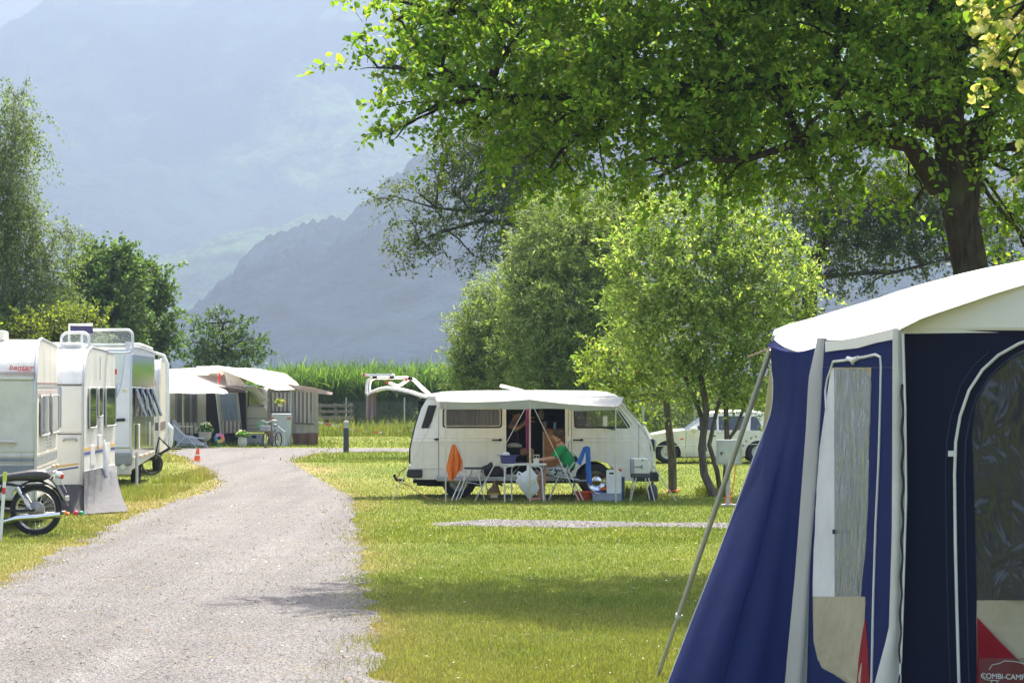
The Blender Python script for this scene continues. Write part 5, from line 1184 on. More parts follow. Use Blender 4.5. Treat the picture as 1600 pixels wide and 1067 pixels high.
b = MB(); b.tube([(-.255, -.165, .13), (.255, -.165, .13), (.255, .165, .13), (-.255, .165, .13), (-.255, -.165, .13)], .008, 6); 
for k in range(7): b.box((-.22+k*.07, -.168, .01), (-.21+k*.07, -.1601, .125))
b.build('rim', CRM, cr)
o2 = Vector((P(959, 0, 46.85).x, 46.85, .135)); jc = thing('water_canister', 'white plastic water canister with a red cap standing on the grey crate', 'canister', o2)
JW = mat('milky white plastic', (.85, .86, .85), .4, trans=.2)
b = MB(); b.panel([(x, z) for x, z in rpoly([(-.13, 0), (.13, 0), (.13, .36), (.09, .405), (-.13, .405)], .03)], [rpoly([(-.085, .33), (.0, .33), (.0, .365), (-.085, .365)], .012)], .16, lambda v: (v[0], v[1]-.08, v[2])); b.build('canister_body', JW, jc, bevel=.015)
b = MB(); b.lathe([(.028, 0), (.028, .035), (.02, .04), (0, .04)], 16, Matrix.Translation((.1, 0, .385)) @ Matrix.Rotation(R(25), 4, 'Y')); b.build('cap', RED, jc)
b = MB(); b.tube([(-.1, -.084, .06), (.1, -.084, .06), (.1, -.084, .3), (-.1, -.084, .3), (-.1, -.084, .06)], .004, 5); b.build('moulded_rib', JW, jc)
b = MB(); b.box((-.05, -.1, 0), (.09, .1, .17)); b.box((-.055, -.105, .17), (.095, .105, .185)); ob = b.build('box', mat('petrol blue plastic', (.03, .09, .15), .4), bevel=.008); ob.location = (P(968, 0, 47.2).x, 47.3, .0); ob.scale.z = 2.2; tag(ob, 'petrol-blue box behind the right side of the white canister', 'box')
o3 = Vector((P(936, 0, 46.9).x, 46.86, .014)); b = MB(); b.box((-.09, -.06, 0), (.07, .07, .16)); ob = b.build('small_box', mat('blue carton', (.03, .06, .25), .5), bevel=.01); ob.location = o3; tag(ob, 'small blue box in the grey crate left of the canister', 'box')
ob = lumpy('cloth', (P(943, 0, 46.9).x, 46.85, .21), (.055, .06, .035), mat('orange cloth', (.8, .12, .03), .8), 'orange-red rag on the small blue box in the crate', 'rag', 9)
# barbecue cabinet on legs
o = P(1001, 783, 46.6); o.z = 0; gr = thing('camp_stove', 'cream box-shaped camp stove with grey edge standing on four thin legs', 'stove', o)
def S_(px, py, d=0): return P(px, py, 46.6+d)-o
b = MB(); b.box(S_(988, 740), S_(1015, 716)+Vector((0, .35, 0))); b.build('housing', mat('cream enamel', (.66, .65, .58), .4), gr, bevel=.015)
b = MB(); b.box(S_(985.5, 740, -.01), S_(991, 717, -.01)+Vector((0, .38, 0))); b.build('side_panel', MGREY, gr, bevel=.008)
b = MB(); b.box(S_(986, 746), S_(1016, 740.2)+Vector((0, .36, 0))); b.build('base_tray', DGREY, gr, bevel=.008)
b = MB(); b.tube([S_(991, 729, -.02), S_(1001, 729, -.02), S_(1004, 726.5, -.02)], .007, 6); b.tube([S_(1001, 729, -.02), S_(1004, 732, -.02)], .007, 6); b.lathe([(.014, 0), (.014, .02)], 10, Matrix.Translation(S_(1004, 718.5)+Vector((0, -.0, 0))) @ Matrix.Rotation(R(90), 4, 'X')); b.build('latch', BLACK, gr)
for x0, x1, d in ((994, 985, 0), (1013, 1023, 0), (989, 984, .3), (1008, 1015, .3)):
    b = MB(); a_ = S_(x0, 746, d); c_ = S_(x1, 783, d); b.tube([a_, (c_.x, c_.y, .0)], .010, 8); b.build('leg', ALU, gr)
b = MB(); b.lathe([(0, 0), (.08, 0), (.1, .03), (.1, .2), (.07, .26), (.03, .28), (.03, .32), (0, .32)], 20, cap=False); ob = b.build('gas_bottle', DGREY); ob.location = (P(1020, 0, 47.0).x, 47.15, 0); ob.scale = (.9, .9, 1.0)
tag(ob, 'dark gas bottle standing behind the legs of the cream camp stove', 'gas bottle')
# hose at the rear of the van
b = MB(); b.tube([VP(635, 731, .1), VP(626, 737, -.1), VP(622, 745, -.25), VP(626, 753, -.3), VP(640, 757, -.3), VP(655, 767, -.6), Vector((VP(675, 0).x, 47.1, .01)), Vector((VP(700, 0).x, 46.9, .01))], .010, 6)
tag(b.build('cable', mat('orange brown cable', (.3, .12, .03), .5)), 'orange-brown cable running from the rear bumper of the van to the grass', 'cable')
# ================================================================ white car behind
KS = 60.5; KD = 69.4
def k2(px, py): return ((px-1001)/KS, (724-py)/KS)
def kl(*p): return [k2(*q) for q in p]
KX = (1001-800)*KD/F
car = thing('white_car', 'white three-door hatchback car parked behind the thin tree trunks', 'car', (KX, KD, 0))
KW = 1.6
def kin(z): return max(0, z-.84)*.42+max(0, .35-z)*.2
def kn(v): return (v[0], v[1]+kin(v[2]), v[2])
def kf(v): return (v[0], KW-v[1]-kin(v[2]), v[2])
karc = lambda cx: arc(cx, 709, 21, 190, -10, 14)
lown = kl((1004, 715), *karc(1043)[0:], (1070, 714), (1160, 714), *karc(1185), (1222, 713), (1227, 702), (1224, 682), (1219, 673), (1070, 673), (1045, 675.5), (1018, 680.5), (1004, 688), (1001, 700))
up = kl((1070, 673), (1219, 673), (1204, 649), (1176, 644.5), (1130, 644.5), (1106, 648))
wA = kl(*rpoly([(1083, 672), (1120, 672), (1120, 650.5), (1108, 651.5)], 2)); wB = kl(*rpoly([(1123, 672), (1165, 672), (1165, 650), (1123, 650)], 2)); wC = kl(*rpoly([(1172, 672.5), (1193, 672.5), (1183, 650.5), (1174, 650.5)], 2))
b = MB(); b.panel(lown, [], .03, kn); b.panel(up, [wA, wB, wC], .03, kn); b.panel(lown, [], .03, kf); b.panel(up, [wA, wB, wC], .03, kf); b.build('body', WHITE, car, bevel=.008, smooth=30)
MB().sheet(strip(kl((1106, 648), (1130, 644.5), (1176, 644.5), (1204, 649)), .045, wl=KW, ins=kin, axis='z')[::-1], -.02).build('roof', WHITE, car, smooth=50)
MB().sheet(strip(kl((1001, 700), (1004, 688), (1018, 680.5), (1045, 675.5), (1070, 673)), .03, wl=KW, ins=kin, axis='z')[::-1], -.02).build('bonnet', WHITE, car, smooth=50)
MB().sheet(strip(kl((1070, 673), (1088, 660), (1106, 648)), -.04, wl=KW, ins=kin)[::-1], -.01).build('windscreen', GLASS, car, smooth=50)
MB().sheet(strip(kl((1204, 649), (1212, 660), (1219, 673), (1224, 682), (1227, 702), (1222, 713)), .03, wl=KW, ins=kin)[::-1], -.02).build('tailgate', WHITE, car, smooth=50)
b = MB(); b.box((-.05, .02, k2(0, 717)[1]), (.12, KW-.02, k2(0, 700)[1])); b.box((k2(1220, 0)[0], .02, k2(0, 716)[1]), (k2(1230, 0)[0], KW-.02, k2(0, 701)[1])); b.build('bumper', WHITE, car, bevel=.03)
for nm, w in (('door_window', wA), ('door_window', wB), ('rear_side_window', wC)):
    b = MB(); b.panel(w, [], .006, lambda v: kn((v[0], v[1]+.01, v[2]))); b.build(nm, GLASS, car, smooth=0)
b = MB(); b.box((.9, .1, .2), (3.3, KW-.1, .8)); b.box((.5, .15, .15), (3.6, KW-.15, .3)); b.build('interior', DARKIN, car)
for x in (k2(1043, 0)[0], k2(1185, 0)[0]):
    for y in (.1, KW-.1): wheel(car, x, y, .29, .29, .17, STEEL, .22, .62, spokes=6)
b = MB()
for pl in [[(1072, 674), (1071, 700), (1073, 713)], [(1122, 674), (1123, 713)], [(1073, 713.2), (1160, 713.2)]]: b.tube([kn((k2(*p)[0], .001, k2(*p)[1])) for p in pl], .006, 5)
b.build('panel_gap', DGREY, car)
b = MB(); b.tube([kn((k2(1005, 0)[0], -.004, k2(0, 697)[1])), kn((k2(1225, 0)[0], -.004, k2(0, 693)[1]))], .009, 5); b.build('side_moulding', WHITE, car)
b = MB(); b.box((k2(1063, 0)[0], -.008, k2(0, 687)[1]), (k2(1068, 0)[0], .004, k2(0, 684.5)[1])); b.build('indicator', ORANGE, car)
b = MB(); b.ball((k2(1085, 0)[0], -.04, k2(0, 671)[1]), .09, 12, (1, .8, .75)); b.build('wing_mirror', WHITE, car)
b = MB(); b.box((-.055, .08, k2(0, 697)[1]), (.0, .4, k2(0, 689)[1])); b.build('headlight', glass_mat('lamp glass'), car, bevel=.01)
b = MB(); b.box((k2(1112, 0)[0], -.012, k2(0, 682)[1]), (k2(1118, 0)[0], -.0, k2(0, 680)[1])); b.build('door_handle', DGREY, car)
b = MB()
for i in range(9):       # little dark footprints stuck round the rear wheel arch
    a = R(170-i*18); x, z = k2(1185+27*math.cos(a), 709-27*math.sin(a)); M = Matrix.Translation((x, kin(z)-.004, z)) @ Matrix.Rotation(-a+(.5 if i % 2 else -.3), 4, 'Y')
    b.box((-.03, -.001, -.010), (.03, .002, .010), M); b.box((.018, -.001, -.03), (.03, .002, .03), M)
b.build('footprint_stickers', SEAL, car)

# ================================================================ meter box
o = G(1138, 790); mbx = thing('meter_box', 'grey metal meter box on a post beside the young tree', 'meter box', o)
ms = F/o.y
def M2(px, py, d=0): return Vector(((px-1138)/ms, d, (790-py)/ms))
b = MB(); b.box(M2(1120, 726), M2(1159, 687, .18)); b.build('cabinet', mat('weathered grey metal', (.36, .37, .35), .55, var=.25, scale=5, dirt=.4), mbx, bevel=.006)
b = MB(); b.box(M2(1122.5, 723.5, -.012), M2(1156.5, 690, -.002)); d = b.build('door', mat('grey door metal', (.42, .43, .41), .5, var=.2, scale=4, dirt=.5), mbx, bevel=.003)
b = MB(); b.box(M2(1125, 708, -.03), M2(1129, 706, -.013)); b.box(M2(1126, 711, -.03), M2(1127.5, 708.1, -.013)); b.build('handle', BLACK, d)
b = MB(); b.box(M2(1134.5, 790, .04), M2(1141, 726, .10)); b.build('post', mat('grey concrete', (.42, .41, .38), .8), mbx, bevel=.004)
b = MB(); b.box(M2(1127, 790.5, -.1), M2(1150, 787.5, .3)); b.build('concrete_base', mat('grey concrete', (.42, .41, .38), .8), mbx, bevel=.006)
b = MB(); b.tube([M2(1150, 726, 0), M2(1147, 750, -.01), M2(1143, 772, -.03), M2(1142, 786, -.05)], .008, 6); b.tube([M2(1133, 786, -.03), M2(1133, 776, -.06), M2(1142, 774, -.06), M2(1143, 785, -.04)], .009, 6)
tag(b.build('cable', ORANGE), 'thin orange cable hanging below the grey meter box', 'cable').location = o
tp = G(1112, 776)
b = MB(); b.tube([P(1100, 693, 48.62), P(1098, 702, 48.6), P(1096, 713, 48.62)], [.045, .055, .03], 8); b.tube([P(1099, 700, 48.6), P(1096, 714, 48.58)], .03, 6)
tag(b.build('ribbon', cloth_mat('orange plastic ribbon', (.8, .2, .05))), 'orange ribbon tied round a stem of the young tree', 'ribbon')
b = MB(); c0 = G(1051, 770); b.tube([c0+Vector((.12*math.cos(a/8*6.28), .12*math.sin(a/8*6.28)-.02, .05+.02*math.sin(a))) for a in range(9)], .012, 6)
tag(b.build('ribbon', ORANGE), 'orange band round the foot of the slender tree', 'ribbon')

# ================================================================ caravans at the left
def caravan(name, label, cat, near_right, rz, wd, L, H, prof, bm_, trim, zlow):
    c = thing(name, label, cat, near_right, rz)
    b = MB(); n = len(prof); vs = [(-wd, y, z) for y, z in prof]+[(0, y, z) for y, z in prof]
    fs = [tuple(range(n-1, -1, -1)), tuple(range(n, 2*n))]+[(i, (i+1) % n, (i+1) % n+n, i+n) for i in range(n)]
    b.add(vs, fs); b.build('body', bm_, c, bevel=.035, smooth=40, seg=3)
    b = MB()
    for x in (-.012, -wd+.012): b.tube([(x, y-(.006 if i < 3 else 0), z+(.012 if i > 3 else .004)) for i, (y, z) in enumerate(prof[:-1])], .022, 8)
    b.build('corner_trim', trim, c)
    b = MB(); b.box((-wd+.12, .3, zlow-.12), (-.12, L-.3, zlow)); b.tube([(-wd+.2, L*.55, .3), (-.2, L*.55, .3)], .04, 8); b.build('chassis', SEAL, c)
    for x in (-.18, -wd+.18):
        q = MB(); M = Matrix.Translation((x, L*.55, .3)) @ Matrix.Rotation(R(90), 4, 'Y'); q.lathe([(.18, -.09), (.28, -.09), (.3, -.06), (.3, .06), (.28, .09), (.18, .09)], 28, M, cap=False); q = q.build('wheel', TYRE, c, smooth=50)
        h = MB(); h.lathe([(.0, -.05), (.18, -.06), (.185, .06), (0, .05)], 24, M, cap=False); h.build('rim', STEEL, q)
    return c
def rbox(c, name, y0, y1, z0, z1, m, proud=.004, th=.02, parent=None, bev=0, x=0.0):
    """plate on the right side wall (x = 0)"""
    b = MB(); b.box((x-th, y0, z0), (x+proud, y1, z1)); return b.build(name, m, parent or c, bevel=bev)
def fbox(c, name, x0, x1, z0, z1, m, proud=.004, th=.02, parent=None, bev=0, y=0.0):
    b = MB(); b.box((x0, y-proud, z0), (x1, y+th, z1)); return b.build(name, m, parent or c, bevel=bev)
def side_win(c, y0, y1, z0, z1, m=None):
    pts = rrect(y0, z0, y1, z1, .06, 4)
    b = MB(); b.panel(pts, [], .012, lambda v: (.034-v[1], v[0], v[2])); w = b.build('window', m or GLASSW, c, smooth=0)
    b = MB(); lp = [(.03, y, z) for y, z in pts]; b.tube(lp+[lp[0]], .015, 6, cap=False); b.build('window_frame', mat('grey window frame', (.42, .42, .42), .4), w); return w
GLASSW = glass_mat('caravan window', (.03, .04, .04), .03, .05)
CV1 = mat('off white caravan sheet', (.74, .71, .64), .42, var=.06, scale=2, dirt=.5, streak=.4, bump=.25, bscale=30)
CV2 = mat('white caravan sheet', (.78, .77, .73), .35, var=.05, scale=2, dirt=.42, streak=.4, bump=.15, bscale=30)
# 1: old cream one with red lettering
D1 = 37.2; q1 = F/D1; X1 = (57-800)*D1/F
def z1(py): return EYE+(HOR-py)/q1
pr1 = [(0, .42), (0, 1.55), (.0, 2.05), (.10, 2.32), (.32, 2.53), (.62, 2.63), (1.1, 2.66), (4.0, 2.6), (4.0, .45)]
c1 = caravan('touring_caravan', 'old off-white caravan with red lettering nearest the left edge, behind the motorcycle', 'caravan', (X1, D1, 0), R(5.5), 2.2, 4.0, 2.6, pr1, CV1, ALU, .45)
xx = lambda px: (px-57)/q1
b = MB()
fbox(c1, 'rain_strip', -2.16, xx(53), z1(592.5), z1(588.5), mat('white strip', (.74, .72, .68), .4), .03)
fbox(c1, 'seam_line', -2.16, xx(55), z1(582.3), z1(581.2), mat('pinkish seam', (.35, .22, .2), .6), .012)
fbox(c1, 'seam_line', -2.16, xx(55), z1(584.4), z1(583.2), MGREY, .012)
fbox(c1, 'front_locker_lid', -2.10, xx(54), z1(706), z1(595), mat('lid sheet', (.68, .66, .58), .4, var=.06, dirt=.3, bump=.3, bscale=25), .012, bev=.01)
fbox(c1, 'trim_strip', -2.18, -.03, z1(714), z1(712.5), mat('beige strip', (.55, .5, .42), .5), .012)
fbox(c1, 'grey_band', -2.18, -.03, z1(721), z1(715.5), mat('band grey', (.26, .28, .29), .5), .008)
fbox(c1, 'trim_strip', -2.18, -.03, z1(724), z1(722), mat('beige strip', (.55, .5, .42), .5), .012)
fbox(c1, 'grey_band', -2.18, -.03, z1(740), z1(727), mat('band grey', (.26, .28, .29), .5), .008)
b = MB(); b.tube([(xx(-20), -.02, z1(689)), (xx(-18), -.07, z1(689)), (xx(23), -.07, z1(690)), (xx(26), -.02, z1(691.5))], .024, 8); b.build('grab_handle', mat('beige plastic', (.62, .57, .48), .5), c1)
def q_side(py): return z1(py)
for (a0, a1, za, zb, m_) in ((0.02, 3.95, 2.03, 2.05, 'pinkish seam'), (0.02, 3.95, 1.98, 1.995, 'mid grey plastic'), (.02, 3.95, 1.02, 1.05, 'beige strip'), (.02, 3.95, .90, 1.01, 'band grey'), (.02, 3.95, .85, .87, 'beige strip'), (.02, 3.95, .68, .80, 'band grey')):
    rbox(c1, 'side_strip', a0, a1, za, zb, MATS[m_], .006)
rbox(c1, 'side_strip', .02, 3.95, 1.88, 1.94, mat('pink beige strip', (.5, .42, .38), .5), .01)
side_win(c1, .5, 2.0, 1.30, 1.86); side_win(c1, 2.5, 3.8, 1.30, 1.86)
b = MB(); 
for k in range(4): b.box((-.01, 1.9, 1.12+k*.045), (.008, 2.7, 1.135+k*.045))
b.build('air_vent', MGREY, c1)
tr = text_part('lettering', 'bantam', .105, RED, c1, (xx(13.5), .062, z1(577.3)), (R(65), 0, 0), .003, sx=1.15, shear=.25, space=1.0)
tr2 = text_part('lettering', 'caravans', .048, RED, c1, (xx(27), .015, z1(580)), (R(80), 0, 0), .003, sx=1.15, shear=.25)
b = MB(); b.box((xx(-10), .62, 2.64), (xx(3), 1.1, 2.78)); b.build('roof_vent', WHITE, c1, bevel=.03)
fbox(c1, 'window', -1.95, xx(-8), z1(700), z1(610), GLASSW, .03, bev=.01) if False else None
# 2: white caravan with clear roof hatches
D2 = 42.3; q2 = F/D2; X2 = (131-800)*D2/F
def z2(py): return EYE+(HOR-py)/q2
xx2 = lambda px: (px-131)/q2
pr2 = [(0, .42), (0, 1.6), (.0, 1.98), (.08, 2.22), (.28, 2.44), (.6, 2.56), (1.0, 2.61), (3.9, 2.56), (3.9, .45)]
c2 = caravan('touring_caravan', 'white caravan with orange and blue side stripes and clear hatches raised on its roof', 'caravan', (X2, D2, 0), R(1.2), 2.2, 3.9, 2.6, pr2, CV2, mat('grey trim', (.45, .46, .47), .4), .45)
fbox(c2, 'seam_line', -2.18, -.02, z2(602), z2(600.2), DGREY, .012)
fbox(c2, 'front_panel', -2.1, -.03, z2(675), z2(603.5), mat('front sheet', (.68, .68, .66), .35, var=.05), .010, bev=.006)
fbox(c2, 'locker_lid', -2.1, -.05, z2(757), z2(679.5), mat('front sheet', (.68, .68, .66), .35, var=.05), .014, bev=.008)
fbox(c2, 'seam_line', -2.18, -.02, z2(678.5), z2(677), DGREY, .012)
b = MB(); b.tube([(xx2(100), -.02, z2(688)), (xx2(102), -.06, z2(685)), (xx2(118), -.06, z2(685)), (xx2(120.5), -.02, z2(688))], .018, 8); b.build('grab_handle', mat('grey handle', (.35, .36, .37), .4), c2)
fbox(c2, 'front_window', -2.0, xx2(96.5), z2(668), z2(604), glass_mat('pale window', (.25, .3, .36), .05, .05), .03, bev=.02)
for dz, m_ in ((0, mat('orange stripe', (.65, .38, .08), .5)), (-.055, mat('blue stripe', (.06, .07, .25), .5))):
    b = MB(); b.box((-.95, -.017, -.012), (-.02, .0, .014)); s_ = b.build('stripe', m_, c2, loc=(-.06, 0, z2(724)+dz)); s_.rotation_euler = (0, R(-8), 0)
    rbox(c2, 'stripe', .03, 3.85, .975+dz*1.2, 1.02+dz*1.2, m_, .005)
rbox(c2, 'skirt_panel', .02, 3.88, .45, .66, mat('light skirt', (.55, .56, .56), .5), .008)
side_win(c2, .45, 1.25, 1.33, 1.97); side_win(c2, 1.55, 2.05, 1.5, 1.97); side_win(c2, 2.45, 3.7, 1.33, 1.97)
rbox(c2, 'locker_door', .75, 1.25, .72, 1.05, mat('front sheet', (.68, .68, .66)), .012, bev=.008); rbox(c2, 'locker_door', 2.6, 3.2, .72, 1.05, mat('front sheet', (.68, .68, .66)), .012, bev=.008)
rbox(c2, 'service_hatch', 1.6, 1.9, .98, 1.2, mat('front sheet', (.68, .68, .66)), .03, bev=.008)
b = MB()
for k in range(7): b.box((-.01, 1.7, 1.22+k*.03), (.01, 2.0, 1.232+k*.03))
b.box((-.01, 1.9, 2.1), (.01, 1.95, 2.48)); b.build('air_vent', LGREY, c2)
b = MB(); b.box((.001, 3.86, 2.2), (.03, 3.9, 2.29)); b.build('marker_lamp', RED, c2)
b = MB(); b.box((-2.0, .02, 2.12), (-1.92, .06, 2.2)); b.build('marker_lamp', RED, c2)
rb_ = MB(); rb_.box((-1.25, .9, 2.56), (-.15, 1.8, 2.70)); rb_.build('roof_box', WHITE, c2, bevel=.06)
CLR = glass_mat('clear acrylic', (.5, .52, .52), .06, .78)
def clear_lid(x0, x1, z0_, z1_, y, th):
    b = MB(); b.panel(rrect(x0, z0_, x1, z1_, .10), [], .015, lambda v: (v[0], v[1]+y, v[2])); l_ = b.build('roof_hatch', CLR, c2, smooth=0)
    b = MB(); lp = [(x, y, z) for x, z in rrect(x0, z0_, x1, z1_, .10)]; b.tube(lp+[lp[0]], .024, 8, cap=False); b.build('hatch_rim', mat('milky acrylic rim', (.62, .63, .63), .3), l_)
clear_lid(xx2(83), xx2(127), z2(546), z2(518), .9, 0); clear_lid(xx2(88), -.04+xx2(173)*0+.46, z2(548), z2(509.5), 2.9, 0)
b = MB(); b.box((xx2(80), 2.0, z2(517)), (xx2(118), 2.04, z2(503.5))); s_ = b.build('solar_panel', mat('solar cells', (.03, .03, .10), .25), c2)
b = MB(); lp = [(xx2(80), 1.985, z2(546)), (xx2(80), 1.985, z2(503)), (xx2(118), 1.985, z2(503))]; b.tube(lp, .022, 6); b.build('panel_frame', mat('white frame', (.7, .7, .7), .4), s_)
# grey cloth apron hanging from it
GC = cloth_mat('grey groundsheet', (.095, .098, .102), None, trans=.03, wr=.6)
b = MB(); rows = []
for j in range(13):
    t_ = j/12; row = []
    for i in range(31):
        u = i/30; top = Vector((X2+.02+.05*u, D2-.02+3.0*u, .66)); bot = P(128+66*u+(5 if u > .6 else 0), 800-8*u+3*math.sin(i*1.7), 41.6+1.0*u); bot.z = .01+.01*abs(math.sin(i*1.1))
        p = top.lerp(bot, t_**.9); p.x += .10*math.sin(i*1.05+.8*t_)*t_*(1-.4*t_)+.02*math.sin(i*3.1); p.z -= .10*math.sin(math.pi*t_); row.append(p)
    rows.append(row)
b.sheet(rows, .006); tag(b.build('groundsheet', GC, smooth=70), 'grey cloth apron hanging in folds from the white caravan onto the grass', 'groundsheet')
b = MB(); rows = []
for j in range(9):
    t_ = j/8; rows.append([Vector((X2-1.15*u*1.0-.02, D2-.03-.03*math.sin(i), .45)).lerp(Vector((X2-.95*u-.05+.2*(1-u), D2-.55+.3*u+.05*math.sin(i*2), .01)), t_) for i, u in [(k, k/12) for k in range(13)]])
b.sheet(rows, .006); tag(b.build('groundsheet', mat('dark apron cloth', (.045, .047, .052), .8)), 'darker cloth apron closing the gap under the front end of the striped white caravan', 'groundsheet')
b = MB(); b.tube([(X2+.12, D2+1.6, .45), (X2+.10, D2+1.6, .75), (X2+.09, D2+1.62, 1.0), (X2+.06, D2+1.66, 1.12)], [.05, .045, .035, .02], 8); b.tube([(X2+.12, D2+1.6, .45), (X2+.2, D2+1.6, .2)], .03, 8)
tag(b.build('window_winder', mat('white plastic', (.75, .75, .74), .4)), 'curved white plastic support leaning against the striped caravan side', 'support')
# 3: silver motorhome with mirror-like side
D3 = 52; q3 = F/D3; X3 = (205-800)*D3/F
def z3(py): return EYE+(HOR-py)/q3
xx3 = lambda px: (px-205)/q3
SIL = mat('silver paint', (.55, .57, .66), .3, .35, var=.04); MIR = mat('mirror side sheet', (.50, .54, .50), .10, 1.0, var=.04)
pr3 = [(0, .35), (0, 1.4), (0, 2.3), (.02, 2.62), (.06, 2.7), (.2, 2.75), (2.0, 2.76), (6.0, 2.70), (6.0, .5)]
c3 = caravan('motorhome', 'silver motorhome with mirror-like side, its four dark windows propped open', 'motorhome', (X3, D3, 0), R(3.2), 2.25, 6.0, 2.7, pr3, SIL, SIL, .5)
b = MB(); b.box((-.02, .14, .62), (.012, 5.6, 2.62)); b.build('side_panel', MIR, c3, bevel=.01)
fbox(c3, 'rear_panel', -2.2, xx3(197), z3(600), z3(545), mat('white gloss', (.68, .69, .72), .3), .02, bev=.02)
fbox(c3, 'rear_window', -2.0, xx3(183), z3(640), z3(602), glass_mat('pale window'), .02, bev=.01)
b = MB(); b.prism([(xx3(176), z3(640)), (xx3(190), z3(598)), (xx3(196), z3(548)), (-.01, z3(548)), (-.01, z3(700)), (xx3(176), z3(700))], -.045, .0); b.build('corner_cowl', SIL, c3, bevel=.02)
b = MB(); b.lathe([(.05, 0), (.05, .03), (.02, .05), (0, .05)], 18, Matrix.Translation((xx3(195), -.045, z3(609))) @ Matrix.Rotation(R(90), 4, 'X')); b.build('round_lamp', mat('cream lamp', (.7, .68, .55), .3), c3)
b = MB(); b.tube([(xx3(176), -.06, z3(661)), (xx3(184), -.08, z3(656)), (xx3(196), -.06, z3(655.5))], .03, 8); b.build('handle', BLACK, c3)
fbox(c3, 'bumper', -2.24, .02, z3(727), z3(707), mat('bumper grey', (.23, .24, .25), .5), .06, bev=.03)
fbox(c3, 'lower_apron', -2.24, .01, z3(742), z3(728), mat('cream apron', (.52, .50, .44), .5), .05, bev=.03)
b = MB(); b.lathe([(.05, 0), (.05, .03), (.0, .03)], 18, Matrix.Translation((xx3(193), -.05, z3(729))) @ Matrix.Rotation(R(90), 4, 'X')); b.build('reflector', mat('cream lamp', (.7, .68, .55), .3), c3)
b = MB(); b.box((-.01, .1, .56), (.03, 5.6, .62)); b.build('side_sill', mat('beige sill', (.5, .46, .38), .5), c3, bevel=.01)
for k in range(5): b = MB(); b.box((.03, .7+k*1.1, .57), (.045, .78+k*1.1, .60)); b.build('side_marker', ORANGE, c3)
BG = glass_mat('dark blue window', (.03, .05, .075), .05, .03)
for k in range(4):
    y0 = .45+k*1.35; b = MB(); b.panel(rrect(y0, -.62, y0+.42, 0, .05), [], .035, lambda v: (v[1]-.0175, v[0], v[2])); w = b.build('open_window', BG, c3, bevel=.008, loc=(.03, 0, 1.98-.03*k*.3)); w.rotation_euler = (0, R(-19), 0)
    b = MB(); b.box((.002, y0, 1.40), (.016, y0+.42, 1.96)); b.build('window_opening', DARKIN, c3)
b = MB(); b.tube([(-2.2, .1, 2.75), (-2.2, .1, 2.80), (-.1, .1, 2.80), (-.05, .1, 2.68)], .02, 8); b.tube([(-.1, .1, 2.82), (-.06, 3.0, 2.84), (-.06, 5.8, 2.80), (-.06, 5.9, 2.7)], .035, 8); b.box((-.12, .05, 2.5), (-.02, .15, 2.86)); b.build('roof_rail', mat('white rack tube', (.74, .73, .72)), c3, bevel=.01)
b = MB(); b.box((-.3, 3.2, 2.77), (-.05, 4.2, 2.83)); b.build('roof_vent', DGREY, c3)
b = MB(); b.box((.035, 1.1, .75), (.06, 1.4, 1.25)); b.box((.035, 4.0, .75), (.05, 4.15, 1.25)); b.build('service_flap', mat('white gloss', (.68, .69, .72)), c3, bevel=.01)
b = MB(); b.box((.06, .25, .05), (.11, .38, .72)); b.build('support_leg', LGREY, c3, bevel=.02)
# 4: beige caravan with white bicycle carrier
D4 = 60.5; q4 = F/D4; X4 = (250-800)*D4/F
pr4 = [(0, .42), (0, 1.7), (0, 2.1), (.06, 2.35), (.2, 2.48), (.45, 2.55), (.9, 2.6), (4.5, 2.55), (4.5, .45)]
c4 = caravan('touring_caravan', 'beige caravan with brown stripe and white bicycle carrier, half hidden behind the silver motorhome', 'caravan', (X4, D4, 0), R(5), 2.1, 4.5, 2.6, pr4, CREAM, ALU, .45)
fbox(c4, 'brown_band', -2.05, -.02, 1.0, 1.18, mat('brown stripe', (.14, .10, .09), .6), .008); rbox(c4, 'brown_band', .02, 4.45, 1.0, 1.18, mat('brown stripe', (.14, .10, .09), .6), .008)
fbox(c4, 'front_window', -1.9, -.15, 1.3, 1.75, GLASSW, .02, bev=.02)
b = MB(); b.box((-.3, -.03, 2.0), (-.1, -.0, 2.12)); b.build('marker_lamp', RED, c4, bevel=.01)
WR = mat('white rack tube', (.74, .73, .72)); b = MB()
for y in (-.25, .35): b.tube([(-.5, y, 2.72), (-.1, y, 2.74), (.08, y, 2.68), (.16, y, 2.5), (.17, y, 2.0), (.17, y, .95), (.10, y, .7)], .035, 8)
b.tube([(.17, -.25, 1.9), (.17, .35, 1.9)], .02, 6); b.build('bicycle_carrier', WR, c4)
b = MB(); b.tube([(.17, -.25, 1.15), (.26, -.25, 1.05), (.25, -.25, .7), (.18, -.25, .5)], [.05, .06, .05, .03], 8); b.build('carrier_arm', WR, c4)
b = MB(); M = Matrix.Translation((-.1, -1.6, .30)) @ Matrix.Rotation(R(90), 4, 'X'); b.tube([M @ Vector((.22*math.cos(a/20*6.2832), .22*math.sin(a/20*6.2832), 0)) for a in range(21)], .022, 8); b.tube([(-.1, -1.6, .5), (-.1, -.9, .75)], .02, 6); b.build('spare_ring', SEAL, c4)
b = MB(); b.tube([(-.1, -.3, .45), (.05, -.35, .5), (.25, -.4, .62)], .03, 8); b.tube([(-.1, 0, .45), (.0, -.3, .85), (.25, -.4, .6), (.5, -.5, .6)], .02, 6); b.build('coupling', SEAL, c4)

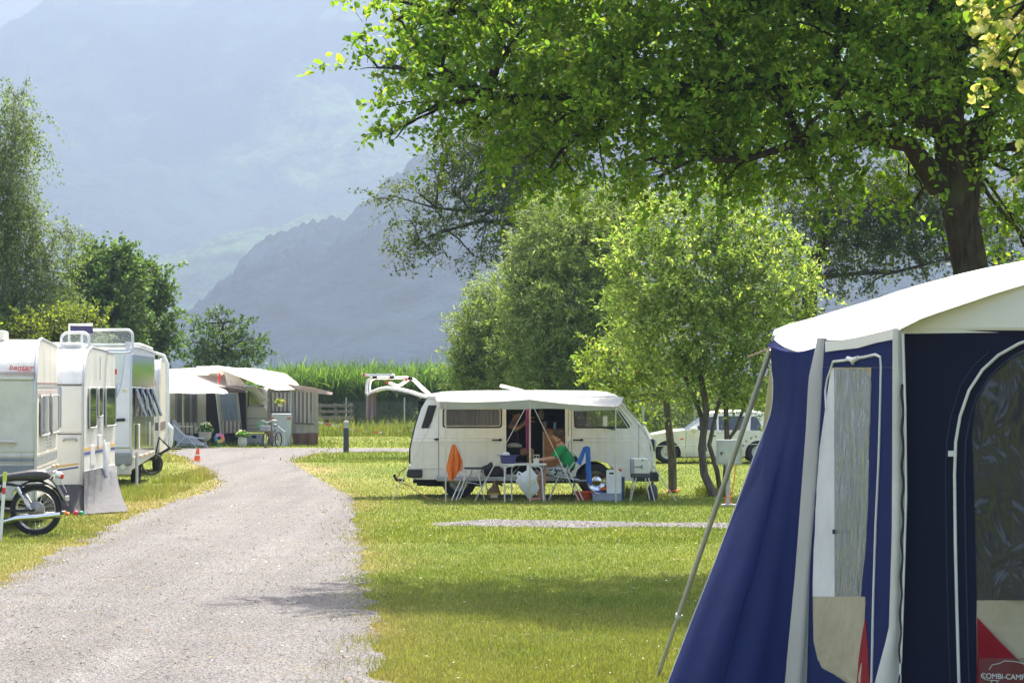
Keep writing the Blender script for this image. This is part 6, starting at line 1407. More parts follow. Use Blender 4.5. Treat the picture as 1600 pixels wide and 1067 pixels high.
# ================================================================ motorcycle
BD = 36.0; bq = F/BD; BX = (57-800)*BD/F
bk = thing('motorcycle', 'black classic motorcycle seen from its right, only the rear half in the picture', 'motorcycle', (BX, BD, 0))
def B2(px, py, y=0.0): return Vector(((px-57)/bq, y, EYE+(HOR-py)/bq))
def rim_wheel(par, cx, cz, R0, name='wheel'):
    M = Matrix.Translation((cx, 0, cz)) @ Matrix.Rotation(R(90), 4, 'X')
    t_ = MB(); prof = [(R0-.075, -.045), (R0-.03, -.058), (R0-.008, -.045), (R0, -.02), (R0, .02), (R0-.008, .045), (R0-.03, .058), (R0-.075, .045)]; t_.lathe(prof, 48, M, cap=False)
    t_ = t_.build(name, TYRE, par, smooth=50)
    b = MB(); b.lathe([(R0-.075, -.045), (R0-.09, -.03), (R0-.09, .03), (R0-.075, .045)], 48, M, cap=False); b.build('rim', CHROME, t_)
    b = MB()
    for k in range(32):
        a = k/32*6.2832; a2 = a+(.35 if k % 2 else -.35); s = .02 if (k//2) % 2 else -.02
        b.tube([M @ Vector((.07*math.cos(a2), .07*math.sin(a2), s*1.4)), M @ Vector(((R0-.09)*math.cos(a), (R0-.09)*math.sin(a), s*.3))], .0022, 4)
    b.build('spokes', CHROME, t_)
    b = MB(); b.lathe([(.0, -.07), (.05, -.07), (.11, -.05), (.115, .02), (.06, .05), (.03, .08), (0, .08)], 28, M, cap=False); b.build('hub', mat('cast aluminium', (.35, .33, .30), .4, .8), t_)
    return t_
cz = .345; rim_wheel(bk, 0, cz, .345); rim_wheel(bk, -1.42, cz, .345, 'wheel')
def arcpts(cx, cz, r, a0, a1, n, y=0): return [Vector((cx+r*math.cos(R(a0+(a1-a0)*i/n)), y, cz+r*math.sin(R(a0+(a1-a0)*i/n)))) for i in range(n+1)]
def fender(par, cx, cz, r, a0, a1, w, m, name):
    rows = []
    for i in range(21):
        a = R(a0+(a1-a0)*i/20); rows.append([Vector((cx+(r-.02*abs(k/3-1)**2)*math.cos(a), (k/3-1)*w, cz+(r-.02*abs(k/3-1)**2)*math.sin(a))) for k in range(7)])
    b = MB(); b.sheet(rows, .004); return b.build(name, m, par, smooth=60)
fender(bk, .0, cz+.01, .385, 150, 18, .075, CHROME, 'rear_mudguard'); fender(bk, -1.42, cz+.01, .385, 150, 30, .07, CHROME, 'front_mudguard')
b = MB(); rows = []
for px, zt, w in ((-52, 742, .09), (-30, 744, .13), (0, 741, .14), (25, 737, .14), (50, 733, .13), (68, 732.5, .12), (76, 736, .10), (80, 742, .06)):
    p = B2(px, zt); zb = {80: 745, 76: 748}.get(px, 751)
    pb_ = B2(px, zb if px > 0 else 755)[2]
    rows.append([Vector((p.x, w*math.cos(a)*1.0, (p.z+pb_)/2+(p.z-pb_)/2*math.copysign(abs(math.sin(a))**.6, math.sin(a)))) for a in [k/16*6.2832 for k in range(17)]])
b.grid(rows); n_ = 17; b.f.append(tuple(range(16, -1, -1))); b.f.append(tuple(7*17+k for k in range(17)))
b.build('saddle', mat('ribbed black vinyl', (.05, .045, .045), .35, var=.2, scale=10, bump=.6, bscale=14), bk, smooth=60)
b = MB()
for px in range(-45, 66, 8): p = B2(px, 0); b.tube([(p.x, y, B2(0, 741.5 if px < 15 else 741.5-(px-15)*.17)[2]+.002-2.2*y*y) for y in (-.1, -.05, 0, .05, .1)], .004, 5)
b.build('saddle_piping', mat('ribbed black vinyl', (.05, .045, .045)), bk)
b = MB(); rows = [[Vector((B2(x, 0).x, y, z)) for y in (-.10, -.06, 0, .06, .10)] for x, z in ((72, B2(0, 744)[2]), (84, B2(0, 752)[2]), (92, B2(0, 764)[2]), (100, B2(0, 778)[2]), (106, B2(0, 790)[2]))]
b.sheet(rows, .008); b.build('rear_guard_tail', BLACK, bk, smooth=60)
for y in (-.13, .13):
    b = MB(); b.tube([B2(30, 762, y), B2(52, 795, y)], .012, 8); b.tube([B2(30, 760, y), B2(36, 771, y)], .030, 10); s_ = b.build('shock_absorber', CHROME, bk)
    b = MB(); pts = []
    for k in range(90): t_ = k/89; c = B2(35, 769, y).lerp(B2(49, 791, y), t_); pts.append(c+Vector((.028*math.cos(k*.75), .028*math.sin(k*.75), 0)))
    b.tube(pts, .0055, 5); b.build('spring', CHROME, s_)
b = MB(); 
for y in (-.10, .10): b.tube([B2(-40, 790, y), B2(20, 797, y), B2(57, 796, y)], .018, 8); b.tube([B2(-45, 750, y), B2(30, 758, y), B2(72, 756, y)], .015, 8); b.tube([B2(10, 755, y), B2(-15, 785, y), B2(-40, 800, y)], .014, 8)
b.tube([B2(-60, 748), B2(-45, 800)], .02, 8); b.tube([B2(-165, 700), B2(-150, 760), B2(-120, 810), B2(-45, 805)], .02, 8); b.tube([B2(-165, 702), B2(-110, 730), B2(-45, 750)], .02, 8); b.build('frame', BLACK, bk)
for y in (-.17, .17):
    b = MB(); b.tube([B2(-110, 800, y), B2(-60, 818, y), B2(-20, 822, y), B2(18, 811.5, y), B2(30, 808.5, y), B2(60, 806.5, y), B2(98, 802.5, y)], [.02, .02, .022, .028, .042, .044, .038], 14); b.build('exhaust', CHROME, bk, smooth=60)
b = MB(); b.box(B2(-40, 812, -.14), B2(-100, 770, .14)); b.box(B2(-50, 770, -.11), B2(-95, 745, .11)); b.lathe([(.08, -.17), (.1, -.15), (.1, .15), (.08, .17)], 20, Matrix.Translation(B2(-62, 800)) @ Matrix.Rotation(R(90), 4, 'X'))
for k in range(6): b.box(B2(-48, 768-k*3.6, -.13), B2(-97, 766.5-k*3.6, .13))
b.build('engine', mat('cast aluminium', (.35, .33, .30), .4, .8), bk, bevel=.008)
b = MB(); b.ball(B2(-95, 735), 1, 20, (.3, .15, .13)); b.build('fuel_tank', BLACK, bk)
b = MB(); b.tube([B2(-160, 715, .1), B2(-175, 780, .1), B2(0, 0, .1)*0+Vector((-1.42, .1, cz))], .022, 8); b.tube([B2(-160, 715, -.1), B2(-175, 780, -.1), Vector((-1.42, -.1, cz))], .022, 8); b.build('fork', CHROME, bk)
b = MB(); b.tube([B2(-120, 695, -.38), B2(-140, 690, -.3), B2(-155, 705, -.1), B2(-155, 705, .1), B2(-140, 690, .3), B2(-120, 695, .38)], .012, 8); b.build('handlebar', CHROME, bk)
b = MB(); b.lathe([(.09, 0), (.09, .06), (.05, .12), (0, .13)], 20, Matrix.Translation(B2(-172, 725)) @ Matrix.Rotation(R(-90), 4, 'Y')); b.build('headlamp', CHROME, bk)
b = MB(); b.tube([B2(88, 741), B2(96, 743)], .045, 14); b.tube([B2(86, 745), B2(80, 752)], .03, 8); tl = b.build('tail_lamp_housing', CHROME, bk)
b = MB(); b.tube([B2(95, 743), B2(100, 744)], [.045, .032], 14); b.build('red_lens', RED, tl)
for y in (-.16, .16):
    b = MB(); b.tube([B2(82, 738, y*.3), B2(85, 735, y)], .008, 6); i_ = b.build('indicator_stem', CHROME, bk)
    b = MB(); b.ball(B2(87, 728, y), .028, 12, (1, .9, 1)); b.build('indicator', mat('pale amber lens', (.8, .55, .3), .2), i_)
b = MB(); b.box(B2(84, 757, -.05), B2(96, 747, .05)); b.tube([B2(96, 752, 0), B2(105, 769, 0)], .007, 6); b.box(B2(103, 782, -.05), B2(108, 774, .05)); b.build('number_plate_bracket', ALU, bk, bevel=.004)
b = MB(); b.tube([B2(-5, 812, -.2), B2(5, 830, -.28), B2(2, 838, -.3)], .012, 6); b.build('side_stand', BLACK, bk)
# balls
bd = F/36.6
for px, m_, lab, r_ in ((101, ORANGE, 'orange play ball on the grass right of the motorcycle wheel', .042), (107, mat('light orange plastic', (.9, .3, .06), .45), 'smaller light orange play ball half behind the orange one', .03), (119.5, mat('pink red plastic', (.7, .05, .09), .45), 'pink-red play ball touching the green one on the grass', .042), (127.5, mat('green plastic', (.03, .36, .18), .45), 'green play ball touching the pink-red one on the grass', .040)):
    p = G(px, 805.5); p.z = r_
    b = MB(); b.ball((0, 0, 0), r_, 20); ob = b.build('play_ball', m_); ob.location = p; tag(ob, lab, 'ball', 'play balls on the grass')
# marker post at the left edge
p = G(1, 812+14); mk = thing('marker_post', 'short white marker post with red band and lime tip beside the motorcycle', 'marker post', (p.x, 34.5, 0))
b = MB(); b.box((-.02, -.01, 0), (.02, .01, .78)); b.build('stake', mat('white plastic', (.75, .75, .74)), mk); b = MB(); b.box((-.021, -.012, .62), (.021, .012, .70)); b.build('red_band', RED, mk); b = MB(); b.box((-.024, -.014, .781), (.024, .014, .9)); b.build('lime_tip', mat('lime plastic', (.5, .65, .08), .5), mk)
for o_ in mk.children: o_.rotation_euler = (0, R(4), 0)
mk.location.x = (1-800)*34.5/F
# ================================================================ the awnings at the far end of the path
AW1 = cloth_mat('beige awning roof', (.62, .52, .42), None, trans=.12, var=.06); AW2 = cloth_mat('off white awning roof', (.68, .62, .53), None, trans=.12, var=.06)
AWL = cloth_mat('cream awning wall', (.42, .39, .34), None, trans=.12); AWD = cloth_mat('black awning cloth', (.022, .019, .02), None, trans=.02)
STR = cloth_mat('striped curtain cloth', (.42, .38, .33), ((.13, .10, .10), .38), 7.5, .1)
BRS = cloth_mat('brown skirt cloth', (.17, .09, .065), None, trans=.05); MESH = cloth_mat('grey screen cloth', (.10, .10, .105), ((.2, .2, .2), .3), 4.0, .1)
WCL = cloth_mat('white canvas', (.75, .74, .72), None, trans=.2)
def quadsheet(name, top_, bot_, m, par, o, n=14, mm=5, wav=.02, th=.01, frq=1.7, sag=0.0):
    """sheet between two polylines of (px, py, D)"""
    def samp(L, u):
        u = u*(len(L)-1); k = min(int(u), len(L)-2); f = u-k; a = P(*L[k]); c = P(*L[k+1]); return a.lerp(c, f)
    rows = []
    for j in range(mm+1):
        t_ = j/mm; row = []
        for i in range(n+1):
            p = samp(top_, i/n).lerp(samp(bot_, i/n), t_)-o; p.y += wav*math.sin(i*frq)*(.3+t_); p.z -= sag*math.sin(math.pi*t_); p.z = max(p.z, .005-o.z); row.append(p)
        rows.append(row)
    b = MB(); b.sheet(rows, th); return b.build(name, m, par, smooth=60)
DA = 90.
o = P(320, 690, DA); o.z = 0
a1 = thing('awning_tent', 'beige awning tent with a black skirt, a dark opening and a curtained window behind the white parasol', 'awning tent', o)
quadsheet('roof', [(250, 578, 94), (300, 575, 94), (338, 577.5, 94), (358, 586, 92)], [(262, 612, DA), (300, 606, DA), (345, 604, DA), (385, 610, DA-.4)], AW1, a1, o, n=20, sag=.06)
quadsheet('eave_valance', [(352, 603.5, DA-.3), (385, 610, DA-.45)], [(355, 611, DA-.3), (384, 613.5, DA-.45)], cloth_mat('brown valance', (.14, .10, .085)), a1, o)
quadsheet('wall_panel', [(262, 613, DA), (273, 613, DA)], [(262, 690, DA), (273, 690, DA)], AWL, a1, o)
quadsheet('screen_panel', [(273.5, 612, DA), (308, 612, DA)], [(273.5, 660, DA), (308, 660, DA)], MESH, a1, o)
quadsheet('striped_panel', [(273.5, 660.2, DA), (308, 660.2, DA)], [(273.5, 678, DA), (308, 677, DA)], STR, a1, o)
quadsheet('skirt', [(273.5, 678.2, DA), (322, 676, DA)], [(273.5, 699, DA), (322, 699, DA)], AWD, a1, o)
quadsheet('wall_panel', [(308.2, 612, DA), (322, 612, DA)], [(308.2, 675.8, DA), (322, 675.8, DA)], AWL, a1, o)
quadsheet('opening_shade_skirt', [(322.2, 611, DA+.05), (384, 611, DA+.05)], [(322.2, 699, DA+.05), (386, 699, DA+.05)], AWD, a1, o)  # black sheet: the opening's shade put in as colour, real skirt below
quadsheet('window_panel', [(337, 613, DA-.06), (372, 613, DA-.06)], [(345, 677, DA-.10), (379, 676, DA-.10)], AWL, a1, o)
quadsheet('net_curtain', [(343, 615, DA-.09), (368, 615, DA-.09)], [(347, 657, DA-.12), (372, 656, DA-.12)], cloth_mat('pale blue net', (.22, .26, .31), None, trans=.2), a1, o, wav=.03)
quadsheet('striped_panel', [(345.5, 658, DA-.12), (375.5, 657.5, DA-.12)], [(348, 676.5, DA-.13), (379, 676, DA-.13)], STR, a1, o)
quadsheet('back_wall', [(250, 580, 94), (384, 585, 94)], [(250, 692, 94), (384, 692, 94)], AWL, a1, o)
b = MB(); b.tube([P(349, 677, DA-.2)-o, Vector((P(351, 0, DA-.2).x-o.x, -.2, 0))], .02, 6); b.tube([P(337, 612, DA-.2)-o, Vector((P(347, 0, DA-.2).x-o.x, -.2, 0))], .015, 6); b.build('frame_pole', ALU, a1)
b = MB(); b.tube([P(342, 600, 89)-o, P(343, 583, 89)-o], .012, 6); fp = b.build('flag_pole', ALU, a1)
fo = P(342.5, 590, 88.9); b = MB(); b.sheet([[Vector((-.03+.02*math.sin(k*1.2), 0, .16-k*.05)), Vector((.035+.02*math.sin(k), .03, .16-k*.05-.01))] for k in range(8)], .006); ob = b.build('pennant', mat('red cloth', (.7, .04, .06), .8)); ob.location = fo; tag(ob, 'small red pennant on a stick above the beige awning roof', 'flag')
# caravan between the two awnings
D5 = 90.6; o = P(400, 690, D5); o.z = 0
c5 = thing('touring_caravan', 'small cream caravan end squeezed between the two awnings behind the bicycle', 'caravan', o)
def L5(px, py, dy=0): return P(px, py, D5)-o+Vector((0, dy, 0))
b = MB(); pr = [(384, 675), (419, 675), (420, 650), (418, 640), (412, 636), (409, 612), (400, 606), (386, 606)]; b.prism([(L5(*p)[0], L5(*p)[2]) for p in pr][::-1], 0, 4.0); b.build('body', CREAM, c5, bevel=.05)
b = MB(); b.prism([(L5(*p)[0], L5(*p)[2]) for p in [(387, 633), (405, 633), (403, 606), (388, 604)]][::-1], -.03, .0); b.build('window', GLASSW, c5, bevel=.01)
for z in (653, 664, 669): b = MB(); b.box(L5(385, z+1, -.02), L5(418, z, .0)); b.build('trim_line', mat('olive line', (.25, .22, .12), .6), c5)
b = MB(); b.box(L5(383, 635.5, -.06), L5(413, 632.5, 0)); b.build('front_ledge', mat('grey ledge', (.3, .28, .27), .6), c5)
b = MB(); b.sheet([[L5(x, y, -.25) for x in (385, 390, 396, 402, 408, 414)] for y in (677, 684, 692, 702)], .01); b.build('skirt', mat('white ribbed skirt', (.52, .52, .52), .6), c5)
b = MB()
for k in range(15): b.box(L5(386+k*2, 700, -.27), L5(386.5+k*2, 678, -.255))
b.build('skirt_rib', mat('white ribbed skirt', (.5, .5, .5)), c5)
b = MB(); b.box(L5(395, 684, -.3), L5(402, 680, -.26)); b.build('vent_grille', BLACK, c5)
b = MB(); b.sheet([[L5(384, 606, -.1), L5(400, 602, -.7)], [L5(398, 618, -.1), L5(418, 622, -.7)], [L5(404, 628, -.1), L5(424, 625, -.7)]], .01); b.build('window_awning', cloth_mat('white canvas'), c5)
quadsheet('canopy', [(306, 573, 93), (345, 572.5, 93), (385, 577, 92), (405, 585, 91)], [(350, 579, 90.5), (368, 587, 89.8), (396, 597, 89.2), (438, 601, 88.8)], AW2, c5, o, n=20, sag=.05)
b = MB(); b.tube([P(438, 601, 88.8)-o, P(440, 615, 89.5)-o], .01, 5); b.tube([P(380, 604, 89.5)-o, P(438, 600, 88.8)-o], .015, 5); b.build('canopy_pole', ALU, c5)
quadsheet('canopy_side', [(350, 580, 90.4), (372, 588, 89.8)], [(355, 602, 90.2), (388, 604, 89.8)], AW1, c5, o)
b = MB(); b.box(P(328, 575, 93)-o, P(345, 571.5, 93.4)-o); b.build('roof_vent', WHITE, c5, bevel=.02)
# right awning
DB = 90.; o = P(460, 690, DB); o.z = 0
a2 = thing('awning_tent', 'off-white awning tent with striped curtains and brown skirt next to the wooden fence', 'awning tent', o)
quadsheet('roof', [(345, 574.5, 94), (400, 576, 94), (446, 584, 93.5), (464, 598, 92)], [(418, 606, DB), (432, 610, DB), (455, 609, DB-.1), (475, 608.5, DB)], AW2, a2, o, n=20, sag=.04)
quadsheet('porch_flap', [(447, 600, DB), (466, 602, DB-.1), (492, 606, DB-.8), (520, 613.5, DB-1.2)], [(462, 609, DB-.1), (475, 609.5, DB-.3), (500, 615, DB-.9), (519, 617, DB-1.3)], cloth_mat('pinkish canvas', (.52, .38, .32), None, trans=.12), a2, o, n=20)
quadsheet('wall_panel', [(418, 608, DB+.3), (456, 608, DB+.02)], [(418, 697, DB+.3), (456, 697, DB+.02)], AWL, a2, o)
quadsheet('striped_panel', [(423, 613, DB-.02), (453, 613, DB-.04)], [(423, 643, DB-.02), (454, 643, DB-.04)], STR, a2, o)
quadsheet('wall_panel', [(456.2, 609, DB), (497, 611, DB)], [(456.2, 678, DB), (497, 677, DB)], AWL, a2, o)
quadsheet('striped_panel', [(460, 612, DB-.03), (490, 613, DB-.03)], [(461, 660, DB-.03), (490, 662, DB-.03)], STR, a2, o)
b = MB(); b.tube([P(461, 660.5, DB-.06)-o, P(490, 662.5, DB-.06)-o], .02, 6); b.tube([P(423, 644, DB-.06)-o, P(455, 643.5, DB-.06)-o], .02, 6); b.build('curtain_rail', mat('dark rail', (.08, .07, .07), .6), a2)
quadsheet('skirt', [(456.5, 677, DB-.04), (497, 676, DB-.04)], [(457, 695, DB-.06), (497, 695, DB-.06)], BRS, a2, o, wav=.05, frq=1.1)
quadsheet('side_wall', [(497, 611, DB), (492, 612, 94)], [(497, 695, DB), (492, 692, 94)], AWL, a2, o)
b = MB(); b.tube([P(455, 610, DB-.1)-o, Vector((P(454, 0, DB).x-o.x, -.1, 0))], .022, 6); b.build('frame_pole', ALU, a2)
# white board with orange reflectors = front of a folded trailer
o = P(440, 697, 89.3); o.z = 0; tl_ = thing('trailer', 'pale grey trailer front with orange reflectors standing under the right awning', 'trailer', o)
def L6(px, py, dy=0): return P(px, py, 89.3)-o+Vector((0, dy, 0))
b = MB(); b.prism([(L6(*p)[0], L6(*p)[2]) for p in [(430, 697), (452, 697), (454, 668), (455, 646), (424, 646), (425, 668)]], 0, .5); b.build('body', mat('pale grey sheet', (.48, .51, .52), .5), tl_, bevel=.03)
for x in (425, 452): b = MB(); b.box(L6(x-3, 655, -.04), L6(x+3, 652, -.001)); b.build('reflector', mat('orange brown reflector', (.45, .12, .04), .3), tl_)
b = MB(); b.tube([L6(430, 662, -.1), L6(447, 674, -.5), L6(450, 672, -.5)], .015, 6); b.tube([L6(447, 674, -.5), L6(430, 690, -.3)], .012, 6); b.tube([L6(446, 674, -.45), L6(446, 697, -.45)], .015, 6); b.build('drawbar', ALU, tl_)
b = MB(); b.prism([(L6(*p)[0], L6(*p)[2]) for p in [(428, 698), (452, 698), (446, 678), (430, 684)]], -.3, -.28); b.build('white_apron', mat('white ribbed skirt'), tl_)
# parasol
o = P(286, 690, 88.2); o.z = 0; pr_ = thing('parasol', 'white parasol over the small table in front of the beige awning', 'parasol', o)
ap = P(284, 590, 88.2)-o; b = MB(); rows = [[ap+Vector((.02*math.cos(a), .02*math.sin(a), 0)) for a in [k/32*6.2832 for k in range(33)]]]
for rr_, zz in ((.5, -.10), (.95, -.24), (1.35, -.40), (1.45, -.47)):
    rows.append([ap+Vector((1.05*rr_*math.cos(a), rr_*math.sin(a), zz-.03*abs(math.sin(a*4))*(rr_/1.4)+(.0 if rr_ < 1.4 else -.03))) for a in [k/32*6.2832 for k in range(33)]])
b.sheet(rows, .008); b.build('canopy', WCL, pr_, smooth=40)
b = MB(); b.tube([(0, 0, 0), (-.01, 0, ap.z)], .026, 8); b.build('pole', mat('beige pole'), pr_)
b = MB()
for k in range(8): a = k/8*6.28; b.tube([ap+Vector((0, 0, -.3)), ap+Vector((.75*math.cos(a), .75*math.sin(a), -.21))], .008, 5)
b.build('rib', DGREY, pr_); b = MB(); b.lathe([(0, 0), (.25, 0), (.25, .05), (.05, .09), (.05, .2), (0, .2)], 16); b.build('foot', MGREY, pr_)
# covered chair and small table
o = P(290, 700, 88.0); o.z = 0; t2 = thing('side_table', 'small white table under the parasol beside the grey covered deck chair', 'table', o)
b = MB(); b.box((-.28, -.2, .66), (.24, .25, .69)); b.build('tabletop', WHITE, t2, bevel=.01)
for x, y in ((-.25, -.17), (.2, -.17), (-.25, .22), (.2, .22)): b = MB(); b.tube([(x, y, 0), (x, y, .66)], .012, 6); b.build('leg', ALU, t2)
o = P(292, 703, 87.4); o.z = 0; dk = thing('deck_chair', 'deck chair covered with a sagging grey cloth left of the flower urn', 'deck chair', o)
rows = []
for j in range(9):
    t_ = j/8; rows.append([Vector((-.45+1.05*i/14, -.25+.5*t_, (.62-.50*(i/14)+.30*max(0, 1-abs(i/14-.05)*5)+.12*math.sin(i*.9)*.3)*(1-.75*abs(2*t_-1)**2.5)+.03)) for i in range(15)])
b = MB(); b.sheet(rows, -.01); b.build('cover', mat('light grey cover cloth', (.34, .34, .36), .9, bump=.4, bscale=6), dk, smooth=60)
b = MB(); b.tube([(-.4, -.26, .75), (0, -.28, .35), (.6, -.28, .30)], .018, 6); b.tube([(-.05, -.28, .32), (-.35, -.28, 0)], .015, 6); b.tube([(.1, -.28, .32), (.35, -.28, 0)], .015, 6); b.build('frame', mat('white tube'), dk)
# flower urns
def planter(name, label, cat, px, D, hgt, prof, m, bush, fl, seed):
    o = P(px, 700, D); o.z = 0; t_ = thing(name, label, cat, o)
    b = MB(); b.lathe([(r_*hgt, z*hgt) for r_, z in prof], 20, cap=False); b.build('pot', m, t_, smooth=50)
    r = np.random.default_rng(seed); n = 420; u = r.normal(0, 1, (n, 3)); u /= np.linalg.norm(u, axis=1, keepdims=True); u[:, 2] = np.abs(u[:, 2]); top_ = prof[-1][1]*hgt
    Pn = u*np.array([bush, bush, bush*.85])*r.uniform(.3, 1, (n, 1))+np.array([0, 0, top_])
    V, Fq, C = leaf_mesh(Pn, u, .085, .6, seed, [(.06, .17, .03), (.10, .22, .04)], hexa=False); raw_mesh('foliage', V, Fq, attr_mat('young leaf', .5), C, parent=t_)
    n = fl; u = r.normal(0, 1, (n, 3)); u /= np.linalg.norm(u, axis=1, keepdims=True); u[:, 2] = np.abs(u[:, 2])+.1
    V, Fq, C = leaf_mesh(u*bush*1.02+np.array([0, 0, top_]), u, .06, .9, seed+1, [(.75, .75, .72)], hexa=False); raw_mesh('blossom', V, Fq, attr_mat('young leaf', .5), C, parent=t_)
    return t_
planter('flower_urn', 'pale stone urn on a foot with white flowers, left of the toy windmill', 'planter', 320.5, 87.6, .52, [(0, 0), (.32, 0), (.3, .06), (.12, .15), (.1, .38), (.3, .5), (.38, .62), (.42, .93), (.48, .96), (.48, 1.0)], mat('pale stone', (.50, .46, .40), .8), .24, 90, 401)
planter('flower_pot', 'round white pot with green plants in front of the cream caravan skirt', 'planter', 379, 88.2, .34, [(0, 0), (.3, .02), (.42, .25), (.46, .5), (.40, .85), (.42, 1.0)], mat('white pot', (.56, .56, .56), .5), .17, 40, 403)
# toy windmill with petals
o = P(343, 701, 87.8); o.z = 0; wm = thing('toy_windmill', 'toy windmill flower with eight coloured petals stuck in the grass by the awning', 'windmill', o)
b = MB(); b.tube([(0, 0, 0), (0, .02, .27)], .008, 6); b.build('stem', mat('green plastic'), wm)
cols = [('pink petal', (.75, .25, .5)), ('rose petal', (.8, .18, .35)), ('orange petal', (.85, .28, .12)), ('light orange petal', (.85, .4, .15)), ('yellow petal', (.6, .5, .15)), ('teal petal', (.08, .35, .4)), ('blue petal', (.12, .25, .5)), ('lilac petal', (.6, .4, .65))]
for k, (nm, cc) in enumerate(cols):
    a = R(80-45*k); b = MB(); b.lathe([(0, -.012), (.05, -.008), (.062, 0), (.05, .008), (0, .012)], 14, Matrix.Translation((.115*math.cos(a), -.02, .30+.115*math.sin(a))) @ Matrix.Rotation(R(90), 4, 'X')); b.build('petal', mat(nm, cc, .5), wm)
b = MB(); b.sheet([[(-.11, -.01, .10), (-.03, -.02, .02)], [(0, -.01, .05), (.0, -.02, .01)], [(.11, -.01, .10), (.04, -.02, .02)]], .008); b.build('leaf', mat('green plastic'), wm)
# bicycle seen from the front
o = P(422, 702, 87.3); o.z = 0; by = thing('bicycle', 'small bicycle seen from the front with a basket, before the right awning', 'bicycle', o, R(70))
for x in (0, .95):
    M = Matrix.Translation((x-.3, 0, .25)) @ Matrix.Rotation(R(90), 4, 'X'); b = MB(); b.tube([M @ Vector((.24*math.cos(k/24*6.2832), .24*math.sin(k/24*6.2832), 0)) for k in range(25)], .022, 8); w_ = b.build('wheel', TYRE, by)
    b = MB(); 
    for k in range(12): b.tube([M @ Vector((0, 0, 0)), M @ Vector((.22*math.cos(k/12*6.28), .22*math.sin(k/12*6.28), 0))], .003, 4)
    b.build('spokes', CHROME, w_)
b = MB(); b.tube([(-.3, 0, .25), (-.2, 0, .75)], .018, 6); b.tube([(-.2, 0, .62), (.15, 0, .35), (.4, 0, .6)], .02, 6); b.tube([(.15, 0, .35), (.65, 0, .25), (.38, 0, .58)], .015, 6); b.build('frame', mat('red brown paint', (.2, .03, .03), .4), by)
b = MB(); b.tube([(-.1, -.28, .88), (-.2, -.2, .9), (-.2, 0, .82), (-.2, .2, .9), (-.1, .28, .88)], .013, 6); b.tube([(-.2, 0, .7), (-.2, 0, .84)], .015, 6); b.build('handlebar', CHROME, by)
b = MB(); b.ball((.42, 0, .72), .1, 12, (1.2, .8, .4)); b.build('saddle', BLACK, by); b = MB(); b.box((-.45, -.13, .55), (-.22, .13, .72)); b.build('basket', mat('grey wire', (.3, .3, .33), .5), by, bevel=.01)
# hanging basket, net bag
o = P(438, 632, 88.9); hb = thing('hanging_basket', 'white hanging pot with trailing plants under the right end of the beige canopy', 'hanging basket', o)
b = MB(); b.lathe([(0, -.06), (.07, -.06), (.10, .04), (.09, .04)], 16, cap=False); b.build('pot', WHITE, hb); b = MB(); 
for k in range(3): b.tube([(.09*math.cos(k*2.1), .09*math.sin(k*2.1), .04), (0, 0, .38)], .004, 4)
b.build('cord', DGREY, hb)
r = np.random.default_rng(7); u = r.normal(0, 1, (220, 3)); u /= np.linalg.norm(u, axis=1, keepdims=True); V, Fq, C = leaf_mesh(u*np.array([.17, .15, .10])*r.uniform(.3, 1, (220, 1))+np.array([0, 0, .08]), u, .07, .6, 9, [(.10, .18, .04), (.16, .24, .06), (.4, .3, .1)], hexa=False); raw_mesh('foliage', V, Fq, attr_mat('young leaf', .5), C, parent=hb)
lumpy('net_bag', P(409, 665, 89.9), (.13, .06, .16), mat('light green net', (.25, .5, .28), .7), 'light green net bag hanging on the cream caravan end beside the bicycle', 'bag', 12, amp=.2, flat=False)
# traffic cone
o = G(308.5, 720); cn = thing('traffic_cone', 'small orange traffic cone at the grass edge of the gravel path', 'traffic cone', o, R(20))
b = MB(); b.box((-.12, -.12, 0), (.12, .12, .025)); b.build('base', ORANGE, cn, bevel=.01); CO = mat('cone orange', (.9, .12, .03), .5)
b = MB(); b.lathe([(.09, .026), (.035, .32), (.03, .345), (0, .345)], 20, cap=False); b.build('cone', CO, cn); b = MB(); b.lathe([(.071, .14), (.062, .18), (.058, .18)], 20, cap=False); b.build('white_band', WHITE, cn)
cn.rotation_euler = (0, R(3), R(20))
# bollard lamp
o = G(541, 707); bl_ = thing('bollard_lamp', 'dark grey bollard lamp with a pale top at the bend of the gravel path', 'bollard', o)
b = MB(); b.lathe([(.088, 0), (.085, .02), (.082, .72), (.078, .74), (0, .74)], 24, cap=False); b.build('post', mat('dark grey bollard', (.035, .04, .045), .5), bl_, smooth=50)
b = MB(); b.lathe([(.06, .741), (.06, .90), (.0, .90)], 24, cap=False); b.build('lamp_cover', mat('frosted lamp cover', (.5, .5, .5), .3), bl_)
b = MB(); b.lathe([(.0, .901), (.078, .901), (.078, .93), (.06, .95), (0, .95)], 24, cap=False); b.build('cap', mat('light grey plastic', (.5, .51, .52)), bl_); b = MB()
for z in (.78, .82, .86): b.lathe([(.064, z), (.064, z+.012)], 24, cap=False)
b.build('louvre_ring', MGREY, bl_)
# wooden fence
DF = 113.; WD = mat('weathered grey wood', (.17, .14, .12), .9, var=.3, scale=4)
o = P(520, 676, DF); o.z = 0; wf_ = thing('wooden_fence', 'weathered wooden board fence between the right awning and the reeds', 'fence', o)
def LF(px, py, d=0): return P(px, py, DF)-o+Vector((0, d, 0))
for px in (500, 524, 548): b = MB(); x = LF(px, 0)[0]; b.box((x-.05, 0, 0), (x+.05, .1, LF(0, 630.5)[2])); b.build('post', WD, wf_, bevel=.01)
for y0, y1 in ((631.5, 636), (641, 645), (650, 655.5), (660, 665)): b = MB(); b.box(LF(492, y1, -.04), LF(552, y0, -.001)); b.build('board', WD, wf_, bevel=.006)
